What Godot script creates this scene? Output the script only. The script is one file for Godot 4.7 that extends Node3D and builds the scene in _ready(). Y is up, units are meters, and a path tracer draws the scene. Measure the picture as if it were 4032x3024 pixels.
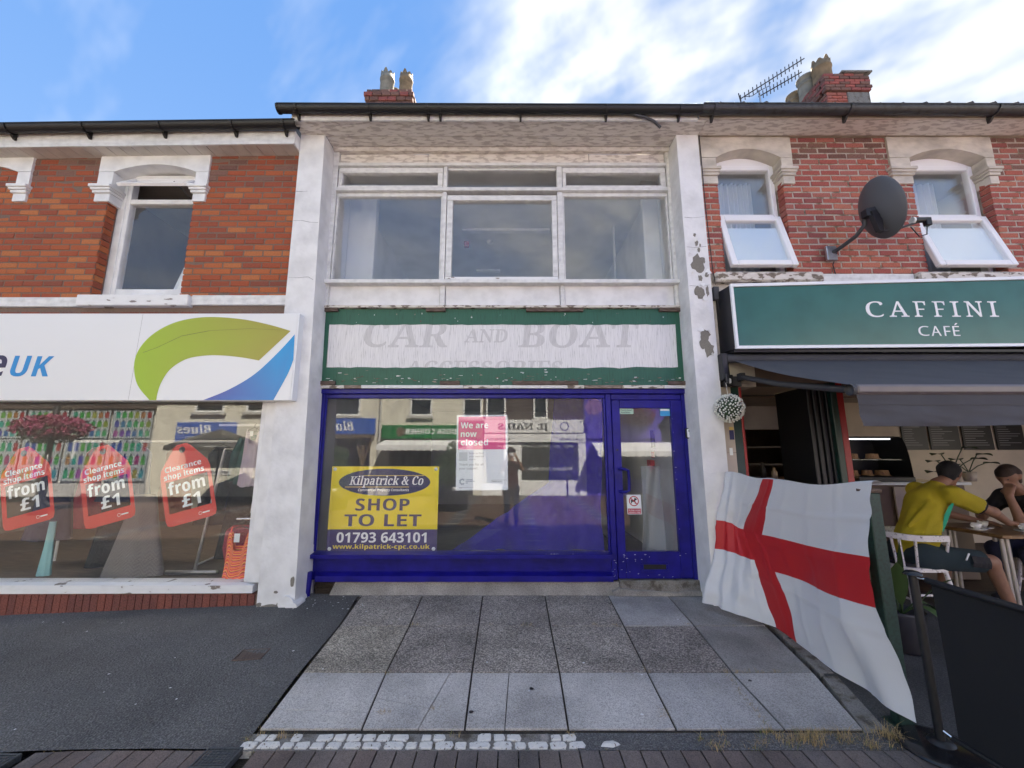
extends Node3D

var M := {}
var T := {}
var rng := RandomNumberGenerator.new()
var taken := {}


class MB:
	var st := SurfaceTool.new()

	func _init() -> void:
		st.begin(Mesh.PRIMITIVE_TRIANGLES)
		st.set_smooth_group(-1)

	func smooth(on: bool) -> void:
		st.set_smooth_group(1 if on else -1)

	# corners run counter-clockwise as seen from outside
	func tri(a: Vector3, b: Vector3, c: Vector3) -> void:
		st.add_vertex(a)
		st.add_vertex(c)
		st.add_vertex(b)

	func quad(a: Vector3, b: Vector3, c: Vector3, d: Vector3) -> void:
		tri(a, b, c)
		tri(a, c, d)

	func uvtri(a: Vector3, b: Vector3, c: Vector3, ua: Vector2, ub: Vector2, uc: Vector2) -> void:
		st.set_uv(ua)
		st.add_vertex(a)
		st.set_uv(uc)
		st.add_vertex(c)
		st.set_uv(ub)
		st.add_vertex(b)

	func uvquad(a: Vector3, b: Vector3, c: Vector3, d: Vector3) -> void:
		uvtri(a, b, c, Vector2(0, 1), Vector2(1, 1), Vector2(1, 0))
		uvtri(a, c, d, Vector2(0, 1), Vector2(1, 0), Vector2(0, 0))

	# a flat face turned outwards from the middle of a convex body
	func face(p: Array, mid: Vector3) -> void:
		var n: Vector3 = (p[1] - p[0]).cross(p[2] - p[0])
		var g := Vector3.ZERO
		for q in p:
			g += q
		var out: bool = n.dot(g / p.size() - mid) > 0.0
		for i in range(1, p.size() - 1):
			if out:
				tri(p[0], p[i], p[i + 1])
			else:
				tri(p[0], p[i + 1], p[i])

	func hexa(p: Array) -> void:
		var mid := Vector3.ZERO
		for q in p:
			mid += q / 8.0
		for f in [[0, 1, 2, 3], [4, 5, 6, 7], [0, 1, 5, 4], [1, 2, 6, 5], [2, 3, 7, 6], [3, 0, 4, 7]]:
			face([p[f[0]], p[f[1]], p[f[2]], p[f[3]]], mid)

	func bx(lo: Vector3, hi: Vector3, b := 0.0) -> void:
		if b <= 0.0:
			hexa([lo, Vector3(hi.x, lo.y, lo.z), Vector3(hi.x, lo.y, hi.z), Vector3(lo.x, lo.y, hi.z), Vector3(lo.x, hi.y, lo.z), Vector3(hi.x, hi.y, lo.z), hi, Vector3(lo.x, hi.y, hi.z)])
			return
		var mid := (lo + hi) / 2.0
		var h := (hi - lo) / 2.0
		var at := func(s: Vector3, ax: int) -> Vector3:
			var e := h - Vector3(b, b, b)
			e[ax] = h[ax]
			return mid + Vector3(s.x * e.x, s.y * e.y, s.z * e.z)
		for ax in 3:
			var u := (ax + 1) % 3
			var v := (ax + 2) % 3
			for s in [-1.0, 1.0]:
				var q := []
				for k in [[-1, -1], [1, -1], [1, 1], [-1, 1]]:
					var t := Vector3.ZERO
					t[ax] = s
					t[u] = k[0]
					t[v] = k[1]
					q.append(at.call(t, ax))
				face(q, mid)
				for w in [-1.0, 1.0]:
					var a := Vector3.ZERO
					a[u] = s
					a[v] = w
					a[ax] = -1
					var c := a
					c[ax] = 1
					face([at.call(a, u), at.call(c, u), at.call(c, v), at.call(a, v)], mid)
		for x in [-1, 1]:
			for y in [-1, 1]:
				for z in [-1, 1]:
					var s := Vector3(x, y, z)
					face([at.call(s, 0), at.call(s, 1), at.call(s, 2)], mid)

	func tube(path: Array, r, n := 8, caps := true) -> void:
		smooth(true)
		var rings := []
		var up := Vector3.UP
		for i in path.size():
			var d: Vector3 = (path[mini(i + 1, path.size() - 1)] - path[maxi(i - 1, 0)]).normalized()
			if i == 0 and absf(d.dot(up)) > 0.9:
				up = Vector3.RIGHT
			var s := d.cross(up).normalized()
			up = s.cross(d).normalized()
			var rr: float = r[i] if r is Array else r
			var ring := []
			for k in n:
				var a := TAU * k / n
				ring.append(path[i] + (s * cos(a) + up * sin(a)) * rr)
			rings.append(ring)
		for i in rings.size() - 1:
			for k in n:
				var k2 := (k + 1) % n
				quad(rings[i][k], rings[i + 1][k], rings[i + 1][k2], rings[i][k2])
		smooth(false)
		if caps:
			face(rings[0], (path[0] + path[1]) / 2.0)
			face(rings[-1], (path[-1] + path[-2]) / 2.0)

	# profile of (radius, height) turned round the y axis of x
	func lathe(p: Array, n := 20, x := Transform3D()) -> void:
		smooth(true)
		for i in p.size() - 1:
			for k in n:
				var a := TAU * k / n
				var b := TAU * (k + 1) / n
				var f := func(q: Vector2, t: float) -> Vector3: return x * Vector3(q.x * cos(t), q.y, -q.x * sin(t))
				var v00: Vector3 = f.call(p[i], a)
				var v01: Vector3 = f.call(p[i], b)
				var v10: Vector3 = f.call(p[i + 1], a)
				var v11: Vector3 = f.call(p[i + 1], b)
				if p[i].x > 1e-5:
					tri(v00, v01, v11)
				if p[i + 1].x > 1e-5:
					tri(v00, v11, v10)
		smooth(false)

	# outline in x, y pushed from z0 (back) to z1 (front)
	func prism(poly: Array, z0: float, z1: float, x := Transform3D(), sides := true) -> void:
		var pv := PackedVector2Array(poly)
		if Geometry2D.is_polygon_clockwise(pv):
			pv.reverse()
		var ix := Geometry2D.triangulate_polygon(pv)
		var at := func(i: int, z: float) -> Vector3: return x * Vector3(pv[i].x, pv[i].y, z)
		for i in range(0, ix.size(), 3):
			var a := ix[i]
			var b := ix[i + 1]
			var c := ix[i + 2]
			if (pv[b] - pv[a]).cross(pv[c] - pv[a]) < 0:
				var t := b
				b = c
				c = t
			tri(at.call(a, z1), at.call(b, z1), at.call(c, z1))
			if sides:
				tri(at.call(a, z0), at.call(c, z0), at.call(b, z0))
		if sides:
			for i in pv.size():
				var j := (i + 1) % pv.size()
				quad(at.call(i, z0), at.call(j, z0), at.call(j, z1), at.call(i, z1))

	# surface over a grid, f(u, v) with u, v from 0 to 1
	func sheet(nu: int, nv: int, f: Callable, uv := false) -> void:
		smooth(true)
		var g := []
		for j in nv + 1:
			var row := []
			for i in nu + 1:
				row.append(f.call(float(i) / nu, float(j) / nv))
			g.append(row)
		for j in nv:
			for i in nu:
				if uv:
					var u0 := float(i) / nu
					var u1 := float(i + 1) / nu
					var v0 := float(j) / nv
					var v1 := float(j + 1) / nv
					uvtri(g[j][i], g[j + 1][i], g[j + 1][i + 1], Vector2(u0, v0), Vector2(u0, v1), Vector2(u1, v1))
					uvtri(g[j][i], g[j + 1][i + 1], g[j][i + 1], Vector2(u0, v0), Vector2(u1, v1), Vector2(u1, v0))
				else:
					quad(g[j][i], g[j + 1][i], g[j + 1][i + 1], g[j][i + 1])
		smooth(false)

	func ball(at: Vector3, r: Vector3, n := 10) -> void:
		var p := []
		for i in n + 1:
			var a := -PI / 2 + PI * i / n
			p.append(Vector2(cos(a) if i > 0 and i < n else 0.0, sin(a)))
		lathe(p, n * 2, Transform3D(Basis.from_scale(r), at))

	func done() -> ArrayMesh:
		st.generate_normals()
		return st.commit()


func lin(r: float, g: float, b: float) -> Color:
	return Color(r, g, b).linear_to_srgb()


func numbered(called: String) -> String:
	taken[called] = taken.get(called, -1) + 1
	return called if taken[called] == 0 else "%s_%03d" % [called, taken[called]]


func thing(called: String, label: String, category: String, at := Vector3.ZERO, group := "") -> Node3D:
	var o := Node3D.new()
	o.name = numbered(called)
	o.position = at
	add_child(o)
	o.set_meta("label", label)
	o.set_meta("category", category)
	if group:
		o.set_meta("group", group)
	return o


func struct(called: String, mesh: Mesh, m: Material) -> MeshInstance3D:
	var o := MeshInstance3D.new()
	o.name = numbered(called)
	o.mesh = mesh
	o.material_override = m
	add_child(o)
	o.set_meta("kind", "structure")
	return o


func holder(parent: Node3D, called: String) -> Node3D:
	var o := Node3D.new()
	o.name = called
	parent.add_child(o, true)
	return o


# meshes are given in world metres; a part under a moved thing is moved back by its thing's place
func part(parent: Node3D, called: String, mesh: Mesh, m: Material, at := Vector3.ZERO, turn := Vector3.ZERO, grow := Vector3.ONE) -> MeshInstance3D:
	var o := MeshInstance3D.new()
	o.name = called
	o.mesh = mesh
	o.material_override = m
	o.position = at
	o.rotation = turn
	o.scale = grow
	parent.add_child(o, true)
	return o


func boxp(parent: Node3D, called: String, lo: Vector3, hi: Vector3, m: Material, b := 0.0) -> MeshInstance3D:
	var k := MB.new()
	k.bx(lo, hi, b)
	return part(parent, called, k.done(), m)


func tubep(parent: Node3D, called: String, path: Array, r, m: Material, n := 8) -> MeshInstance3D:
	var k := MB.new()
	k.tube(path, r, n)
	return part(parent, called, k.done(), m)


func v3(x: float, y: float, z: float) -> Vector3:
	return Vector3(x, y, z)


var fonts := {}


func font(kind: String) -> Font:
	if not fonts.has(kind):
		var f := SystemFont.new()
		f.font_names = ["Droid Serif" if kind.begins_with("serif") else "Droid Sans"]
		f.font_weight = 700 if kind.ends_with("bold") else 400
		fonts[kind] = f
	return fonts[kind]


# lettering as thin solid shapes: lower left corner, height of a capital, width (0: as it comes), lean
func words(parent: Node3D, called: String, text: String, kind: String, at: Vector3, tall: float, wide: float, m: Material, lean := 0.0, deep := 0.002, turn := 0.0) -> MeshInstance3D:
	var t := TextMesh.new()
	t.text = text
	t.font = font(kind)
	t.font_size = 64
	t.pixel_size = 0.01
	t.depth = deep
	t.curve_step = 1.0
	t.horizontal_alignment = HORIZONTAL_ALIGNMENT_LEFT
	t.vertical_alignment = VERTICAL_ALIGNMENT_BOTTOM
	var box := t.get_aabb()
	var cap := 0.46    # height of a capital at this size
	var sy := tall / cap
	var sx := sy if wide <= 0.0 else wide / maxf(box.size.x, 0.001)
	var base := 0.16    # baseline above the box's floor
	var o := MeshInstance3D.new()
	o.name = called
	o.mesh = t
	o.material_override = m
	var b := Basis(v3(sx, 0, 0), v3(lean * sy, sy, 0), v3(0, 0, 1))
	var tr := Transform3D(Basis(v3(0, 0, 1), turn), at) * Transform3D(b, Vector3.ZERO) * Transform3D(Basis(), v3(-box.position.x, -base, 0))
	o.transform = tr
	parent.add_child(o, true)
	return o


func ntex(key: String, freq: float, oct: int, stops: Array, size := 512, kind := FastNoiseLite.TYPE_SIMPLEX_SMOOTH, sd := 1) -> void:
	var n := FastNoiseLite.new()
	n.noise_type = kind
	n.frequency = freq
	n.fractal_octaves = oct
	n.fractal_type = FastNoiseLite.FRACTAL_FBM if oct > 1 else FastNoiseLite.FRACTAL_NONE
	n.seed = sd
	var t := NoiseTexture2D.new()
	t.width = size
	t.height = size
	t.seamless = true
	t.seamless_blend_skirt = 0.15
	t.normalize = true
	t.generate_mipmaps = false
	t.noise = n
	if stops:
		var g := Gradient.new()
		g.offsets = PackedFloat32Array(stops.map(func(s): return s[0]))
		g.colors = PackedColorArray(stops.map(func(s): return s[1] if s[1] is Color else Color(s[1], s[1], s[1])))
		t.color_ramp = g
	T[key] = t


func itex(key: String, w: int, h: int, f: Callable) -> void:
	var im := Image.create(w, h, false, Image.FORMAT_RGBA8)
	for y in h:
		for x in w:
			im.set_pixel(x, y, f.call(x, y))
	T[key] = ImageTexture.create_from_image(im)


func mk(key: String, c: Color, rough := 0.8, o := {}) -> StandardMaterial3D:
	var m := StandardMaterial3D.new()
	m.resource_name = key
	m.albedo_color = c
	m.roughness = rough
	m.metallic = o.get("metal", 0.0)
	m.metallic_specular = o.get("spec", 0.5)
	if o.has("tex"):
		m.albedo_texture = T[o.tex]
	if o.has("bump"):
		m.heightmap_enabled = true
		m.heightmap_texture = T[o.bump]
		m.heightmap_scale = o.get("cm", 0.2)
	if o.has("rtex"):
		m.roughness_texture = T[o.rtex]
	if o.has("det"):
		m.detail_enabled = true
		m.detail_albedo = T[o.det]
		m.detail_blend_mode = o.get("dmode", BaseMaterial3D.BLEND_MODE_MUL)
		m.detail_uv_layer = BaseMaterial3D.DETAIL_UV_2
		m.uv2_triplanar = true
		m.uv2_world_triplanar = true
		var ds = o.get("dscale", 0.5)
		m.uv2_scale = ds if ds is Vector3 else Vector3.ONE * ds
	if not o.get("uv", false):
		m.uv1_triplanar = true
		m.uv1_world_triplanar = not o.get("own", false)
		m.uv1_triplanar_sharpness = 4.0
	var s = o.get("scale", 1.0)
	m.uv1_scale = s if s is Vector3 else Vector3.ONE * s
	if o.has("coat"):
		m.clearcoat_enabled = true
		m.clearcoat = o.coat
		m.clearcoat_roughness = 0.15
	if o.has("sheen"):
		m.rim_enabled = true
		m.rim = o.sheen
		m.rim_tint = 0.6
	if o.has("back"):
		m.backlight_enabled = true
		m.backlight = o.back
	if o.has("vc"):
		m.vertex_color_use_as_albedo = true
	if o.has("glow"):
		m.emission_enabled = true
		m.emission = o.glow
		m.emission_energy_multiplier = o.get("power", 1.0)
	M[key] = m
	return m


func setup_view() -> void:
	var cam := Camera3D.new()
	cam.name = "camera"
	cam.position = v3(0, 1.5, 4.77)
	cam.rotation_degrees = v3(9.8, 0, 0)
	cam.fov = 86.62
	cam.near = 0.01
	cam.far = 400.0
	cam.current = true
	add_child(cam)
	var sun := DirectionalLight3D.new()
	sun.name = "sun"
	sun.light_color = Color(1.0, 0.97, 0.92)
	sun.light_energy = 1.6
	sun.light_angular_distance = 0.5
	sun.shadow_enabled = true
	sun.look_at_from_position(Vector3.ZERO, v3(-0.5, -1.0, 0.8), Vector3.UP)
	add_child(sun)
	var e := Environment.new()
	e.background_mode = Environment.BG_SKY
	var sky := Sky.new()
	var pano := PanoramaSkyMaterial.new()
	pano.panorama = sky_image()
	sky.sky_material = pano
	e.sky = sky
	e.background_energy_multiplier = 0.325
	e.tonemap_mode = Environment.TONE_MAPPER_LINEAR
	e.tonemap_exposure = 6.1
	e.sdfgi_enabled = true
	e.ssao_enabled = true
	e.ssil_enabled = true
	var w := WorldEnvironment.new()
	w.name = "daylight"
	w.environment = e
	add_child(w)


# blue summer sky with thin high cloud drawn out in streaks
func sky_image() -> ImageTexture:
	var w := 1536
	var h := 768
	var im := Image.create(w, h, false, Image.FORMAT_RGBF)
	var a := FastNoiseLite.new()
	a.noise_type = FastNoiseLite.TYPE_SIMPLEX_SMOOTH
	a.frequency = 1.0
	a.fractal_octaves = 6
	a.fractal_gain = 0.58
	a.seed = 11
	var b := FastNoiseLite.new()
	b.noise_type = FastNoiseLite.TYPE_SIMPLEX_SMOOTH
	b.frequency = 0.55
	b.fractal_octaves = 3
	b.seed = 5
	for y in h:
		var el := PI * (0.5 - (y + 0.5) / h)
		var se := sin(el)
		var low := pow(1.0 - maxf(se, 0.0), 2.2)
		var blue := Color(0.092, 0.21, 0.465).lerp(Color(0.30, 0.43, 0.62), low)
		for x in w:
			var az := TAU * ((x + 0.5) / w)
			var c := blue
			if el > -0.02:
				# clouds lie on a level sheet high up, so that they draw together towards the horizon
				var k := 1.0 / (maxf(se, 0.0) + 0.18)
				var p := Vector2(sin(az) * cos(el), -cos(az) * cos(el)) * k
				var s := Vector2(p.x * 0.8 + p.y * 0.6, -p.x * 0.6 + p.y * 0.8)
				var soft := b.get_noise_2d(p.x * 1.0 + 3.1, p.y * 1.0)
				var fine := a.get_noise_2d(s.x * 1.0, s.y * 3.2)
				var puff := a.get_noise_2d(p.x * 3.6 + 40.0, p.y * 3.6)
				# the bank of cloud lies over the sunward half of the sky
				var bank := smoothstep(-0.22, 0.25, p.x + 0.25 * soft + 0.08 * puff)
				bank = maxf(bank, smoothstep(0.78, 0.92, se))  # overhead cloud added above the view to brighten the ground
				var d := bank * (0.64 + 0.42 * soft + 1.0 * fine + 0.62 * puff) + (1.0 - bank) * clampf(0.10 + 0.55 * fine + 0.3 * soft, 0.0, 0.5)
				d -= 0.42 * smoothstep(0.9, 1.7, p.x)
				d = clampf(d, 0.0, 1.0)
				var white := Color(0.50, 0.525, 0.56) * (0.96 + 0.35 * fine + 0.2 * puff)
				c = c.lerp(white, d * 0.93)
			im.set_pixel(x, y, c)
	return ImageTexture.create_from_image(im)


func textures() -> void:
	ntex("speck", 0.30, 2, [[0.0, 0.40], [0.38, 0.66], [0.55, 0.82], [0.72, 1.0], [1.0, 1.0]], 512, FastNoiseLite.TYPE_VALUE, 3)
	ntex("stone", 0.16, 3, [[0.0, 0.62], [0.35, 0.80], [0.6, 0.92], [1.0, 1.0]], 1024, FastNoiseLite.TYPE_VALUE, 9)
	ntex("tar", 0.22, 2, [[0.0, 0.48], [0.42, 0.66], [0.62, 0.78], [0.80, 0.92], [1.0, 1.0]], 1024, FastNoiseLite.TYPE_VALUE, 14)
	ntex("chip", 0.16, 1, [[0.0, 0.0], [1.0, 1.0]], 512, FastNoiseLite.TYPE_CELLULAR, 4)
	ntex("cloudy", 0.008, 5, [[0.0, 0.90], [0.4, 0.955], [0.62, 0.985], [1.0, 1.0]], 512, FastNoiseLite.TYPE_SIMPLEX_SMOOTH, 6)
	ntex("patchy", 0.006, 4, [[0.0, 0.76], [0.5, 0.91], [1.0, 1.0]], 512, FastNoiseLite.TYPE_SIMPLEX_SMOOTH, 26)
	ntex("relief", 0.03, 5, [], 512, FastNoiseLite.TYPE_SIMPLEX_SMOOTH, 7)
	ntex("grit", 0.20, 3, [], 512, FastNoiseLite.TYPE_VALUE, 8)
	ntex("brickface", 0.045, 5, [[0.0, 0.60], [0.3, 0.80], [0.55, 0.94], [1.0, 1.0]], 512, FastNoiseLite.TYPE_SIMPLEX_SMOOTH, 10)
	# flaking paint: bare patches with a hard edge, drawn out sideways where the scale says so
	ntex("flake", 0.012, 6, [[0.0, Color(0.78, 0.75, 0.73)], [0.34, Color(0.82, 0.79, 0.77)], [0.415, Color(0.83, 0.80, 0.78)], [0.43, Color(0.93, 0.91, 0.88)], [0.7, Color(0.96, 0.94, 0.92)], [1.0, Color(0.98, 0.97, 0.95)]], 1024, FastNoiseLite.TYPE_SIMPLEX_SMOOTH, 12)
	ntex("chippy", 0.010, 6, [[0.0, Color(0.50, 0.46, 0.43)], [0.20, Color(0.58, 0.54, 0.51)], [0.225, Color(0.72, 0.69, 0.67)], [0.235, Color(0.96, 0.96, 0.96)], [0.5, Color(0.985, 0.985, 0.985)], [1.0, Color(1, 1, 1)]], 1024, FastNoiseLite.TYPE_SIMPLEX_SMOOTH, 13)
	ntex("worn", 0.012, 6, [[0.0, Color(0.46, 0.42, 0.39)], [0.36, Color(0.58, 0.54, 0.50)], [0.39, Color(0.70, 0.67, 0.64)], [0.405, Color(0.93, 0.92, 0.90)], [1.0, Color(1, 1, 1)]], 1024, FastNoiseLite.TYPE_SIMPLEX_SMOOTH, 33)
	ntex("mould", 0.015, 6, [[0.0, Color(0.55, 0.51, 0.46)], [0.24, Color(0.72, 0.69, 0.64)], [0.36, Color(0.90, 0.885, 0.86)], [0.5, Color(0.965, 0.96, 0.95)], [1.0, Color(1, 1, 1)]], 512, FastNoiseLite.TYPE_SIMPLEX_SMOOTH, 17)
	ntex("grain", 0.02, 4, [[0.0, 0.55], [0.5, 0.85], [1.0, 1.0]], 512, FastNoiseLite.TYPE_SIMPLEX_SMOOTH, 18)
	var n := FastNoiseLite.new()
	n.frequency = 1.0
	n.fractal_octaves = 3
	n.seed = 21
	itex("streak", 512, 512, func(x, y):
		var s := 0.5 + 0.5 * n.get_noise_2d(x * 0.11, y * 0.008)
		var g := 0.93 + 0.07 * clampf(s * 2.2 - 0.6, 0.0, 1.0)
		if s < 0.27:
			g = 0.80
		return Color(g, g, g))
	itex("wood", 256, 256, func(x, y):
		var s := 0.5 + 0.5 * n.get_noise_2d(x * 0.015, y * 0.16 + 60.0)
		return Color.WHITE.lerp(Color(0.55, 0.50, 0.46), clampf(s * 1.5 - 0.25, 0.0, 1.0)))
	itex("weave", 128, 128, func(x, y):
		var g := 0.86 + 0.14 * (0.5 + 0.5 * sin(x * TAU / 4.0)) * (0.5 + 0.5 * sin(y * TAU / 4.0))
		return Color(g, g, g))


func materials() -> void:
	mk("white_render", lin(0.80, 0.80, 0.80), 0.75, {"tex": "cloudy", "scale": 0.7, "bump": "relief", "cm": 0.35})
	mk("white_paint", lin(0.80, 0.80, 0.79), 0.5, {"tex": "cloudy", "scale": 2.2, "bump": "relief", "cm": 0.10, "det": "cloudy", "dscale": Vector3(0.4, 3.0, 0.4)})
	mk("chipped_paint", lin(0.80, 0.80, 0.80), 0.55, {"tex": "chippy", "scale": Vector3(0.42, 0.95, 0.42), "bump": "relief", "cm": 0.1})
	mk("white_clean", lin(0.80, 0.80, 0.80), 0.45, {"tex": "cloudy", "scale": 0.9})
	mk("soffit_paint", lin(0.80, 0.79, 0.78), 0.85, {"tex": "flake", "scale": Vector3(0.45, 1.5, 1.6), "bump": "flake", "cm": 0.06})
	mk("stone_paint", lin(0.70, 0.64, 0.55), 0.85, {"tex": "patchy", "scale": Vector3(0.7, 1.1, 0.9), "bump": "relief", "cm": 0.3})
	mk("stone_worn", lin(0.72, 0.69, 0.65), 0.9, {"tex": "worn", "scale": Vector3(0.5, 1.1, 0.7), "bump": "worn", "cm": 0.15})
	mk("upvc", lin(0.84, 0.84, 0.85), 0.3)
	mk("gutter_black", lin(0.010, 0.010, 0.011), 0.5, {"tex": "cloudy", "scale": 1.5})
	mk("blue_paint", lin(0.013, 0.010, 0.24), 0.36, {"spec": 0.4, "tex": "patchy", "scale": 1.1, "bump": "relief", "cm": 0.06})
	mk("chip_white", lin(0.7, 0.7, 0.7), 0.8)
	mk("green_paint", lin(0.020, 0.115, 0.070), 0.5, {"tex": "streak", "scale": 1.0, "bump": "relief", "cm": 0.05})
	mk("board_white", lin(0.80, 0.79, 0.79), 0.6, {"tex": "streak", "scale": Vector3(1.6, 0.9, 1.6)})
	mk("ghost_letters", lin(0.63, 0.62, 0.62), 0.65, {"tex": "streak", "scale": Vector3(2.3, 1.2, 2.3)})
	mk("bare_wood", lin(0.20, 0.155, 0.13), 0.9, {"tex": "wood", "scale": 2.0})
	mk("dark_wood", lin(0.06, 0.045, 0.03), 0.9, {"tex": "wood", "scale": 3.0, "bump": "relief", "cm": 0.4})
	mk("peeled_wood", lin(0.42, 0.35, 0.30), 0.9, {"tex": "wood", "scale": 2.0})
	mk("concrete", lin(0.52, 0.49, 0.45), 0.9, {"tex": "stone", "scale": 1.3, "bump": "grit", "cm": 0.25, "det": "patchy", "dscale": 0.6})
	mk("bare_cement", lin(0.30, 0.28, 0.24), 0.95, {"tex": "stone", "scale": 3.0, "bump": "grit", "cm": 0.3})
	mk("concrete_dark", lin(0.30, 0.285, 0.265), 0.95, {"tex": "stone", "scale": 1.3, "bump": "grit", "cm": 0.3, "det": "mould", "dscale": 0.8})
	mk("tarmac", lin(0.275, 0.268, 0.262), 0.9, {"tex": "tar", "scale": 0.9, "bump": "chip", "cm": 0.5, "det": "patchy", "dscale": 0.22})
	mk("forecourt", lin(0.15, 0.15, 0.148), 0.92, {"tex": "tar", "scale": 1.1, "bump": "grit", "cm": 0.3, "det": "patchy", "dscale": 0.3})
	var tones := [lin(0.60, 0.53, 0.46), lin(0.54, 0.475, 0.42), lin(0.64, 0.565, 0.46), lin(0.74, 0.70, 0.66), lin(0.62, 0.595, 0.57), lin(0.44, 0.42, 0.395)]
	for i in tones.size():
		mk("slab%d" % i, tones[i], 0.88, {"tex": "stone" if i > 2 else "speck", "scale": 1.15 if i > 2 else 0.9, "bump": "grit", "cm": 0.12 if i > 2 else 0.3, "det": "patchy", "dscale": 0.45})
	var pv := [lin(0.22, 0.18, 0.165), lin(0.24, 0.195, 0.175), lin(0.20, 0.17, 0.16), lin(0.23, 0.175, 0.155)]
	for i in pv.size():
		mk("paver%d" % i, pv[i], 0.8, {"tex": "stone", "scale": 1.5, "bump": "grit", "cm": 0.15, "det": "patchy", "dscale": 0.8})
	mk("soil", lin(0.055, 0.045, 0.032), 1.0, {"tex": "speck", "scale": 2.0, "bump": "grit", "cm": 0.6})
	mk("dry_grass", lin(0.42, 0.30, 0.14), 0.9)
	mk("green_grass", lin(0.16, 0.19, 0.05), 0.9)
	mk("cobble_white", lin(0.68, 0.66, 0.62), 0.9, {"tex": "chippy", "scale": 3.0, "bump": "relief", "cm": 0.5})
	mk("iron", lin(0.12, 0.085, 0.07), 0.7, {"tex": "brickface", "scale": 3.0})
	mk("iron_grey", lin(0.07, 0.078, 0.085), 0.6, {"tex": "brickface", "scale": 3.0})
	# bricks: left wall orange red, right wall red, sooty ones under the eaves
	var lb := [lin(0.46, 0.12, 0.045), lin(0.52, 0.15, 0.052), lin(0.42, 0.10, 0.042), lin(0.36, 0.09, 0.045), lin(0.55, 0.185, 0.065), lin(0.29, 0.085, 0.05)]
	for i in lb.size():
		mk("lbrick%d" % i, lb[i], 0.9, {"tex": "brickface", "scale": 3.5, "bump": "brickface", "cm": 0.35})
	var rb := [lin(0.47, 0.13, 0.09), lin(0.51, 0.155, 0.10), lin(0.41, 0.11, 0.085), lin(0.53, 0.185, 0.12), lin(0.34, 0.10, 0.085), lin(0.44, 0.15, 0.115)]
	for i in rb.size():
		mk("rbrick%d" % i, rb[i], 0.9, {"tex": "brickface", "scale": 3.5, "bump": "brickface", "cm": 0.35})
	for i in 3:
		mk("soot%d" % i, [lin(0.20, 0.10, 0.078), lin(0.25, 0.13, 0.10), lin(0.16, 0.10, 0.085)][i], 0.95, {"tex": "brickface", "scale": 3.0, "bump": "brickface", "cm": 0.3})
	mk("mortar_dark", lin(0.24, 0.17, 0.135), 0.95, {"tex": "stone", "scale": 2.0, "bump": "grit", "cm": 0.2})
	mk("mortar_pale", lin(0.58, 0.50, 0.43), 0.95, {"tex": "stone", "scale": 2.0, "bump": "grit", "cm": 0.2, "det": "mould", "dscale": 0.7})
	mk("plinth_brick", lin(0.25, 0.075, 0.055), 0.7, {"tex": "brickface", "scale": 2.2, "bump": "relief", "cm": 0.15})
	mk("plinth_brick2", lin(0.20, 0.065, 0.052), 0.7, {"tex": "brickface", "scale": 2.2, "bump": "relief", "cm": 0.15})
	mk("pot_cream", lin(0.30, 0.275, 0.22), 0.85, {"tex": "patchy", "scale": 1.5})
	mk("pot_buff", lin(0.28, 0.20, 0.115), 0.85, {"tex": "patchy", "scale": 1.5})
	mk("pot_dark", lin(0.26, 0.20, 0.13), 0.9, {"tex": "patchy", "scale": 1.8})
	mk("slate", lin(0.09, 0.09, 0.10), 0.8, {"tex": "brickface", "scale": 1.0})
	mk("aluminium", lin(0.55, 0.55, 0.56), 0.35, {"metal": 0.9, "tex": "cloudy", "scale": 2.0})
	mk("silver_trim", lin(0.80, 0.82, 0.84), 0.35)
	mk("black_satin", lin(0.012, 0.012, 0.014), 0.45)
	mk("black_cloth", lin(0.010, 0.011, 0.014), 0.75, {"tex": "weave", "scale": 20.0, "sheen": 0.15})
	mk("dark_grey", lin(0.05, 0.05, 0.055), 0.6)
	mk("dish_grey", lin(0.095, 0.097, 0.105), 0.55)
	mk("chrome", lin(0.8, 0.8, 0.8), 0.15, {"metal": 1.0})
	mk("cafe_green", lin(0.030, 0.135, 0.115), 0.25, {"tex": "cloudy", "scale": 0.5})
	mk("dark_green", lin(0.008, 0.035, 0.026), 0.4, {"tex": "cloudy", "scale": 1.2})
	mk("post_green", lin(0.010, 0.042, 0.030), 0.5, {"tex": "brickface", "scale": 1.6})
	mk("red_paint", lin(0.34, 0.012, 0.014), 0.4, {"tex": "cloudy", "scale": 1.2})
	mk("awning_grey", lin(0.085, 0.087, 0.10), 0.85, {"tex": "weave", "scale": 24.0, "det": "cloudy", "dscale": 0.6, "back": Color(0.15, 0.15, 0.16)})
	mk("tile_beige", lin(0.50, 0.43, 0.35), 0.35, {"tex": "cloudy", "scale": 0.8})
	mk("flag_white", lin(0.86, 0.86, 0.87), 0.6, {"tex": "weave", "scale": 30.0, "back": Color(0.25, 0.25, 0.25)})
	mk("flag_red", lin(0.62, 0.018, 0.022), 0.55, {"tex": "weave", "scale": 30.0, "back": Color(0.15, 0.02, 0.02)})
	# rooms
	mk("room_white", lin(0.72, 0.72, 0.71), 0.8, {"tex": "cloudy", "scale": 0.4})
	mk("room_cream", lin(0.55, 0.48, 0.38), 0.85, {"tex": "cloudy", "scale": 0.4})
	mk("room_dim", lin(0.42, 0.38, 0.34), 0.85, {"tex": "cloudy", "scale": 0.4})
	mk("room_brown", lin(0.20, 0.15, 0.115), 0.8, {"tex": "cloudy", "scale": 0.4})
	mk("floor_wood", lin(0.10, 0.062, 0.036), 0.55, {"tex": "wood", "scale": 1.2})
	mk("floor_grey", lin(0.12, 0.11, 0.10), 0.6, {"tex": "cloudy", "scale": 0.8})
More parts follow.
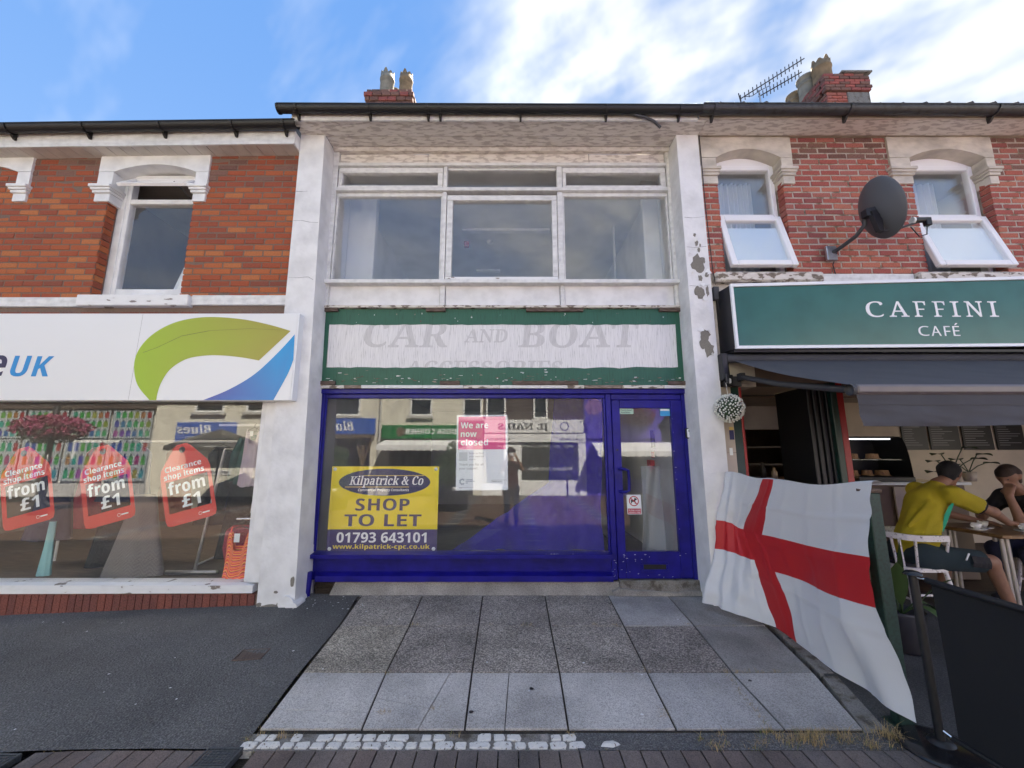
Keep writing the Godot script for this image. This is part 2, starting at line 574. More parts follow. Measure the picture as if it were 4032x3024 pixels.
	mk("blue_sheet", lin(0.05, 0.03, 0.55), 0.6, {"spec": 0.2, "tex": "cloudy", "scale": 1.4})
	mk("plastic_film", Color(0.9, 0.92, 0.95, 0.35), 0.4)
	M.plastic_film.transparency = BaseMaterial3D.TRANSPARENCY_ALPHA
	var glass := StandardMaterial3D.new()
	glass.resource_name = "glass"
	glass.transparency = BaseMaterial3D.TRANSPARENCY_ALPHA
	glass.albedo_color = Color(0.95, 0.98, 0.97, 0.02)
	glass.roughness = 0.0
	M.glass = glass
	# prints and cloth
	mk("sign_white", lin(0.78, 0.79, 0.80), 0.3)
	mk("ink_navy", lin(0.030, 0.022, 0.075), 0.35)
	mk("ink_blue", lin(0.02, 0.26, 0.62), 0.35)
	mk("ink_white", lin(0.82, 0.82, 0.82), 0.4)
	mk("ink_black", lin(0.02, 0.02, 0.022), 0.4)
	mk("ink_grey", lin(0.25, 0.25, 0.26), 0.5)
	mk("tag_red", lin(0.60, 0.025, 0.020), 0.4)
	mk("tag_white", lin(0.80, 0.85, 0.84), 0.4)
	mk("sign_yellow", lin(0.78, 0.62, 0.006), 0.35)
	mk("sign_indigo", lin(0.055, 0.035, 0.14), 0.35)
	mk("sign_oval", lin(0.020, 0.022, 0.10), 0.35)
	mk("gold", lin(0.62, 0.46, 0.14), 0.5)
	mk("text_yellow", lin(0.80, 0.62, 0.06), 0.4)
	mk("pink", lin(0.72, 0.045, 0.24), 0.4)
	mk("paper", lin(0.78, 0.82, 0.82), 0.5)
	mk("sticker_green", lin(0.42, 0.60, 0.45), 0.4)
	mk("sticker_blue", lin(0.05, 0.35, 0.65), 0.4)
	mk("sign_red", lin(0.48, 0.012, 0.03), 0.4)
	# opposite side of the street
	mk("far_cream", lin(0.74, 0.70, 0.57), 0.9, {"tex": "cloudy", "scale": 0.25})
	mk("far_grey", lin(0.52, 0.51, 0.47), 0.9, {"tex": "cloudy", "scale": 0.25})
	mk("far_brick", lin(0.12, 0.09, 0.075), 0.9, {"tex": "brickface", "scale": 0.6})
	mk("far_white", lin(0.82, 0.82, 0.80), 0.6)
	mk("far_green", lin(0.012, 0.16, 0.035), 0.4)
	mk("far_blue", lin(0.03, 0.10, 0.42), 0.4)
	mk("far_purple", lin(0.085, 0.055, 0.42), 0.6, {"tex": "cloudy", "scale": 0.4})
	mk("far_slate", lin(0.16, 0.17, 0.20), 0.5)
	mk("far_dark", lin(0.02, 0.02, 0.022), 0.3)
	mk("far_timber", lin(0.22, 0.16, 0.10), 0.8, {"tex": "wood", "scale": 1.0})
	mk("street_brick", lin(0.11, 0.06, 0.035), 0.8, {"tex": "brickface", "scale": 1.0})
	mk("street_brick2", lin(0.09, 0.045, 0.032), 0.8, {"tex": "brickface", "scale": 1.0})
	mk("street_dark", lin(0.055, 0.06, 0.068), 0.8, {"tex": "brickface", "scale": 1.0})
	mk("street_pale", lin(0.42, 0.38, 0.31), 0.8, {"tex": "stone", "scale": 1.0})
	mk("leaf_a", lin(0.045, 0.085, 0.020), 0.6, {"back": Color(0.10, 0.16, 0.03)})
	mk("leaf_b", lin(0.09, 0.14, 0.035), 0.6, {"back": Color(0.12, 0.18, 0.04)})
	mk("leaf_c", lin(0.028, 0.055, 0.022), 0.5)
	mk("bloom_pink", lin(0.24, 0.03, 0.08), 0.7, {"back": Color(0.2, 0.05, 0.08)})
	mk("bloom_white", lin(0.78, 0.78, 0.72), 0.7)
	# people
	mk("skin", lin(0.36, 0.20, 0.13), 0.55, {"tex": "cloudy", "scale": 3.0})
	mk("skin_tan", lin(0.28, 0.145, 0.09), 0.55, {"tex": "cloudy", "scale": 3.0})
	mk("hair_dark", lin(0.010, 0.009, 0.009), 0.6, {"bump": "grit", "cm": 0.8, "scale": 3.0})
	mk("hair_brown", lin(0.045, 0.025, 0.016), 0.6, {"bump": "grit", "cm": 0.8, "scale": 3.0})
	mk("shirt_yellow", lin(0.84, 0.67, 0.03), 0.75, {"tex": "weave", "scale": 30.0, "bump": "relief", "cm": 0.6})
	mk("shirt_green", lin(0.02, 0.36, 0.20), 0.75)
	mk("shorts_teal", lin(0.035, 0.065, 0.082), 0.8, {"tex": "weave", "scale": 30.0, "bump": "relief", "cm": 0.6})
	mk("cloth_black", lin(0.016, 0.015, 0.018), 0.85, {"bump": "relief", "cm": 0.6})
	mk("cloth_maroon", lin(0.06, 0.018, 0.022), 0.85, {"bump": "relief", "cm": 0.6})
	mk("cloth_navy", lin(0.020, 0.024, 0.06), 0.85, {"bump": "relief", "cm": 0.6})
	mk("china", lin(0.75, 0.75, 0.73), 0.2)
	mk("chair_white", lin(0.72, 0.68, 0.66), 0.45, {"tex": "chippy", "scale": 3.0})
	mk("table_wood", lin(0.34, 0.20, 0.09), 0.4, {"tex": "wood", "scale": 1.5})
	mk("soffit_plain", lin(0.62, 0.58, 0.54), 0.6, {"tex": "cloudy", "scale": 1.0})
	mk("lamp_panel", lin(0.8, 0.78, 0.7), 0.6, {"glow": Color(1.0, 0.93, 0.8), "power": 0.5})
	mk("cloth_crimson", lin(0.32, 0.03, 0.06), 0.85, {"tex": "mould", "scale": 6.0})
	mk("cloth_aqua", lin(0.30, 0.58, 0.58), 0.85)
	mk("print_ink", Color.WHITE, 0.35, {"vc": true})
	mk("net", lin(0.75, 0.76, 0.78), 0.9, {"back": Color(0.5, 0.5, 0.52)})
	mk("awning_bar", lin(0.14, 0.12, 0.125), 0.35, {"tex": "cloudy", "scale": 1.0})
	mk("gutter_grey", lin(0.035, 0.037, 0.04), 0.45, {"tex": "mould", "scale": 1.2})
	mk("cake", lin(0.35, 0.20, 0.10), 0.8, {"tex": "mould", "scale": 8.0})
	mk("lamp_strip", lin(0.8, 0.8, 0.8), 0.6, {"glow": Color(0.95, 0.97, 1.0), "power": 0.9})
	mk("lamp_warm", lin(0.8, 0.7, 0.5), 0.6, {"glow": Color(1.0, 0.85, 0.6), "power": 1.2})
	mk("ink_navy2", lin(0.016, 0.016, 0.09), 0.35)
	mk("ink_blue_grey", lin(0.22, 0.27, 0.33), 0.5)
	mk("sticker_pale", lin(0.55, 0.58, 0.58), 0.5)
	mk("black_gloss", lin(0.012, 0.012, 0.014), 0.22)
	mk("table_metal", lin(0.40, 0.37, 0.33), 0.4, {"metal": 0.3})
	mk("lips", lin(0.30, 0.10, 0.085), 0.5)
	mk("shoe_brown", lin(0.10, 0.035, 0.02), 0.4)
	mk("far_dark_glass", lin(0.03, 0.035, 0.04), 0.12)  # opaque; the shade of rooms behind the glass is put into its colour
	mk("rose_a", lin(0.20, 0.10, 0.34), 0.7)
	mk("rose_b", lin(0.30, 0.16, 0.40), 0.7)
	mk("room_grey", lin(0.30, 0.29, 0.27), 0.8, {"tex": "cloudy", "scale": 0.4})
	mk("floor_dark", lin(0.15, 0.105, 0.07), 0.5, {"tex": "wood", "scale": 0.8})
	mk("sky_glare_sheet", lin(0.58, 0.68, 0.76), 0.7)  # pale tint stands for bright sky mirrored in the open café lights
	mk("cloth_denim", lin(0.07, 0.10, 0.18), 0.85, {"bump": "relief", "cm": 0.5})
	mk("cloth_rust", lin(0.28, 0.08, 0.04), 0.85, {"bump": "relief", "cm": 0.5})


# height of the ground: it falls gently to the street and to the left
func gy(x: float, z: float) -> float:
	return -0.03 * clampf(z, 0.0, 5.0) - 0.037 * clampf(-2.3 - x, 0.0, 6.0)


func g3(x: float, z: float, up := 0.0) -> Vector3:
	return v3(x, gy(x, z) + up, z)


# a flat stone lying on the ground: outline in x and z, chamfered rim
func stone_mesh(pts: Array, rim := 0.005, thick := 0.05, tilt := Vector2.ZERO, dome := 0.0) -> ArrayMesh:
	var k := MB.new()
	var c := Vector2.ZERO
	for p in pts:
		c += p / pts.size()
	var top := []
	var edge := []
	var low := []
	for p in pts:
		var q: Vector2 = c + (p - c) * (1.0 - rim / maxf((p - c).length(), 0.01))
		var dy := (q - c).dot(tilt)
		top.append(g3(q.x, q.y, dy + dome))
		edge.append(g3(p.x, p.y, dy - rim * 0.7))
		low.append(g3(p.x, p.y, -thick))
	var mid := g3(c.x, c.y, -thick * 0.5)
	if dome > 0.0:
		k.smooth(true)
		var tip := g3(c.x, c.y, dome * 1.6)
		for i in top.size():
			k.face([tip, top[i], top[(i + 1) % top.size()]], mid)
	else:
		k.face(top, mid)
	for i in pts.size():
		var j := (i + 1) % pts.size()
		k.face([top[i], top[j], edge[j], edge[i]], mid)
		k.smooth(false)
		k.face([edge[i], edge[j], low[j], low[i]], mid)
		k.smooth(dome > 0.0)
	return k.done()


func gap(pts: Array, d: float) -> Array:
	# the outline drawn in by d on every side
	var r := Geometry2D.offset_polygon(PackedVector2Array(pts), -d, Geometry2D.JOIN_MITER)
	return Array(r[0]) if r.size() else pts


func ground() -> void:
	var k := MB.new()
	var nx := 44
	var xs := []
	for i in nx + 1:
		var t := float(i) / nx * 2.0 - 1.0
		xs.append(9.0 * t + 71.0 * t * t * t * t * t)
	var zs := [-60.0, -14.0, -7.0, -3.0, -1.0, -0.3, 0.0, 0.5, 1.0, 1.5, 2.0, 2.5, 3.0, 4.0, 5.0, 7.0, 13.0, 20.0, 80.0]
	k.smooth(true)
	for j in zs.size() - 1:
		for i in nx:
			k.quad(g3(xs[i], zs[j], -0.05), g3(xs[i], zs[j + 1], -0.05), g3(xs[i + 1], zs[j + 1], -0.05), g3(xs[i + 1], zs[j], -0.05))
	struct("ground", k.done(), M.soil)
	# tarmac in front of the left shop
	k = MB.new()
	k.smooth(true)
	var edge := [[0.0, -1.71], [0.05, -1.67], [0.40, -1.615], [0.762, -1.57], [1.15, -1.55], [1.526, -1.535], [1.85, -1.505], [2.16, -1.475], [2.27, -1.47]]
	var hn := FastNoiseLite.new()
	hn.frequency = 2.5
	hn.seed = 3
	for j in 24:
		for i in 60:
			var p := []
			for q in [[i, j], [i, j + 1], [i + 1, j + 1], [i + 1, j]]:
				var z: float = lerpf(-0.02, 2.265, q[1] / 24.0)
				var xe: float = -1.47
				for e in edge.size() - 1:
					if z >= edge[e][0]:
						xe = lerpf(edge[e][1], edge[e + 1][1], clampf((z - edge[e][0]) / (edge[e + 1][0] - edge[e][0]), 0, 1))
				var x := lerpf(-9.5, xe, pow(q[0] / 60.0, 0.6))
				p.append(g3(x, z, 0.004 * hn.get_noise_2d(x, z) - (0.006 if q[0] == 60 else 0.0)))
			k.quad(p[0], p[1], p[2], p[3])
	struct("tarmac_pavement", k.done(), M.tarmac)
	# forecourt of the café, beyond the concrete kerb
	k = MB.new()
	k.smooth(true)
	var cr := [[-0.1, 2.52], [0.35, 2.47], [1.0, 2.34], [1.6, 2.22], [2.1, 2.10], [2.27, 2.08]]
	for j in cr.size() - 1:
		for i in 16:
			var f := func(q: int, r: int) -> Vector3: return g3(lerpf(cr[r][1], 12.0, pow(q / 16.0, 1.5)), cr[r][0], -0.004)
			k.quad(f.call(i, j), f.call(i, j + 1), f.call(i + 1, j + 1), f.call(i + 1, j))
	struct("cafe_forecourt", k.done(), M.forecourt)
	# concrete kerb under the flag
	var kerb := struct("concrete_kerb", null, null)
	kerb.mesh = stone_mesh([Vector2(2.41, 0.34), Vector2(2.54, 0.34), Vector2(2.42, 1.0), Vector2(2.30, 1.0)], 0.02, 0.06)
	kerb.material_override = M.concrete_dark
	for s in [[2.30, 2.42, 1.01, 2.20, 2.31, 1.55], [2.20, 2.31, 1.56, 2.02, 2.16, 2.13]]:
		part(kerb, "kerb_length", stone_mesh([Vector2(s[0], s[2]), Vector2(s[1], s[2]), Vector2(s[4], s[5]), Vector2(s[3], s[5])], 0.02, 0.06, Vector2(0.01, 0.0)), M.concrete_dark)
	paving_slabs()
	edging_and_pavers()
	street_floor()
	weeds()


func paving_slabs() -> void:
	var e := [
		[0.037, -1.626, -0.967, -0.316, 0.356, 1.039, 1.683, 2.4],
		[0.781, -1.556, -0.926, -0.3, 0.346, 1.01, 1.644, 2.29],
		[1.526, -1.504, -0.907, -0.288, 0.343, 0.974, 1.584, 2.17],
		[2.113, -1.462, -0.869, -0.273, 0.326, 0.949, 1.577, 2.03]]
	var tone := [[0, 1, 1, 0, 4, 5], [2, 1, 0, 0, 1, 5], [3, 3, 3, 3, 4, 4]]
	var bed := MB.new()
	bed.quad(g3(-1.64, 0.04, -0.011), g3(-1.46, 2.15, -0.011), g3(2.02, 2.15, -0.011), g3(2.42, 0.04, -0.011))
	var floor_node := struct("slab_pavement", bed.done(), M.soil)
	rng.seed = 4
	for r in 3:
		for c in 6:
			var a := Vector2(e[r][c + 1], e[r][0])
			var b := Vector2(e[r][c + 2], e[r][0])
			var d := Vector2(e[r + 1][c + 2], e[r + 1][0])
			var f := Vector2(e[r + 1][c + 1], e[r + 1][0])
			var whole := gap([a, b, d, f], 0.006)
			var bits := [whole]
			var cuts := []
			if r == 2 and c == 0:
				cuts = [[Vector2(-1.6, 1.93), Vector2(-0.7, 1.975)]]
			elif r == 2 and c == 1:
				cuts = [[Vector2(-0.42, 1.4), Vector2(-0.56, 2.2)], [Vector2(-0.9, 1.82), Vector2(-0.50, 1.93)]]
			elif r == 2 and c == 2:
				cuts = [[Vector2(-0.02, 1.5), Vector2(-0.045, 2.2)]]
			for n in cuts.size():
				var next := []
				for p in bits:
					if n == 1 and p[0].x + p[2].x > -0.98:
						next.append(p)
						continue
					var dir: Vector2 = (cuts[n][1] - cuts[n][0]).normalized()
					for s in [-1.0, 1.0]:
						var nn: Vector2 = Vector2(-dir.y, dir.x) * s
						var half := [cuts[n][0] - dir * 3.0 + nn * 0.0025, cuts[n][0] + dir * 3.0 + nn * 0.0025, cuts[n][0] + dir * 3.0 + nn * 4.0, cuts[n][0] - dir * 3.0 + nn * 4.0]
						var got := Geometry2D.intersect_polygons(PackedVector2Array(p), PackedVector2Array(half))
						for q in got:
							next.append(Array(q))
				bits = next
			for p in bits:
				part(floor_node, "slab", stone_mesh(p, 0.004, 0.045, Vector2(rng.randf_range(-0.006, 0.006), rng.randf_range(-0.006, 0.006))), M["slab%d" % tone[r][c]])


func edging_and_pavers() -> void:
	rng.seed = 8
	var base := struct("cobble_edging", null, null)
	var kb := MB.new()
	kb.quad(g3(0.30, 2.138, -0.004), g3(0.36, 2.27, -0.004), g3(2.1, 2.27, -0.004), g3(2.1, 2.138, -0.004))
	base.mesh = kb.done()
	base.material_override = M.tarmac
	var mb := MB.new()
	mb.quad(g3(-1.5, 2.138, -0.009), g3(-1.5, 2.27, -0.009), g3(0.36, 2.27, -0.009), g3(0.30, 2.138, -0.009))
	part(base, "mortar_bed", mb.done(), M.concrete_dark)
	# two ragged rows of white painted setts
	for row in 2:
		var x := -1.49 + 0.05 * row
		while x < 0.34:
			var w := rng.randf_range(0.05, 0.10) * (1.3 if row == 0 else 1.0)
			var z0 := 2.205 - 0.06 * row
			var z1 := 2.262 - 0.058 * row
			if row == 1 and rng.randf() < 0.22:
				x += w
				continue
			var pts := []
			var n := 7
			for i in n:
				var a := TAU * i / n
				var sx := signf(cos(a)) * pow(absf(cos(a)), 0.35)
				var sz := signf(sin(a)) * pow(absf(sin(a)), 0.35)
				pts.append(Vector2(x + w * 0.5 + sx * w * 0.47 * rng.randf_range(0.88, 1.05), (z0 + z1) * 0.5 + sz * (z1 - z0) * 0.48 * rng.randf_range(0.8, 1.08)))
			part(base, "cobble", stone_mesh(pts, 0.006, 0.05, Vector2(rng.randf_range(-0.04, 0.04), rng.randf_range(-0.06, 0.06))), M.cobble_white if rng.randf() < 0.93 else (M.concrete if rng.randf() < 0.5 else M.concrete_dark))
			x += w + 0.003
	part(base, "cobble", stone_mesh([Vector2(0.50, 2.21), Vector2(0.57, 2.20), Vector2(0.60, 2.23), Vector2(0.55, 2.255), Vector2(0.48, 2.245)], 0.012, 0.04, Vector2.ZERO, 0.004), M.cobble_white)
	# brick pavers on edge of the street, two rows
	var strip := struct("paver_strip", null, null)
	kb = MB.new()
	kb.quad(g3(-9.5, 2.26, -0.02), g3(-9.5, 2.72, -0.02), g3(9.5, 2.72, -0.02), g3(9.5, 2.26, -0.02))
	strip.mesh = kb.done()
	strip.material_override = M.soil
	for row in 2:
		var x := -4.4
		while x < 3.6:
			var w := 0.108 + rng.randf_range(-0.003, 0.003)
			var z0 := 2.272 + 0.224 * row
			var z1 := z0 + 0.216
			var sk := 0.0
			var p := gap([Vector2(x, z0), Vector2(x + w, z0), Vector2(x + w + sk, z1), Vector2(x + sk, z1)], 0.003)
			if not ((x > -1.66 and x < -1.46 and row == 0) or (x > -2.86 and x < -2.62 and row == 0)):
				part(strip, "paver", stone_mesh(p, 0.004, 0.04, Vector2(rng.randf_range(-0.02, 0.02), rng.randf_range(-0.01, 0.01))), M["paver%d" % rng.randi_range(0, 3)])
			x += w
	# water and drain covers
	var d := thing("drain_cover", "small dark iron drain cover beside the white cobbles", "drain cover", g3(-1.55, 2.33, 0.0), "drain covers in the brick edging")
	cover(d, 0.19, 0.15, M.iron_grey, true)
	var d2 := thing("drain_cover", "dark iron drain cover at the far left edge of the tarmac", "drain cover", g3(-2.74, 2.36, 0.0), "drain covers in the brick edging")
	cover(d2, 0.22, 0.17, M.iron_grey, true)
	var s := thing("access_cover", "small rusty square access cover set in the tarmac", "access cover", g3(-2.03, 1.28, 0.0))
	s.rotation.y = 0.12
	cover(s, 0.21, 0.17, M.iron, false)


func cover(o: Node3D, w: float, d: float, m: Material, grid: bool) -> void:
	var fr := MB.new()
	for q in [[-w / 2, -d / 2, w / 2, -d / 2 + 0.012], [-w / 2, d / 2 - 0.012, w / 2, d / 2], [-w / 2, -d / 2 + 0.012, -w / 2 + 0.012, d / 2 - 0.012], [w / 2 - 0.012, -d / 2 + 0.012, w / 2, d / 2 - 0.012]]:
		fr.bx(v3(q[0], -0.03, q[1]), v3(q[2], 0.006, q[3]), 0.002)
	part(o, "frame", fr.done(), m)
	var lid := MB.new()
	lid.bx(v3(-w / 2 + 0.015, -0.03, -d / 2 + 0.015), v3(w / 2 - 0.015, 0.001, d / 2 - 0.015), 0.002)
	var l := part(o, "lid", lid.done(), m)
	var ribs := MB.new()
	if grid:
		for i in 8:
			var x := lerpf(-w / 2 + 0.025, w / 2 - 0.025, i / 7.0)
			ribs.bx(v3(x - 0.004, 0.001, -d / 2 + 0.02), v3(x + 0.004, 0.005, d / 2 - 0.02), 0.001)
		for i in 6:
			var z := lerpf(-d / 2 + 0.025, d / 2 - 0.025, i / 5.0)
			ribs.bx(v3(-w / 2 + 0.02, 0.001, z - 0.004), v3(w / 2 - 0.02, 0.0045, z + 0.004), 0.001)
	else:
		for i in 4:
			var x := lerpf(-0.045, 0.045, i / 3.0)
			ribs.bx(v3(x - 0.006, 0.001, -0.035), v3(x + 0.006, 0.004, 0.035), 0.001)
	part(l, "rib", ribs.done(), m)


func street_floor() -> void:
	var k := MB.new()
	k.smooth(true)
	for i in 40:
		for j in 12:
			var f := func(a: int, b: int) -> Vector3: return g3(lerpf(-40.0, 40.0, a / 40.0), lerpf(2.71, 12.4, b / 12.0), -0.004)
			k.quad(f.call(i, j), f.call(i, j + 1), f.call(i + 1, j + 1), f.call(i + 1, j))
	var st := struct("street", k.done(), M.street_brick)
	var band := func(x0: float, z0: float, x1: float, z1: float, m: Material) -> void:
		var q := MB.new()
		var n := maxi(1, int((z1 - z0) / 0.8))
		for i in n:
			var a := lerpf(z0, z1, float(i) / n)
			var b := lerpf(z0, z1, float(i + 1) / n)
			q.quad(g3(x0, a, 0.001), g3(x0, b, 0.001), g3(x1, b, 0.001), g3(x1, a, 0.001))
		part(st, "paving_and_sun_patch", q.done(), m)
	for x in [-9.6, -6.8, -4.1, -1.6, 0.28, 2.2, 4.4, 7.0]:
		band.call(x, 2.75, x + 0.32, 12.2, M.street_dark)
	var z := 3.1
	while z < 12.0:
		for x in [-9.6, -6.8, -4.1, -1.6, 0.28, 2.2, 4.4, 7.0]:
			var q := MB.new()
			q.quad(g3(x, z, 0.005), g3(x, z + 0.12, 0.005), g3(x + 0.32, z + 0.12, 0.005), g3(x + 0.32, z, 0.005))
			part(st, "paving_and_sun_patch", q.done(), M.street_pale)
		z += 0.75
	for x in [-8.2, -2.6, 1.1, 3.2]:
		band.call(x, 2.75, x + 0.7, 12.2, M.street_brick2)
	var pale := MB.new()
	pale.quad(g3(-2.2, 2.75, 0.008), g3(-0.75, 4.6, 0.008), g3(-0.2, 4.6, 0.008), g3(-0.65, 2.75, 0.008))  # slanted patch of sunlight on the street, painted as pale paving
	part(st, "paving_and_sun_patch", pale.done(), M.street_pale)


func blade(k: MB, at: Vector3, h: float, dir: Vector2, w: float) -> void:
	var s := v3(-dir.y, 0, dir.x) * w
	var m := at + v3(dir.x * h * 0.35, h * 0.6, dir.y * h * 0.35)
	var t := at + v3(dir.x * h, h * 0.75, dir.y * h)
	k.quad(at - s, at + s, m + s * 0.7, m - s * 0.7)
	k.tri(m - s * 0.7, m + s * 0.7, t)


func weeds() -> void:
	rng.seed = 31
	var dry := MB.new()
	var grn := MB.new()
	var tuft := func(x: float, z: float, n: int, r: float, h: float, green := 0.15) -> void:
		for i in n:
			var a := rng.randf() * TAU
			var q := rng.randf() * r
			var p := g3(x + cos(a) * q, z + sin(a) * q * 0.7, -0.012)
			var b := rng.randf() * TAU
			blade(grn if rng.randf() < green else dry, p, h * rng.randf_range(0.35, 1.1), Vector2(cos(b), sin(b)) * rng.randf_range(0.3, 1.2), 0.0014)
	for i in 34:
		var x := lerpf(1.05, 2.14, rng.randf())
		tuft.call(x, rng.randf_range(2.12, 2.27), 22, 0.05, 0.05)
	for i in 10:
		tuft.call(rng.randf_range(1.5, 2.2), rng.randf_range(2.14, 2.25), 36, 0.05, 0.08, 0.05)
	for i in 12:
		var t := i / 11.0
		tuft.call(lerpf(1.54, 1.482, t), lerpf(1.52, 2.12, t), 16, 0.025, 0.04)
	for p in [[1.545, 1.53], [1.6, 1.53], [1.68, 1.53], [1.78, 1.53], [1.9, 1.52], [0.93, 1.95], [0.92, 2.0], [-0.76, 1.965], [-0.8, 1.97], [-0.48, 1.935], [-1.42, 2.16], [-1.3, 2.17], [-1.22, 2.17], [-1.48, 2.2], [-0.9, 0.765], [-0.86, 0.76], [-0.2, 0.76], [0.1, 0.76], [0.16, 0.765], [0.75, 0.76], [0.92, 0.765], [1.6, 0.76], [2.0, 0.76], [-0.88, 1.53], [-0.33, 2.16], [0.33, 2.16], [0.98, 1.52]]:
		tuft.call(p[0], p[1], 20, 0.035, 0.042)
	for i in 60:
		tuft.call(rng.randf_range(-4.2, 2.1), 2.268 + rng.randf_range(-0.004, 0.006), 4, 0.02, 0.014, 0.5)
	for i in 30:
		tuft.call(lerpf(2.30, 2.04, rng.randf()), rng.randf_range(1.0, 2.15), 5, 0.02, 0.02, 0.5)
	for i in 26:
		var t := rng.randf()
		tuft.call(lerpf(-1.67, -1.475, t), lerpf(0.05, 2.16, t), 3, 0.012, 0.012, 0.6)
	var d := part(self, "dry_grass", dry.done(), M.dry_grass)
	d.set_meta("kind", "stuff")
	d.set_meta("label", "dry straw coloured grass sprouting between the slabs and along their front edge")
	d.set_meta("category", "grass")
	var g := part(self, "green_weed", grn.done(), M.green_grass)
	g.set_meta("kind", "stuff")
	g.set_meta("label", "thin green moss and weed in the paving joints")
	g.set_meta("category", "weed")
	# flakes of paint and litter
	var f := MB.new()
	for i in 70:
		var x := rng.randf_range(-5.0, 2.0)
		var z := rng.randf_range(0.08, 2.2)
		if i < 26:
			x = rng.randf_range(-2.35, -1.5)
			z = rng.randf_range(0.06, 0.42)
		var r := rng.randf_range(0.004, 0.011)
		var a := rng.randf() * TAU
		var p := []
		for q in 5:
			p.append(g3(x + cos(a + q * 1.256) * r * rng.randf_range(0.5, 1.3), z + sin(a + q * 1.256) * r * rng.randf_range(0.5, 1.3), 0.006))
		f.face(p, g3(x, z, -0.05))
	var fl := part(self, "paint_flakes", f.done(), M.chip_white)
	fl.set_meta("kind", "stuff")
	fl.set_meta("label", "small white paint flakes scattered on tarmac and slabs")
	fl.set_meta("category", "litter")
	var gum := MB.new()
	for q in [[0.13, 1.73], [-0.25, 1.97], [-0.05, 0.2], [1.65, 1.64], [1.0, 0.28], [-0.3, 0.30], [0.45, 1.2]]:
		var p := []
		for i in 9:
			var r := rng.randf_range(0.010, 0.018)
			p.append(g3(q[0] + cos(i * TAU / 9) * r, q[1] + sin(i * TAU / 9) * r, 0.006))
		gum.face(p, g3(q[0], q[1], -0.05))
	var gm := part(self, "gum_spots", gum.done(), M.black_satin)
	gm.set_meta("kind", "stuff")
	gm.set_meta("label", "trodden dark gum spots on the paving slabs")
	gm.set_meta("category", "gum")


func blob(cx: float, cy: float, w: float, h: float, n := 14, rough := 0.3) -> Array:
	var p := []
	for i in n:
		var a := TAU * i / n
		var r := 1.0 - rng.randf() * rough
		p.append(Vector2(cx + cos(a) * w * 0.5 * r, cy + sin(a) * h * 0.5 * r))
	return p


# pane of glass; double adds a second sheet to strengthen its reflection
func pane(parent: Node3D, x0: float, y0: float, x1: float, y1: float, z: float, double := false) -> void:
	var k := MB.new()
	k.bx(v3(x0, y0, z - 0.005), v3(x1, y1, z))
	if double:
		k.bx(v3(x0, y0, z - 0.022), v3(x1, y1, z - 0.017))
	part(parent, "pane", k.done(), M.glass)


var brick_shapes := []


func brick_mesh() -> ArrayMesh:
	# a unit brick, 1 x 1 x 1 about its middle, arrises worn uneven
	var k := MB.new()
	var b := 0.035
	var p := []
	for y in [-0.5, 0.5]:
		for q in [[-0.5, -0.5], [0.5, -0.5], [0.5, 0.5], [-0.5, 0.5]]:
			p.append(v3(q[0] + rng.randf_range(-0.012, 0.012), y + rng.randf_range(-0.045, 0.045), q[1] + rng.randf_range(-0.02, 0.02)))
	# front face drawn in, with a chamfer round it (front is +z)
	var f := [p[3], p[2], p[6], p[7]]
	var c: Vector3 = (f[0] + f[1] + f[2] + f[3]) / 4.0
	var fi := []
	var fo := []
	for q in f:
		fi.append(v3(c.x + (q.x - c.x) * (1.0 - b), c.y + (q.y - c.y) * 0.86, q.z))
		fo.append(v3(q.x, q.y, q.z - 0.06))
	var mid := Vector3.ZERO
	k.face(fi, mid)
	for i in 4:
		var j := (i + 1) % 4
		k.face([fi[i], fi[j], fo[j], fo[i]], mid)
	k.face([p[0], p[1], fo[1], fo[0]], mid)
	k.face([p[4], p[5], fo[2], fo[3]], mid)
	k.face([p[1], p[5], fo[2], fo[1]], mid)
	k.face([p[0], p[4], fo[3], fo[0]], mid)
	return k.done()


func brick_kinds() -> void:
	rng.seed = 77
	for i in 8:
		brick_shapes.append(brick_mesh())


# one course of bricks from x0 to x1; each is a part of its own
func course(parent: Node3D, x0: float, x1: float, y: float, h: float, z: float, depth: float, joint: float, keys: Array, shift: float, lens := [0.225, 0.225, 0.11]) -> void:
	var x := x0 - shift
	var i := 0
	while x < x1 - 0.02:
		var l: float = lens[i % lens.size()]
		i += 1
		var a := maxf(x, x0)
		var b := minf(x + l - joint, x1)
		x += l
		if b - a < 0.03:
			continue
		var key: String = keys[rng.randi() % keys.size()]
		part(parent, "brick", brick_shapes[rng.randi() % 8], M[key], v3((a + b) / 2, y + h / 2, z - depth / 2 + rng.randf_range(-0.003, 0.003)), v3(0, 0, rng.randf_range(-0.006, 0.006)), v3(b - a, h - joint, depth))


func crack(parent: Node3D, pts: Array, z: float, w := 0.003) -> void:
	var k := MB.new()
	for i in pts.size() - 1:
		var a: Vector2 = pts[i]
		var b: Vector2 = pts[i + 1]
		var n := (b - a).orthogonal().normalized() * w * rng.randf_range(0.3, 0.9)
		k.quad(v3(a.x - n.x, a.y - n.y, z), v3(b.x - n.x, b.y - n.y, z), v3(b.x + n.x, b.y + n.y, z), v3(a.x + n.x, a.y + n.y, z))
	part(parent, "crack", k.done(), M.dark_grey)


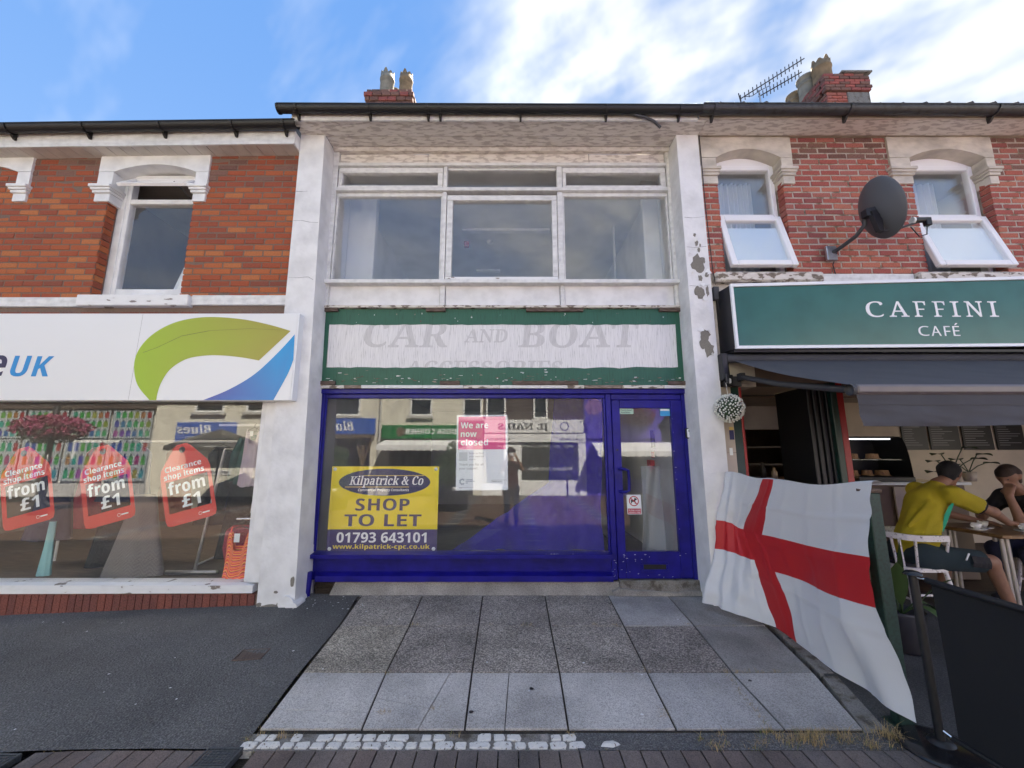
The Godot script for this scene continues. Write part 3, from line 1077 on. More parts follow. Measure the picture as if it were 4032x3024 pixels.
# half-round gutter along x with its brackets
func gutter(parent: Node3D, x0: float, x1: float, y0: float, y1: float, z: float, r: float, m: Material, brackets: Array, ends := true) -> void:
	var k := MB.new()
	k.smooth(true)
	var n := 10
	for i in n:
		var a := PI + PI * i / n
		var b := PI + PI * (i + 1) / n
		var f := func(x: float, t: float, rr: float) -> Vector3: return v3(x, lerpf(y0, y1, (x - x0) / (x1 - x0)) + sin(t) * rr, z + cos(t) * rr)
		k.quad(f.call(x0, a, r), f.call(x0, b, r), f.call(x1, b, r), f.call(x1, a, r))
		k.quad(f.call(x0, b, r - 0.005), f.call(x0, a, r - 0.005), f.call(x1, a, r - 0.005), f.call(x1, b, r - 0.005))
	k.smooth(false)
	var g := part(parent, "gutter", k.done(), m)
	for s in [-1, 1]:
		var lip := MB.new()
		lip.bx(v3(-0.5, -0.006, -0.006), v3(0.5, 0.010, 0.006), 0.002)
		part(g, "rim", lip.done(), m, v3((x0 + x1) / 2, (y0 + y1) / 2, z + s * r), v3(0, 0, atan2(y1 - y0, x1 - x0)), v3(x1 - x0, 1, 1))
	for x in brackets:
		var y := lerpf(y0, y1, (x - x0) / (x1 - x0))
		var bk := MB.new()
		var ring := []
		for i in 11:
			var a := PI + PI * i / 10
			ring.append(v3(x, y + sin(a) * (r + 0.004), z + cos(a) * (r + 0.004)))
		for i in 10:
			bk.hexa([ring[i] - v3(0.014, 0, 0), ring[i] + v3(0.014, 0, 0), ring[i + 1] + v3(0.014, 0, 0), ring[i + 1] - v3(0.014, 0, 0), ring[i] * v3(1, 1, 1) + v3(-0.014, (ring[i].y - y) * 0.12, (ring[i].z - z) * 0.12), ring[i] + v3(0.014, (ring[i].y - y) * 0.12, (ring[i].z - z) * 0.12), ring[i + 1] + v3(0.014, (ring[i + 1].y - y) * 0.12, (ring[i + 1].z - z) * 0.12), ring[i + 1] + v3(-0.014, (ring[i + 1].y - y) * 0.12, (ring[i + 1].z - z) * 0.12)])
		bk.hexa([v3(x - 0.012, y - r - 0.05, z - r - 0.01), v3(x + 0.012, y - r - 0.05, z - r - 0.01), v3(x + 0.012, y - r - 0.05, z - r + 0.01), v3(x - 0.012, y - r - 0.05, z - r + 0.01), v3(x - 0.012, y - 0.01, z - r - 0.01), v3(x + 0.012, y - 0.01, z - r - 0.01), v3(x + 0.012, y - r * 0.9, z + 0.0), v3(x - 0.012, y - r * 0.9, z + 0.0)])
		part(g, "bracket", bk.done(), m)
	if ends:
		var e := MB.new()
		var cap := []
		for i in 11:
			var a := PI + PI * i / 10
			cap.append(v3(x0 - 0.012, y0 + sin(a) * (r + 0.008), z + cos(a) * (r + 0.008)))
		var cap2 := []
		for q in cap:
			cap2.append(q + v3(0.02, 0, 0))
		e.face(cap, v3(x0 + 1, y0, z))
		e.face(cap2, v3(x0 - 1, y0, z))
		for i in 10:
			e.quad(cap[i], cap2[i], cap2[i + 1], cap[i + 1])
		part(g, "end_cap", e.done(), m)


func crown_pot(parent: Node3D, x: float, y: float, z: float, r: float, h: float, m: Material, crown := true) -> void:
	var k := MB.new()
	var at := Transform3D(Basis(), v3(x, y, z))
	if crown:
		k.lathe([Vector2(r * 0.97, 0), Vector2(r, h * 0.08), Vector2(r * 0.96, h * 0.6), Vector2(r * 1.04, h * 0.62), Vector2(r * 1.06, h * 0.68), Vector2(r * 0.98, h * 0.70), Vector2(r * 0.98, h * 0.84), Vector2(r * 0.78, h * 0.84), Vector2(r * 0.78, h * 0.3)], 20, at)
		for i in 8:
			var a := TAU * i / 8.0
			var w := TAU / 8.0 * 0.5
			var hh := h * (1.0 if i % 2 == 0 else 0.93)
			var f := func(t: float, rr: float, yy: float) -> Vector3: return at * v3(cos(t) * rr, yy, -sin(t) * rr)
			k.hexa([f.call(a - w, r * 0.80, h * 0.83), f.call(a + w, r * 0.80, h * 0.83), f.call(a + w, r * 0.98, h * 0.83), f.call(a - w, r * 0.98, h * 0.83), f.call(a - w * 0.25, r * 0.80, hh), f.call(a + w * 0.25, r * 0.80, hh), f.call(a + w * 0.25, r * 0.98, hh), f.call(a - w * 0.25, r * 0.98, hh)])
	else:
		k.lathe([Vector2(r * 0.95, 0), Vector2(r, h * 0.1), Vector2(r * 0.95, h * 0.6), Vector2(r * 0.95, h * 0.62), Vector2(r * 1.05, h * 0.64), Vector2(r * 1.05, h * 0.7), Vector2(r * 0.97, h * 0.72), Vector2(r * 0.97, h * 0.88), Vector2(r * 1.12, h * 0.92), Vector2(r * 1.12, h), Vector2(r * 0.85, h), Vector2(r * 0.8, h * 0.4)], 20, at)
	part(parent, "chimney_pot", k.done(), m)


func vacant_shop() -> Node3D:
	rng.seed = 51
	var b := thing("vacant_shop", "empty white painted shop unit with dark blue shopfront and upstairs picture windows", "building")
	# ---- pillars
	var k := MB.new()
	k.hexa([v3(-2.585, -0.06, -0.1), v3(-2.20, -0.06, -0.1), v3(-2.20, -0.06, 0.33), v3(-2.585, -0.06, 0.33), v3(-2.61, 5.40, -0.1), v3(-2.315, 5.40, -0.1), v3(-2.315, 5.40, 0.33), v3(-2.61, 5.40, 0.33)])
	var pl := part(b, "pillar", k.done(), M.white_render)
	crack(pl, [Vector2(-2.60, 4.62), Vector2(-2.52, 4.615), Vector2(-2.46, 4.622)], 0.3345)
	crack(pl, [Vector2(-2.595, 4.235), Vector2(-2.50, 4.238), Vector2(-2.40, 4.215), Vector2(-2.30, 4.21)], 0.3345)
	crack(pl, [Vector2(-2.585, 3.52), Vector2(-2.48, 3.515), Vector2(-2.36, 3.525), Vector2(-2.30, 3.49)], 0.3345)
	for q in [[-2.27, 0.02, 0.20, 0.17, 0.10, 0.365, 0], [-2.21, -0.01, 0.13, 0.10, 0.20, 0.38, 0], [-2.34, 0.0, 0.12, 0.07, 0.331, 0.335, 1], [-2.44, -0.015, 0.22, 0.05, 0.331, 0.336, 1], [-2.40, 0.12, 0.05, 0.03, 0.331, 0.335, 1], [-2.56, 0.0, 0.06, 0.05, 0.331, 0.334, 1], [-2.24, 0.22, 0.05, 0.12, 0.331, 0.334, 1]]:
		k = MB.new()
		k.prism(blob(q[0], q[1], q[2], q[3], 13, 0.3), q[4], q[5] + 0.0004 * q[0])
		part(pl, "bare_patch" if q[6] else "loose_render", k.done(), M.bare_cement if q[6] else M.white_render)
	k = MB.new()
	k.hexa([v3(2.045, -0.06, -0.1), v3(2.31, -0.06, -0.1), v3(2.31, -0.06, 0.33), v3(2.045, -0.06, 0.33), v3(2.03, 5.40, -0.1), v3(2.296, 5.40, -0.1), v3(2.296, 5.40, 0.33), v3(2.03, 5.40, 0.33)])
	var pr := part(b, "pillar", k.done(), M.white_render)
	var lift := 0.3332
	for q in [[2.155, 4.05, 0.035, 0.06], [2.17, 3.95, 0.05, 0.10], [2.19, 3.86, 0.04, 0.06], [2.21, 3.92, 0.02, 0.05], [2.17, 3.68, 0.19, 0.30], [2.24, 3.73, 0.03, 0.10], [2.18, 3.51, 0.06, 0.10], [2.16, 3.34, 0.13, 0.18], [2.25, 3.35, 0.04, 0.15], [2.18, 2.83, 0.13, 0.17], [2.205, 2.66, 0.14, 0.22], [2.26, 3.55, 0.06, 0.07], [2.16, 2.75, 0.11, 0.20]]:
		var pk := MB.new()
		pk.prism(blob(q[0], q[1], q[2], q[3], 16, 0.42), 0.331, lift)
		lift += 0.0005
		part(pr, "bare_patch", pk.done(), M.bare_cement)
	for q in [[2.09, 3.78, 0.05], [2.25, 3.60, 0.07], [2.10, 3.55, 0.04], [2.20, 3.45, 0.05], [2.12, 2.91, 0.06], [2.25, 2.88, 0.04], [2.22, 3.27, 0.05], [2.26, 2.60, 0.04], [2.15, 3.98, 0.03]]:
		var fk := MB.new()
		var a := rng.randf() * TAU
		var d: Vector3 = v3(cos(a), sin(a), 0) * q[2]
		var s := v3(-d.y, d.x, 0) * 0.6
		var c := v3(q[0], q[1], 0.334)
		fk.quad(c - s, c + s, c + s * 0.6 + d * 0.6 + v3(0, 0, 0.006), c - s * 0.7 + d * 0.6 + v3(0, 0, 0.006))
		fk.tri(c - s * 0.7 + d * 0.6 + v3(0, 0, 0.006), c + s * 0.6 + d * 0.6 + v3(0, 0, 0.006), c + d + v3(0, 0, 0.022))
		part(pr, "curled_paint", fk.done(), M.white_clean)
	for y in [4.28, 3.42, 3.9]:
		crack(pr, [Vector2(2.05, y), Vector2(2.14, y - 0.01), Vector2(2.28, y + 0.006)], 0.3345, 0.0022)
	# ---- eaves
	var eaves := holder(b, "eaves")
	boxp(eaves, "soffit_board", v3(-2.60, 5.395, 0.305), v3(2.30, 5.42, 0.545), M.soffit_paint, 0.003)
	boxp(eaves, "soffit_board", v3(-2.31, 5.40, 0.13), v3(2.03, 5.42, 0.30), M.soffit_paint, 0.003)
	k = MB.new()
	k.hexa([v3(-2.31, 5.375, 0.02), v3(2.03, 5.375, 0.02), v3(2.03, 5.375, 0.085), v3(-2.31, 5.375, 0.085), v3(-2.31, 5.43, 0.02), v3(2.03, 5.43, 0.02), v3(2.03, 5.43, 0.135), v3(-2.31, 5.43, 0.135)])
	part(eaves, "cornice", k.done(), M.soffit_paint)
	boxp(eaves, "fascia", v3(-2.60, 5.375, 0.55), v3(2.19, 5.53, 0.575), M.white_paint, 0.003)
	k = MB.new()
	k.tube([v3(-2.35, 5.392, 0.54), v3(-1.2, 5.386, 0.548), v3(-0.3, 5.388, 0.55), v3(0.8, 5.384, 0.546), v3(2.1, 5.39, 0.54)], 0.004, 6)
	part(eaves, "cable", k.done(), M.white_clean)
	gutter(eaves, -2.71, 2.20, 5.475, 5.455, 0.645, 0.062, M.gutter_black, [-2.50, -1.66, -0.98, -0.84, 0.10, 1.10, 1.95])
	k = MB.new()
	k.smooth(true)
	k.tube([v3(1.42, 5.40, 0.63), v3(1.55, 5.375, 0.62), v3(1.66, 5.335, 0.60), v3(1.74, 5.27, 0.58)], 0.016, 8)
	part(eaves, "loose_cable", k.done(), M.dark_grey)
	k = MB.new()
	k.hexa([v3(-2.62, 5.44, 0.60), v3(2.25, 5.44, 0.60), v3(2.25, 9.0, -4.2), v3(-2.62, 9.0, -4.2), v3(-2.62, 5.52, 0.60), v3(2.25, 5.52, 0.60), v3(2.25, 9.08, -4.2), v3(-2.62, 9.08, -4.2)])
	part(b, "roof", k.done(), M.slate)
	# ---- chimney on the ridge
	var ch := holder(b, "chimney")
	boxp(ch, "core", v3(-3.76, 8.0, -5.25), v3(-2.70, 10.95, -4.53), M.mortar_dark)
	var y := 10.0
	for c in 8:
		var over: float = [0.0, 0.0, 0.0, 0.0, 0.03, 0.06, 0.085, 0.03][c]
		course(ch, -3.79 - over, -2.66 + over, y, 0.122, -4.5 + over, 0.11, 0.014, ["soot0", "soot2", "soot1", "rbrick4"] if c > 5 else ["rbrick4", "soot0", "soot1"], 0.11 if c % 2 else 0.0, [0.235])
		for i in 3:
			part(ch, "brick", brick_shapes[(i + c) % 8], M[["soot0", "rbrick4", "soot1"][(i + c) % 3]], v3(-2.72 + over, y + 0.061, -4.70 - i * 0.235), v3(0, PI / 2, 0), v3(0.22, 0.108, 0.12))
		y += 0.122
	k = MB.new()
	k.hexa([v3(-3.72, 10.95, -5.2), v3(-2.72, 10.95, -5.2), v3(-2.68, 10.95, -4.5), v3(-3.76, 10.95, -4.5), v3(-3.60, 11.02, -5.1), v3(-2.80, 11.02, -5.1), v3(-2.80, 11.02, -4.65), v3(-3.62, 11.02, -4.65)])
	part(ch, "mortar_cap", k.done(), M.concrete_dark)
	crown_pot(ch, -3.38, 11.0, -4.72, 0.185, 0.73, M.pot_cream)
	crown_pot(ch, -2.87, 11.0, -4.72, 0.175, 0.70, M.pot_buff)
	crown_pot(ch, -3.26, 11.0, -5.05, 0.16, 0.45, M.pot_cream, false)
	upstairs_window(b)
	blue_front(b)
	shop_rooms(b)
	return b


func upstairs_window(b: Node3D) -> void:
	var w := holder(b, "upstairs_window")
	var wp: Material = M.white_paint
	var bar := func(called: String, x0: float, y0: float, x1: float, y1: float, zf: float, m: Material = null) -> void:
		boxp(w, called, v3(x0, y0, -0.03), v3(x1, y1, zf), m if m else wp, 0.004)
	bar.call("jamb", -2.315, 3.26, -2.245, 5.378, 0.06)
	bar.call("jamb", 1.99, 3.26, 2.035, 5.378, 0.06)
	bar.call("head_panel", -2.24, 5.208, -1.10, 5.372, 0.025, M.soffit_paint)
	bar.call("head_panel", -1.095, 5.208, 1.00, 5.372, 0.028, M.soffit_paint)
	bar.call("head_panel", 1.005, 5.208, 1.985, 5.372, 0.025, M.soffit_paint)
	bar.call("transom", -2.243, 5.166, 1.988, 5.206, 0.085)
	bar.call("transom", -2.243, 4.806, 1.988, 4.852, 0.09)
	for x in [[-0.882, -0.832], [0.575, 0.642]]:
		bar.call("mullion", x[0], 3.60, x[1], 4.803, 0.065)
		bar.call("mullion", x[0], 4.855, x[1], 5.163, 0.065)
	bar.call("sill", -2.30, 3.548, 2.04, 3.596, 0.12, M.white_paint)
	# top lights: casement, fixed pane, casement
	for s in [[-2.24, -0.886], [0.646, 1.985]]:
		var c := holder(w, "casement")
		boxp(c, "top_rail", v3(s[0] + 0.004, 5.085, -0.01), v3(s[1] - 0.004, 5.16, 0.05), wp, 0.004)
		boxp(c, "bottom_rail", v3(s[0] + 0.004, 4.857, -0.01), v3(s[1] - 0.004, 4.905, 0.05), wp, 0.004)
		boxp(c, "stile", v3(s[0] + 0.004, 4.907, -0.01), v3(s[0] + 0.05, 5.083, 0.048), wp, 0.004)
		boxp(c, "stile", v3(s[1] - 0.07, 4.907, -0.01), v3(s[1] - 0.004, 5.083, 0.048), wp, 0.004)
		pane(c, s[0] + 0.03, 4.89, s[1] - 0.05, 5.10, 0.018, true)
	pane(w, -0.84, 4.85, 0.58, 5.17, 0.015, true)
	bar.call("glazing_bead", -0.828, 5.135, 0.571, 5.162, 0.035)
	# lower lights
	pane(w, -2.25, 3.59, -0.88, 4.81, 0.015, true)
	pane(w, 0.64, 3.59, 1.995, 4.81, 0.015, true)
	for s in [[-2.24, -0.885], [0.645, 1.985]]:
		bar.call("glazing_bead", s[0], 4.755, s[1], 4.803, 0.04)
		bar.call("glazing_bead", s[0], 3.60, s[0] + 0.02, 4.752, 0.04)
		bar.call("glazing_bead", s[1] - 0.02, 3.60, s[1], 4.752, 0.04)
	var c := holder(w, "casement")
	boxp(c, "top_rail", v3(-0.825, 4.69, -0.01), v3(0.57, 4.762, 0.055), wp, 0.004)
	boxp(c, "bottom_rail", v3(-0.825, 3.60, -0.01), v3(0.57, 3.655, 0.055), M.chipped_paint, 0.004)
	boxp(c, "stile", v3(-0.825, 3.657, -0.01), v3(-0.752, 4.688, 0.055), wp, 0.004)
	boxp(c, "stile", v3(0.505, 3.657, -0.01), v3(0.57, 4.688, 0.055), wp, 0.004)
	pane(c, -0.77, 3.64, 0.52, 4.70, 0.02, true)
	# panels under the window
	for s in [[-2.243, -0.89], [-0.815, 0.588], [0.652, 1.988]]:
		boxp(b, "spandrel_panel", v3(s[0], 3.285, -0.03), v3(s[1], 3.546, 0.02), M.white_clean)
	for s in [[-0.884, -0.822], [0.593, 0.646]]:
		boxp(b, "cover_strip", v3(s[0], 3.285, -0.03), v3(s[1], 3.546, 0.045), wp, 0.004)
	boxp(b, "bottom_rail", v3(-2.32, 3.25, -0.03), v3(2.05, 3.282, 0.075), M.stone_worn, 0.004)
	boxp(b, "backing_wall", v3(-2.30, 2.20, -0.12), v3(2.04, 3.25, -0.05), M.room_white)


func blue_front(b: Node3D) -> void:
	var s := holder(b, "shopfront")
	var bp: Material = M.blue_paint
	boxp(s, "stile", v3(-2.30, 0.0, -0.09), v3(-2.212, 2.205, 0.0), bp, 0.006)
	boxp(s, "edge_strip", v3(-2.34, 2.27, -0.09), v3(-2.305, 3.25, 0.07), bp, 0.004)
	boxp(s, "head", v3(-2.30, 2.205, -0.09), v3(2.06, 2.262, 0.02), bp, 0.008)
	boxp(s, "head_bead", v3(-2.21, 2.155, -0.09), v3(1.10, 2.203, -0.012), bp, 0.006)
	boxp(s, "mullion", v3(1.102, 0.14, -0.09), v3(1.165, 2.203, 0.004), bp, 0.006)
	boxp(s, "stile", v3(2.0, 0.14, -0.09), v3(2.058, 2.203, 0.0), bp, 0.006)
	boxp(s, "head_bead", v3(1.167, 2.135, -0.09), v3(1.998, 2.203, -0.008), bp, 0.006)
	k_sill(s, bp)
	pane(s, -2.215, 0.425, 1.105, 2.16, -0.04)
	for q in [[-2.21, 0.432, -2.185, 2.153], [1.075, 0.432, 1.10, 2.153]]:
		boxp(s, "glazing_bead", v3(q[0], q[1], -0.033), v3(q[2], q[3], -0.012), bp, 0.004)
	# bare flecks where the blue has been knocked off
	rng.seed = 6
	for i in 46:
		var c: Array = [[rng.randf_range(1.2, 2.0), rng.randf_range(0.17, 0.42), 0.0035], [rng.randf_range(1.87, 1.88), rng.randf_range(0.5, 2.0), 0.0035], [rng.randf_range(1.105, 1.16), rng.randf_range(0.15, 0.35), 0.0055], [rng.randf_range(0.3, 1.09), 0.4255, 0.06]][[0, 0, 0, 1, 2, 3][i % 6]]
		var k := MB.new()
		var w := rng.randf_range(0.006, 0.03)
		k.prism(blob(c[0], c[1], w, rng.randf_range(0.003, 0.008), 7, 0.5), c[2] - 0.002, c[2] - 0.0005)
		part(s, "paint_chip", k.done(), M.chip_white)
	# ---- door
	var d := holder(b, "door")
	boxp(d, "stile", v3(1.172, 0.155, -0.06), v3(1.264, 2.13, 0.002), bp, 0.004)
	boxp(d, "stile", v3(1.864, 0.155, -0.06), v3(1.995, 2.13, 0.002), bp, 0.004)
	boxp(d, "top_rail", v3(1.266, 2.037, -0.06), v3(1.862, 2.13, 0.002), bp, 0.004)
	boxp(d, "bottom_rail", v3(1.266, 0.155, -0.06), v3(1.862, 0.435, 0.002), bp, 0.004)
	pane(d, 1.255, 0.43, 1.872, 2.045, -0.028)
	var k := MB.new()
	k.tube([v3(1.225, 1.335, 0.0), v3(1.235, 1.337, 0.05), v3(1.275, 1.335, 0.062), v3(1.315, 1.32, 0.064), v3(1.318, 1.21, 0.066), v3(1.315, 1.10, 0.064), v3(1.275, 1.085, 0.062), v3(1.235, 1.083, 0.05), v3(1.225, 1.085, 0.0)], 0.016, 10)
	part(d, "pull_handle", k.done(), bp)
	var lb := MB.new()
	for q in [[1.425, 0.225, 1.725, 0.25], [1.425, 0.305, 1.725, 0.33], [1.425, 0.252, 1.45, 0.303], [1.70, 0.252, 1.725, 0.303]]:
		lb.bx(v3(q[0], q[1], 0.002), v3(q[2], q[3], 0.012), 0.003)
	var l := part(d, "letter_box", lb.done(), bp)
	boxp(l, "flap", v3(1.451, 0.253, 0.0022), v3(1.699, 0.302, 0.004), M.black_satin)
	k = MB.new()
	k.tube([v3(1.216, 1.55, 0.0), v3(1.216, 1.55, 0.008)], 0.012, 10)
	k.tube([v3(1.20, 0.98, 0.0), v3(1.20, 0.98, 0.006)], 0.009, 10)
	part(d, "lock", k.done(), M.black_satin)


func k_sill(s: Node3D, bp: Material) -> void:
	var k := MB.new()
	k.hexa([v3(-2.275, 0.374, -0.09), v3(1.10, 0.374, -0.09), v3(1.10, 0.374, 0.06), v3(-2.275, 0.374, 0.06), v3(-2.275, 0.432, -0.09), v3(1.10, 0.432, -0.09), v3(1.10, 0.416, 0.06), v3(-2.275, 0.416, 0.06)])
	part(s, "sill", k.done(), bp)
	boxp(s, "stall_riser", v3(-2.21, 0.14, -0.09), v3(1.10, 0.373, -0.02), bp)
	k = MB.new()
	k.hexa([v3(-2.14, 0.138, -0.02), v3(1.10, 0.138, -0.02), v3(1.10, 0.138, 0.055), v3(-2.14, 0.138, 0.055), v3(-2.14, 0.225, -0.02), v3(1.10, 0.225, -0.02), v3(1.10, 0.196, 0.055), v3(-2.14, 0.196, 0.055)])
	part(s, "base_board", k.done(), bp)
	k = MB.new()
	k.tube([v3(-2.205, -0.01, 0.075), v3(-2.20, 0.12, 0.07), v3(-2.195, 0.245, 0.06)], 0.033, 12)
	part(s, "post_stub", k.done(), bp)
	# concrete under it
	k = MB.new()
	k.hexa([v3(-1.97, -0.05, -0.1), v3(1.17, -0.05, -0.1), v3(1.17, -0.05, 0.045), v3(-2.0, -0.05, 0.045), v3(-1.93, 0.134, -0.1), v3(1.17, 0.134, -0.1), v3(1.17, 0.125, 0.015), v3(-1.93, 0.125, 0.015)])
	part(s, "concrete_sill", k.done(), M.concrete)
	k = MB.new()
	k.hexa([v3(1.172, -0.05, -0.6), v3(2.045, -0.05, -0.6), v3(2.045, -0.05, 0.06), v3(1.172, -0.05, 0.06), v3(1.172, 0.15, -0.6), v3(2.045, 0.15, -0.6), v3(2.045, 0.145, 0.03), v3(1.172, 0.145, 0.03)])
	part(s, "door_step", k.done(), M.concrete_dark)
	k = MB.new()
	k.prism([Vector2(1.10, 0.0), Vector2(2.1, 0.0), Vector2(2.09, 0.04), Vector2(1.9, 0.05), Vector2(1.75, 0.03), Vector2(1.55, 0.045), Vector2(1.3, 0.06), Vector2(1.16, 0.075), Vector2(1.08, 0.04)], 0.0, 0.075)
	part(s, "mortar_fillet", k.done(), M.concrete)
	k = MB.new()
	k.bx(v3(-2.17, 0.06, -0.1), v3(-1.95, 0.134, -0.015), 0.01)
	k.bx(v3(-2.16, -0.03, -0.1), v3(-1.96, 0.058, 0.0), 0.01)
	part(s, "rotten_block", k.done(), M.dark_wood)


func shop_rooms(b: Node3D) -> void:
	# downstairs room behind the shop window
	var r := holder(b, "downstairs_room")
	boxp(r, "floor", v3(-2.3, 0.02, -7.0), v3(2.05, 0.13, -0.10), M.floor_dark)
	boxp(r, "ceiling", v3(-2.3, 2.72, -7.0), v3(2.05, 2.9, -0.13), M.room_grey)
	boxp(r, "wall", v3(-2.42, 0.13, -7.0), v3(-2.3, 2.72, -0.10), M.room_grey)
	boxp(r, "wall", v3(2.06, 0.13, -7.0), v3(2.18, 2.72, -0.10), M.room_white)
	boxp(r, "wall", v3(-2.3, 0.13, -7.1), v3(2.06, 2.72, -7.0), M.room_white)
	boxp(r, "partition", v3(1.60, 0.13, -3.2), v3(1.66, 2.72, -1.6), M.room_white)
	boxp(r, "door_mat", v3(1.22, 0.131, -0.75), v3(1.95, 0.14, -0.12), M.dark_grey)
	boxp(r, "alarm_box", v3(1.99, 1.28, -1.35), v3(2.055, 1.42, -1.2), M.sign_red, 0.005)
	boxp(r, "notice", v3(2.045, 1.6, -1.3), v3(2.058, 1.85, -1.15), M.ink_black)
	boxp(r, "notice", v3(2.045, 1.45, -1.3), v3(2.058, 1.54, -1.2), M.sign_red)
	# blue plastic sheeting hung at the back and trailing over the floor
	var f := FastNoiseLite.new()
	f.frequency = 1.6
	f.seed = 2
	var k := MB.new()
	k.sheet(36, 44, func(u, v):
		var y: float = lerpf(2.42, 0.145, v)
		var left: float = lerpf(0.57, 0.70, clampf((y - 1.07) / 1.3, 0.0, 1.0)) if y > 1.07 else lerpf(-0.86, 0.57, (y - 0.145) / 0.925)
		var x: float = lerpf(left, lerpf(1.56, 1.30, v), u)
		var z: float = lerpf(-2.05, -1.35, v * v) + 0.05 * sin(x * 11.0 + y * 3.0) * (0.4 + v) + 0.10 * f.get_noise_2d(x * 1.3, y * 1.1)
		return v3(x, maxf(y, 0.14) + 0.02 * f.get_noise_1d(x * 5.0) * v, z))
	var sh := part(r, "plastic_sheet", k.done(), M.blue_sheet)
	sh.set_meta("label", "creased blue plastic sheeting hung inside the empty shop")
	k = MB.new()
	k.sheet(14, 18, func(u, v):
		return v3(lerpf(1.70, 1.98, u) - 0.14 * v, lerpf(1.35, 0.16, v), -0.72 + 0.10 * sin(u * 5.0 + v * 3.0) + 0.25 * v))
	part(r, "dust_sheet", k.done(), M.plastic_film)
	# upstairs room
	r = holder(b, "upstairs_room")
	boxp(r, "floor", v3(-2.3, 3.10, -4.6), v3(2.04, 3.24, -0.06), M.floor_grey)
	boxp(r, "ceiling", v3(-2.3, 5.32, -4.6), v3(2.04, 5.40, -0.04), M.room_white)
	boxp(r, "wall", v3(-2.42, 3.24, -4.6), v3(-2.3, 5.32, -0.04), M.room_white)
	boxp(r, "wall", v3(2.04, 3.24, -4.6), v3(2.16, 5.32, -0.04), M.room_white)
	boxp(r, "wall", v3(-2.3, 3.24, -4.7), v3(2.04, 5.32, -4.6), M.room_white)
	boxp(r, "boxing", v3(-2.3, 3.24, -0.62), v3(-1.92, 5.32, -0.50), M.room_white, 0.01)
	boxp(r, "boxing", v3(1.82, 3.24, -0.50), v3(2.04, 5.32, -0.42), M.room_white, 0.01)
	tubep(r, "pipe", [v3(1.72, 3.24, -1.6), v3(1.72, 5.32, -1.6)], 0.02, M.white_clean)
	boxp(r, "strip_light", v3(-0.86, 5.265, -1.74), v3(0.64, 5.318, -1.64), M.white_clean, 0.01)
	boxp(r, "strip_light", v3(-0.75, 5.265, -3.3), v3(-0.25, 5.318, -3.2), M.white_clean, 0.01)
	var sd := MB.new()
	sd.lathe([Vector2(0.0, -0.045), Vector2(0.04, -0.045), Vector2(0.055, -0.02), Vector2(0.06, 0.0)], 16, Transform3D(Basis(), v3(-0.40, 5.32, -2.08)))
	part(r, "smoke_alarm", sd.done(), M.white_clean)
	sd = MB.new()
	sd.lathe([Vector2(0.0, -0.09), Vector2(0.045, -0.09), Vector2(0.05, -0.02), Vector2(0.05, 0.0)], 16, Transform3D(Basis(), v3(-0.83, 5.32, -2.13)))
	part(r, "alarm_sounder", sd.done(), M.sign_red)


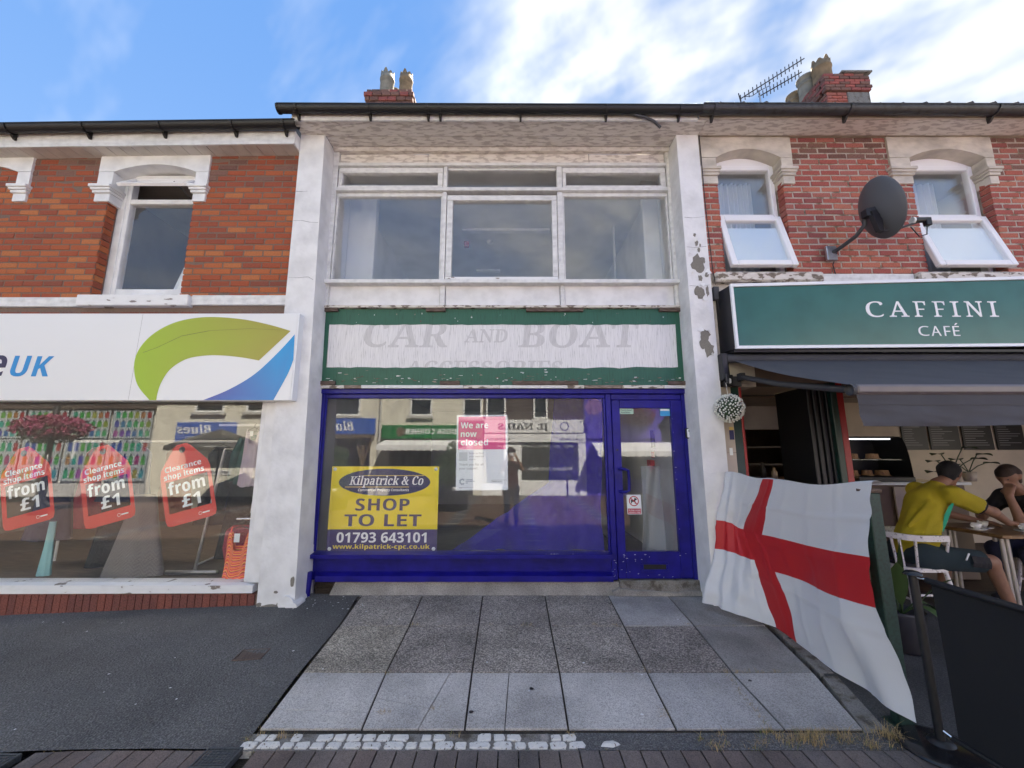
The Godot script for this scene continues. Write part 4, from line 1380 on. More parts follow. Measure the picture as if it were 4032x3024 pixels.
func charity_shop() -> void:
	rng.seed = 90
	var b := thing("brick_shop", "orange red brick terrace shop with white stone window surrounds and a white shop sign", "building")
	# eaves: black gutter, white fascia, boarded soffit
	var e := holder(b, "eaves")
	var k := MB.new()
	k.hexa([v3(-9.5, 5.073, 0.43), v3(-2.61, 5.171, 0.43), v3(-2.61, 5.171, 0.45), v3(-9.5, 5.073, 0.45), v3(-9.5, 5.28, 0.43), v3(-2.61, 5.345, 0.43), v3(-2.61, 5.345, 0.45), v3(-9.5, 5.28, 0.45)])
	part(e, "fascia", k.done(), M.white_paint)
	k = MB.new()
	k.hexa([v3(-2.63, 5.171, 0.25), v3(-2.612, 5.171, 0.25), v3(-2.612, 5.171, 0.428), v3(-2.63, 5.171, 0.428), v3(-2.63, 5.34, 0.25), v3(-2.612, 5.34, 0.25), v3(-2.612, 5.34, 0.428), v3(-2.63, 5.34, 0.428)])
	part(e, "fascia_return", k.done(), M.white_clean)
	var x := -2.634
	while x > -7.6:
		var yy := 5.173 + (x + 2.61) * 0.0142
		k = MB.new()
		k.hexa([v3(x - 0.145, yy - 0.002, 0.20), v3(x - 0.004, yy, 0.20), v3(x - 0.004, yy, 0.428), v3(x - 0.145, yy - 0.002, 0.428), v3(x - 0.145, yy + 0.010, 0.20), v3(x - 0.004, yy + 0.012, 0.20), v3(x - 0.004, yy + 0.012, 0.428), v3(x - 0.145, yy + 0.010, 0.428)])
		part(e, "soffit_board", k.done(), M.soffit_plain)
		x -= 0.15
	boxp(e, "soffit_backing", v3(-9.5, 5.20, 0.1), v3(-2.64, 5.22, 0.425), M.mortar_dark)
	gutter(e, -9.5, -2.55, 5.262, 5.372, 0.53, 0.065, M.gutter_black, [-6.75, -5.95, -5.05, -4.15, -3.30, -2.70], false)
	k = MB.new()
	k.hexa([v3(-9.5, 5.25, 0.50), v3(-2.62, 5.34, 0.50), v3(-2.62, 8.7, -4.2), v3(-9.5, 8.6, -4.2), v3(-9.5, 5.30, 0.50), v3(-2.62, 5.39, 0.50), v3(-2.62, 8.78, -4.2), v3(-9.5, 8.68, -4.2)])
	part(b, "roof", k.done(), M.slate)
	# brick wall: mortar body with openings, bricks laid on it
	var wall := holder(b, "brick_wall")
	boxp(wall, "mortar_bed", v3(-9.5, 3.0, 0.0), v3(-6.30, 5.15, 0.246), M.mortar_dark)
	boxp(wall, "mortar_bed", v3(-5.87, 3.0, 0.0), v3(-4.945, 5.15, 0.246), M.mortar_dark)
	boxp(wall, "mortar_bed", v3(-3.875, 3.0, 0.0), v3(-2.605, 5.18, 0.246), M.mortar_dark)
	boxp(wall, "mortar_bed", v3(-4.944, 3.0, 0.0), v3(-3.876, 3.30, 0.246), M.mortar_dark)
	boxp(wall, "mortar_bed", v3(-6.30, 3.0, 0.0), v3(-5.872, 5.15, 0.246), M.mortar_dark)
	var h := 0.0763
	for c in 28:
		var y := 3.06 + c * h
		var keys := ["lbrick0", "lbrick1", "lbrick2", "lbrick3", "lbrick0", "lbrick2", "lbrick4"]
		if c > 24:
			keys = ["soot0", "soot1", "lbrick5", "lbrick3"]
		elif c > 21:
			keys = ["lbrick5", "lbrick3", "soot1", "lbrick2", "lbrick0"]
		elif c == 5 or c == 13:
			keys = ["lbrick3", "lbrick2", "lbrick5"]
		var sh := 0.115 if c % 2 else 0.0
		if c < 3:
			keys = ["soot1", "lbrick5", "lbrick3"]
			if c == 0:
				course(wall, -6.4, -2.62, y, h, 0.25, 0.10, 0.011, keys, sh, [0.231])
			continue
		var right_end := -2.61
		var top := y > 4.52
		course(wall, -6.32, -5.07 if top else -4.93, y, h, 0.25, 0.10, 0.011, keys, sh, [0.231])
		course(wall, -3.745 if top else -3.89, right_end, y, h, 0.25, 0.10, 0.011, keys, 0.231 - sh, [0.231])
		# bricks turned into the window reveals
		if not top:
			part(wall, "brick", brick_shapes[c % 8], M[keys[c % keys.size()]], v3(-4.985, y + h / 2, 0.185), v3(0, PI / 2, 0), v3(0.11 if c % 2 else 0.10, h - 0.011, 0.10))
			part(wall, "brick", brick_shapes[(c + 3) % 8], M[keys[(c + 1) % keys.size()]], v3(-3.835, y + h / 2, 0.185), v3(0, -PI / 2, 0), v3(0.11, h - 0.011, 0.10))
	# white band below the window
	k = MB.new()
	k.bx(v3(-9.5, 3.185, 0.05), v3(-5.0, 3.30, 0.28), 0.006)
	part(b, "band_course", k.done(), M.white_paint)
	boxp(b, "band_course", v3(-3.72, 3.205, 0.05), v3(-2.60, 3.325, 0.28), M.white_paint, 0.006)
	surround(b, -5.085, -3.735, -4.90, -3.89, 4.53, 4.70, 4.93, 5.03, 5.16, 0.275, M.white_clean, true)
	boxp(b, "window_sill", v3(-5.0, 3.18, 0.04), v3(-3.72, 3.312, 0.335), M.chipped_paint, 0.008)
	# second surround, cut by the edge of the picture
	surround(b, -7.25, -5.92, -7.06, -6.08, 4.53, 4.70, 4.93, 5.03, 5.16, 0.275, M.white_clean, false)
	# the sash window, its top light propped open
	var w := holder(b, "window")
	var fr := MB.new()
	for q in [[-4.96, 3.31, -4.80, 5.0], [-3.93, 3.31, -3.84, 5.0], [-4.798, 3.31, -3.932, 3.47], [-4.798, 4.60, -3.932, 4.665], [-4.798, 4.94, -3.932, 5.0]]:
		fr.bx(v3(q[0], q[1], 0.02), v3(q[2], q[3], 0.11), 0.006)
	for q in [[-4.862, 3.36, -4.845, 4.95]]:
		fr.bx(v3(q[0], q[1], 0.11), v3(q[2], q[3], 0.122), 0.004)
	part(w, "frame", fr.done(), M.white_clean)
	pane(w, -4.81, 3.46, -3.925, 4.61, 0.075)
	var fan := MB.new()
	var hinge := v3(-4.36, 4.935, 0.10)
	var tilt := Basis(v3(1, 0, 0), -0.80)
	for q in [[-0.435, -0.30, -0.385, 0.0], [0.385, -0.30, 0.435, 0.0], [-0.383, -0.30, 0.383, -0.255], [-0.383, -0.045, 0.383, 0.0]]:
		fan.bx(v3(q[0], q[1], -0.02), v3(q[2], q[3], 0.022), 0.004)
	var fl := part(w, "fanlight", fan.done(), M.upvc)
	fl.transform = Transform3D(tilt, hinge)
	var fg := MB.new()
	fg.bx(v3(-0.39, -0.26, -0.003), v3(0.39, -0.04, 0.003))
	part(fl, "pane", fg.done(), M.glass)
	tubep(w, "stay", [v3(-4.05, 4.68, 0.10), v3(-4.12, 4.78, 0.30)], 0.006, M.dark_grey)
	# room behind the window
	var r := holder(b, "upstairs_room")
	boxp(r, "wall", v3(-5.4, 3.2, -2.6), v3(-3.4, 5.1, -2.5), M.room_brown)
	boxp(r, "wall", v3(-5.4, 3.2, -2.5), v3(-5.3, 5.1, 0.0), M.room_brown)
	boxp(r, "wall", v3(-3.5, 3.2, -2.5), v3(-3.4, 5.1, 0.0), M.room_brown)
	boxp(r, "ceiling", v3(-5.4, 5.0, -2.5), v3(-3.4, 5.1, 0.0), M.room_dim)
	boxp(r, "floor", v3(-5.4, 3.1, -2.5), v3(-3.4, 3.2, 0.0), M.room_brown)
	k = MB.new()
	k.sheet(6, 12, func(u, v): return v3(-3.95 - 0.10 * u - 0.16 * v, lerpf(3.98, 3.48, v), -0.02 + 0.02 * sin(u * 7.0)))
	part(r, "net_curtain", k.done(), M.paper)
	charity_front(b)
	charity_sign()


# painted stone head and springers round a window
func surround(b: Node3D, x0: float, x1: float, o0: float, o1: float, ybot: float, ycap: float, yspring: float, ycrown: float, ytop: float, z: float, m: Material, full: bool) -> void:
	var s := holder(b, "window_surround")
	var k := MB.new()
	var arch := []
	var n := 12
	for i in n + 1:
		var t := i / float(n)
		arch.append(Vector2(lerpf(o1, o0, t), yspring + (ycrown - yspring) * (1.0 - pow(2.0 * t - 1.0, 2.0))))
	# lintel in strips so that its underside follows the arch
	for i in n:
		var a: Vector2 = arch[i]
		var c: Vector2 = arch[i + 1]
		k.hexa([v3(c.x, c.y, 0.0), v3(a.x, a.y, 0.0), v3(a.x, a.y, z), v3(c.x, c.y, z), v3(c.x, ytop, 0.0), v3(a.x, ytop, 0.0), v3(a.x, ytop, z), v3(c.x, ytop, z)])
	k.bx(v3(x0, yspring, 0.0), v3(o0, ytop, z))
	k.bx(v3(o1, yspring, 0.0), v3(x1, ytop, z))
	part(s, "lintel", k.done(), m)
	for q in [[x0, o0], [o1, x1]]:
		boxp(s, "jamb_stone", v3(q[0], ycap + 0.04, 0.0), v3(q[1], yspring - 0.003, z), m, 0.004)
		var c := MB.new()
		c.bx(v3(q[0] - 0.05, ycap, 0.0), v3(q[1] + 0.03, ycap + 0.038, z + 0.05), 0.005)
		c.bx(v3(q[0] - 0.035, ycap - 0.03, 0.0), v3(q[1] + 0.02, ycap, z + 0.035), 0.005)
		c.bx(v3(q[0] - 0.02, ycap - 0.065, 0.0), v3(q[1] + 0.01, ycap - 0.03, z + 0.02), 0.005)
		part(s, "moulded_cap", c.done(), m)
		boxp(s, "springer", v3(q[0], ybot, 0.0), v3(q[1], ycap - 0.066, z), m, 0.004)


func charity_front(b: Node3D) -> void:
	var s := holder(b, "shopfront")
	# white painted window frame and flaking sill
	boxp(s, "frame_post", v3(-2.735, 0.19, 0.10), v3(-2.60, 2.20, 0.27), M.white_clean, 0.006)
	boxp(s, "frame_post", v3(-2.80, 0.19, 0.12), v3(-2.737, 2.20, 0.235), M.white_clean, 0.006)
	k_box(s, "sill", [-9.5, 0.08, 0.08, -2.66, 0.10, 0.30, 0.185], M.chipped_paint)
	boxp(s, "head", v3(-9.5, 2.10, 0.10), v3(-2.62, 2.9, 0.24), M.dark_grey)
	pane(s, -9.4, 0.18, -2.79, 2.12, 0.20)
	# soldier course of dark red bricks under the sill
	rng.seed = 17
	var x := -2.64
	boxp(s, "plinth_bed", v3(-9.5, -0.35, 0.0), v3(-2.62, 0.085, 0.268), M.mortar_dark)
	while x > -6.2:
		var top := 0.086
		var bot := gy(x, 0.28) - 0.05
		part(s, "brick", brick_shapes[rng.randi() % 8], M.plinth_brick if rng.randf() < 0.6 else M.plinth_brick2, v3(x - 0.0365, (top + bot) / 2, 0.235), Vector3.ZERO, v3(0.070, top - bot, 0.09))
		x -= 0.0765
	# the sales floor
	var r := holder(b, "sales_floor")
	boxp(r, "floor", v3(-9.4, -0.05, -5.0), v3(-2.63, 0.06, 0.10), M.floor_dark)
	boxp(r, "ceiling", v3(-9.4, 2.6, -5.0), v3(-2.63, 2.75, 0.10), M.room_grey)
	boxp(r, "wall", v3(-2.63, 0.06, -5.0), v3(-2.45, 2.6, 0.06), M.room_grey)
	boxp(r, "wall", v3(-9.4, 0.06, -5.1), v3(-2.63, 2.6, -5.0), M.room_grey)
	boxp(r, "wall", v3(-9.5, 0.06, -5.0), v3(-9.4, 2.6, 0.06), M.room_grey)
	for q in [[-4.4, -1.5], [-4.4, -3.2], [-6.8, -1.5]]:
		var lp := boxp(r, "ceiling_light", v3(q[0] - 0.6, 2.57, q[1] - 0.3), v3(q[0] + 0.6, 2.598, q[1] + 0.3), M.lamp_panel)
		var l := AreaLight3D.new()
		l.name = "ceiling_light_glow"
		l.area_size = Vector2(1.15, 0.55)
		l.light_energy = 0.22
		l.light_color = Color(1.0, 0.95, 0.85)
		l.shadow_enabled = true
		l.position = v3(q[0], 2.56, q[1])
		l.rotation_degrees = v3(-90, 0, 0)
		lp.add_child(l)
		l.area_range = 12.0


func k_box(s: Node3D, called: String, q: Array, m: Material) -> void:
	# x0, bottom, z0, x1, bottom at x1, z1, top
	var k := MB.new()
	k.hexa([v3(q[0], q[1], q[2]), v3(q[3], q[4], q[2]), v3(q[3], q[4], q[5]), v3(q[0], q[1], q[5]), v3(q[0], q[6], q[2]), v3(q[3], q[6], q[2]), v3(q[3], q[6] - 0.012, q[5]), v3(q[0], q[6] - 0.012, q[5])])
	part(s, called, k.done(), m)


func arc_pts(pts: Array, n := 8) -> Array:
	# smooth curve through the given points
	var c := Curve2D.new()
	for i in pts.size():
		var a: Vector2 = pts[maxi(i - 1, 0)]
		var d: Vector2 = pts[mini(i + 1, pts.size() - 1)]
		c.add_point(pts[i], (a - d) / 6.0, (d - a) / 6.0)
	var out := []
	for i in pts.size() - 1:
		for j in n:
			out.append(c.sample(i, j / float(n)))
	out.append(pts[-1])
	return out


func colour_poly(parent: Node3D, called: String, poly: Array, z: float, ca: Color, cb: Color, a: Vector2, d: Vector2) -> void:
	# print whose ink runs from one hue to another
	var pv := PackedVector2Array(poly)
	if Geometry2D.is_polygon_clockwise(pv):
		pv.reverse()
	var ix := Geometry2D.triangulate_polygon(pv)
	var st := SurfaceTool.new()
	st.begin(Mesh.PRIMITIVE_TRIANGLES)
	for i in range(0, ix.size(), 3):
		for j in [0, 2, 1]:
			var p := pv[ix[i + j]]
			st.set_color(ca.lerp(cb, clampf((p - a).dot(d - a) / (d - a).length_squared(), 0, 1)))
			st.set_normal(v3(0, 0, 1))
			st.add_vertex(v3(p.x, p.y, z))
	part(parent, called, st.commit(), M.print_ink)


func charity_sign() -> void:
	var s := thing("shop_sign", "white charity shop sign panel with lime green and blue swoosh above the left window", "sign")
	boxp(s, "panel", v3(-9.4, 2.07, 0.27), v3(-2.385, 3.052, 0.42), M.sign_white, 0.006)
	boxp(s, "side_trim", v3(-2.384, 2.072, 0.275), v3(-2.366, 3.05, 0.425), M.silver_trim, 0.003)
	# a short row of seams in the vinyl
	crack(s, [Vector2(-4.12, 3.045), Vector2(-4.125, 2.6), Vector2(-4.13, 2.08)], 0.4205, 0.0014)
	# leaf shaped swoosh
	var outer := arc_pts([Vector2(-3.90, 2.075), Vector2(-4.06, 2.25), Vector2(-4.127, 2.473), Vector2(-4.09, 2.66), Vector2(-3.95, 2.83), Vector2(-3.72, 2.955), Vector2(-3.405, 3.008), Vector2(-3.02, 2.985), Vector2(-2.70, 2.92), Vector2(-2.453, 2.848)])
	var inner := arc_pts([Vector2(-2.769, 2.512), Vector2(-2.95, 2.545), Vector2(-3.15, 2.567), Vector2(-3.349, 2.569), Vector2(-3.56, 2.53), Vector2(-3.72, 2.42), Vector2(-3.80, 2.274), Vector2(-3.825, 2.15), Vector2(-3.827, 2.075)])
	colour_poly(s, "green_swoosh", outer + inner, 0.4225, Color(0.33, 0.50, 0.02), Color(0.36, 0.32, 0.05), Vector2(-4.1, 2.4), Vector2(-2.7, 2.75))
	var bo := arc_pts([Vector2(-3.323, 2.075), Vector2(-3.06, 2.19), Vector2(-2.80, 2.36), Vector2(-2.57, 2.60), Vector2(-2.404, 2.809)])
	var bi := arc_pts([Vector2(-2.393, 2.519), Vector2(-2.44, 2.36), Vector2(-2.567, 2.075)])
	colour_poly(s, "blue_swoosh", bo + bi, 0.4225, Color(0.07, 0.11, 0.42), Color(0.01, 0.30, 0.66), Vector2(-3.1, 2.1), Vector2(-2.5, 2.5))
	crack(s, [Vector2(-4.05, 2.60), Vector2(-3.9, 2.66), Vector2(-3.65, 2.79), Vector2(-3.35, 2.85), Vector2(-2.9, 2.875), Vector2(-2.5, 2.855)], 0.4235, 0.002)
	words(s, "letters", "UK", "sans-bold", v3(-5.475, 2.335, 0.4225), 0.225, 0.43, M.ink_blue, 0.13)
	words(s, "letters", "e", "sans-bold", v3(-5.73, 2.335, 0.4225), 0.30, 0.19, M.ink_navy, 0.13)
	window_tags()
	window_clothes()


func tag_outline() -> Array:
	# rounded price tag, pointed shoulders, as seen upright: 0.62 wide, 0.86 tall
	return [Vector2(-0.10, 0.40), Vector2(-0.055, 0.44), Vector2(0.055, 0.44), Vector2(0.10, 0.40), Vector2(0.255, 0.20), Vector2(0.275, 0.13), Vector2(0.275, -0.36), Vector2(0.26, -0.405), Vector2(0.215, -0.42), Vector2(-0.215, -0.42), Vector2(-0.26, -0.405), Vector2(-0.275, -0.36), Vector2(-0.275, 0.13), Vector2(-0.255, 0.20)]


func window_tags() -> void:
	var where := [["red clearance tag sticker nearest the hanging clothes, rightmost of three", -3.575, 1.19, 0.27], ["red clearance price tag sticker in the middle of the three in the shop window", -4.455, 1.17, 0.27], ["red clearance price tag sticker cut by the picture edge, leftmost in the shop window", -5.33, 1.15, 0.27]]
	for q in where:
		var t := thing("window_sticker", q[0], "sticker", v3(q[1], q[2], 0.172), "clearance stickers in the charity shop window")
		t.rotation.z = q[3]
		var k := MB.new()
		# body with a cut-out field
		var hole := [Vector2(-0.225, 0.06), Vector2(0.235, 0.06), Vector2(0.235, -0.285), Vector2(-0.225, -0.285)]
		k.prism([Vector2(-0.275, 0.06)] + [Vector2(-0.275, 0.13), Vector2(-0.255, 0.20), Vector2(-0.10, 0.40), Vector2(-0.055, 0.44), Vector2(0.055, 0.44), Vector2(0.10, 0.40), Vector2(0.255, 0.20), Vector2(0.275, 0.13), Vector2(0.275, 0.06)], -0.001, 0.001)
		k.prism([Vector2(-0.275, 0.06), Vector2(-0.225, 0.06), Vector2(-0.225, -0.285), Vector2(-0.275, -0.285)], -0.001, 0.001)
		k.prism([Vector2(0.235, 0.06), Vector2(0.275, 0.06), Vector2(0.275, -0.285), Vector2(0.235, -0.285)], -0.001, 0.001)
		k.prism([Vector2(-0.275, -0.285), Vector2(0.275, -0.285), Vector2(0.275, -0.36), Vector2(0.26, -0.405), Vector2(0.215, -0.42), Vector2(-0.215, -0.42), Vector2(-0.26, -0.405), Vector2(-0.275, -0.36)], -0.001, 0.001)
		part(t, "tag", k.done(), M.tag_red)
		var eye := MB.new()
		eye.lathe([Vector2(0.0, 0.0), Vector2(0.035, 0.0)], 16, Transform3D(Basis(v3(1, 0, 0), PI / 2), v3(0, 0.375, 0.002)))
		part(t, "eyelet", eye.done(), M.ink_black)
		words(t, "lettering", "Clearance", "sans-bold", v3(-0.215, 0.165, 0.002), 0.058, 0.40, M.tag_white)
		words(t, "lettering", "shop items", "sans-bold", v3(-0.235, 0.085, 0.002), 0.058, 0.44, M.tag_white)
		words(t, "lettering", "from", "sans-bold", v3(-0.205, -0.085, 0.002), 0.13, 0.40, M.tag_white)
		words(t, "lettering", "£1", "sans-bold", v3(-0.075, -0.25, 0.002), 0.13, 0.20, M.tag_white)
		boxp(t, "small_print", v3(0.125, -0.366, 0.001), v3(0.20, -0.352, 0.002), M.tag_white)
		var rg := MB.new()
		for i in 16:
			var a := TAU * i / 16
			var c := TAU * (i + 1) / 16
			rg.quad(v3(0.10 + cos(a) * 0.015, -0.358 + sin(a) * 0.015, 0.002), v3(0.10 + cos(a) * 0.018, -0.358 + sin(a) * 0.018, 0.002), v3(0.10 + cos(c) * 0.018, -0.358 + sin(c) * 0.018, 0.002), v3(0.10 + cos(c) * 0.015, -0.358 + sin(c) * 0.015, 0.002))
		part(t, "badge", rg.done(), M.tag_white)


func hanger(t: Node3D, y: float, w: float) -> void:
	tubep(t, "hanger", [v3(-w, y - 0.05, 0), v3(0, y, 0), v3(0, y + 0.03, 0), v3(0.02, y + 0.05, 0), v3(0, y + 0.07, 0), v3(-0.012, y + 0.06, 0)], 0.004, M.black_satin, 6)
	tubep(t, "hanger", [v3(w, y - 0.05, 0), v3(0, y, 0)], 0.004, M.black_satin, 6)


# hanging garment: half widths at heights from top to hem, soft folds, open at the hem
func garment(t: Node3D, called: String, prof: Array, deep: float, m: Material, folds := 7.0, uv := false) -> void:
	var k := MB.new()
	var c := Curve2D.new()
	for p in prof:
		c.add_point(Vector2(p[0], p[1]))
	var span: float = prof[-1][1] - prof[0][1]
	k.sheet(40, 24, func(u, v):
		var y: float = prof[0][1] + span * v
		var w: float = prof[0][0]
		for i in prof.size() - 1:
			if y <= prof[i][1] + 1e-6:
				w = lerpf(prof[i][0], prof[i + 1][0], clampf((y - prof[i][1]) / (prof[i + 1][1] - prof[i][1]), 0, 1))
		var a: float = TAU * u
		var fold: float = 1.0 + 0.10 * v * sin(a * folds) + 0.05 * v * sin(a * 3.0 + 1.0)
		return v3(cos(a) * w * fold, y, sin(a) * deep * (0.6 + 0.8 * v) * fold), uv)
	part(t, called, k.done(), m)


# strappy top: scooped neck, cut-away armholes, hanging from two straps
func tank(t: Node3D, called: String, w: float, h: float, scoop: float, flare: float, m: Material) -> void:
	for side in [1.0, -1.0]:
		var k := MB.new()
		k.sheet(28, 22, func(u, v):
			var x: float = u * 2.0 - 1.0
			var ax := absf(x)
			var top: float = -scoop * (1.0 - smoothstep(0.30, 0.62, ax)) - 0.55 * scoop * smoothstep(0.74, 1.0, ax) if side > 0 else -0.75 * scoop * (1.0 - smoothstep(0.40, 0.66, ax)) - 0.55 * scoop * smoothstep(0.74, 1.0, ax)
			var y: float = lerpf(top, -h, v)
			var ww: float = w * (1.0 + flare * clampf(-y / h, 0.0, 1.0) - 0.10 * sin(clampf(-y / h, 0.0, 1.0) * PI))
			return v3(x * ww, y + 0.012 * sin(x * 5.0) * v, side * 0.045 * sqrt(maxf(1.0 - ax * ax, 0.0)) * (0.6 + 0.6 * v) + 0.008 * sin(x * 13.0 + 2.0 * v) * v), true)
		part(t, called, k.done(), m)


func window_clothes() -> void:
	# printed cloths
	itex("stripes", 8, 128, func(_x, y):
		var c := [Color(0.93, 0.36, 0.30), Color(0.96, 0.62, 0.20), Color(0.86, 0.20, 0.22), Color(0.95, 0.45, 0.36), Color(0.97, 0.72, 0.30), Color(0.70, 0.12, 0.20), Color(0.92, 0.50, 0.42)]
		return c[(y / 3) % 7])
	itex("chevron", 128, 128, func(x, y):
		return Color(0.30, 0.29, 0.29) if (int(y * 1.0 + absi(x % 32 - 16) * 0.8) / 5) % 2 else Color(0.60, 0.57, 0.54))
	itex("floral", 128, 128, func(x, y):
		var q := Vector2(x % 16, y % 16) - Vector2(8 + 3 * sin(float(y / 16) * 2.1), 8 + 3 * sin(float(x / 16) * 1.7))
		return Color(0.28, 0.18, 0.30) if q.length() < 3.6 else (Color(0.62, 0.45, 0.60) if q.length() < 5.0 else Color(0.88, 0.84, 0.86)))
	itex("zigzag", 64, 64, func(x, y):
		return [Color(0.10, 0.30, 0.26), Color(0.20, 0.42, 0.36), Color(0.06, 0.18, 0.18)][(int(y + absi(x % 16 - 8)) / 5) % 3])
	mk("cloth_stripes", Color.WHITE, 0.8, {"tex": "stripes", "uv": true})
	mk("cloth_chevron", Color.WHITE, 0.85, {"tex": "chevron", "uv": true, "scale": Vector3(4, 5, 1)})
	mk("cloth_floral", Color.WHITE, 0.85, {"tex": "floral", "uv": true, "scale": Vector3(4, 4, 1)})
	mk("cloth_zigzag", Color.WHITE, 0.85, {"tex": "zigzag", "uv": true, "scale": Vector3(4, 6, 1)})
	var t := thing("strappy_top", "orange and red striped strappy top on a hanger in the window corner", "top", v3(-2.99, 0.66, 0.06))
	tank(t, "body", 0.155, 0.53, 0.20, 0.0, M.cloth_stripes)
	for s in [-1, 1]:
		tubep(t, "strap", [v3(s * 0.10, 0.05, 0.0), v3(s * 0.105, 0.0, 0.01)], 0.008, M.cloth_stripes, 6)
	hanger(t, 0.06, 0.14)
	boxp(t, "price_tag", v3(-0.03, -0.10, 0.062), v3(0.03, -0.01, 0.064), M.paper)
	t = thing("red_shirt", "dark red patterned shirt hanging behind the striped top", "shirt", v3(-3.06, 0.70, -0.10))
	garment(t, "body", [[0.13, 0.0], [0.21, -0.06], [0.23, -0.25], [0.19, -0.40], [0.19, -0.62]], 0.06, M.cloth_crimson, 4.0)
	hanger(t, 0.05, 0.14)
	t = thing("floral_cami", "pale floral strappy dress hanging high at the window corner", "dress", v3(-3.19, 1.78, -0.30))
	tank(t, "body", 0.105, 0.66, 0.15, 0.30, M.cloth_floral)
	for s in [-1, 1]:
		tubep(t, "strap", [v3(s * 0.085, 0.03, 0.0), v3(s * 0.08, -0.02, 0.02), v3(s * 0.068, -0.08, 0.03)], 0.006, M.cloth_floral, 6)
	hanger(t, 0.05, 0.10)
	boxp(t, "price_tag", v3(-0.02, -0.06, 0.05), v3(0.02, 0.0, 0.052), M.paper)
	t = thing("green_cardigan", "green zigzag knit cardigan hanging behind the floral dress", "cardigan", v3(-3.24, 1.74, -0.42))
	garment(t, "body", [[0.09, 0.0], [0.17, -0.05], [0.19, -0.30], [0.20, -0.60]], 0.06, M.cloth_zigzag, 3.0, true)
	for s in [-1, 1]:
		tubep(t, "sleeve", [v3(s * 0.15, -0.04, 0.0), v3(s * 0.22, -0.25, 0.02), v3(s * 0.24, -0.56, 0.02)], [0.05, 0.05, 0.045], M.cloth_zigzag, 10)
	hanger(t, 0.05, 0.14)
	t = thing("white_blouse", "white blouse hem showing under the floral dress", "blouse", v3(-3.10, 1.70, -0.55))
	garment(t, "body", [[0.10, 0.0], [0.17, -0.06], [0.17, -0.6], [0.20, -0.92]], 0.06, M.ink_white, 4.0)
	hanger(t, 0.05, 0.14)
	t = thing("striped_skirt", "long grey zigzag striped skirt hanging in the shop window", "skirt", v3(-4.42, 1.02, -0.30))
	garment(t, "body", [[0.13, 0.0], [0.17, -0.2], [0.25, -0.55], [0.33, -0.90]], 0.12, M.cloth_chevron, 6.0, true)
	t = thing("mannequin", "black headless mannequin in dark trousers between the clearance stickers", "mannequin", v3(-5.0, 0.07, -0.6))
	garment(t, "trousers", [[0.16, 1.05], [0.19, 0.9], [0.20, 0.5], [0.26, 0.08]], 0.12, M.cloth_black, 4.0)
	garment(t, "jacket", [[0.08, 1.62], [0.20, 1.54], [0.22, 1.3], [0.20, 1.0], [0.24, 0.85]], 0.12, M.cloth_navy, 3.0)
	tubep(t, "neck", [v3(0, 1.55, 0), v3(0, 1.68, 0)], 0.05, M.black_satin, 12)
	tubep(t, "stand", [v3(0, 0.0, 0), v3(0, 1.0, 0)], 0.015, M.dark_grey, 8)
	t = thing("navy_dress", "navy dress hanging at the left edge of the shop window", "dress", v3(-5.55, 1.45, -0.35))
	garment(t, "body", [[0.12, 0.0], [0.20, -0.1], [0.19, -0.45], [0.26, -0.95]], 0.1, M.cloth_navy, 5.0)
	t = thing("turquoise_scarf", "pale turquoise fringed scarf hanging low at the left edge of the window", "scarf", v3(-5.42, 0.72, -0.25))
	garment(t, "body", [[0.04, 0.0], [0.05, -0.3], [0.075, -0.60]], 0.03, M.cloth_aqua, 7.0)
	var stock := [["plum long dress hanging farthest left on the back rail", "cloth_crimson", -5.9, 1.05], ["denim jacket hanging on the back rail beside the plum dress", "cloth_denim", -5.35, 0.75], ["rust coloured coat hanging on the back rail", "cloth_rust", -4.75, 0.95], ["long black skirt hanging on the back rail behind the middle sticker", "cloth_black", -4.15, 1.0], ["navy blouse hanging on the back rail near the steel rail", "cloth_navy", -3.75, 0.8]]
	for q in stock:
		t = thing("hanging_garment", q[0], "garment", v3(q[2], 1.55, -1.15), "garments on the back rail")
		garment(t, "body", [[0.09, 0.05], [0.19, -0.03], [0.20, -0.4], [0.26, -q[3]]], 0.10, M[q[1]], 6.0)
		hanger(t, 0.09, 0.14)
	t = thing("back_rail", "long white clothes rail across the back of the shop window", "rail", v3(-4.8, 1.68, -1.15))
	tubep(t, "bar", [v3(-1.5, 0, 0), v3(1.3, 0, 0)], 0.016, M.white_clean, 10)
	for x in [-1.48, 1.28]:
		tubep(t, "upright", [v3(x, -1.62, 0), v3(x, 0, 0)], 0.016, M.white_clean, 10)
	# rails
	t = thing("clothes_rail", "grey steel garment rail standing behind the rightmost clearance sticker", "clothes rail", v3(-3.9, 0.06, -0.55))
	tubep(t, "upright", [v3(0.0, 0.02, 0.0), v3(0.20, 1.5, 0.0)], 0.018, M.aluminium, 8)
	tubep(t, "foot", [v3(-0.30, 0.03, 0.06), v3(0.32, 0.03, 0.06)], 0.025, M.aluminium, 8)
	tubep(t, "foot_brace", [v3(0.02, 0.10, 0.0), v3(0.25, 0.22, -0.3)], 0.012, M.aluminium, 8)
	tubep(t, "top_bar", [v3(0.20, 1.5, 0.0), v3(0.20, 1.5, -1.5)], 0.014, M.aluminium, 8)
	t = thing("dark_dress", "dark spotted dress hanging on the steel garment rail", "dress", v3(-3.56, 1.25, -0.75))
	garment(t, "body", [[0.08, 0.10], [0.16, 0.0], [0.17, -0.5], [0.24, -1.05]], 0.08, M.cloth_black, 6.0)
	hanger(t, 0.14, 0.12)
	t = thing("wall_rail", "white wall rail holding the hangers at the window corner", "rail", v3(-3.1, 1.86, -0.33))
	tubep(t, "bar", [v3(-0.55, 0, 0), v3(0.46, 0, 0)], 0.016, M.white_clean, 10)
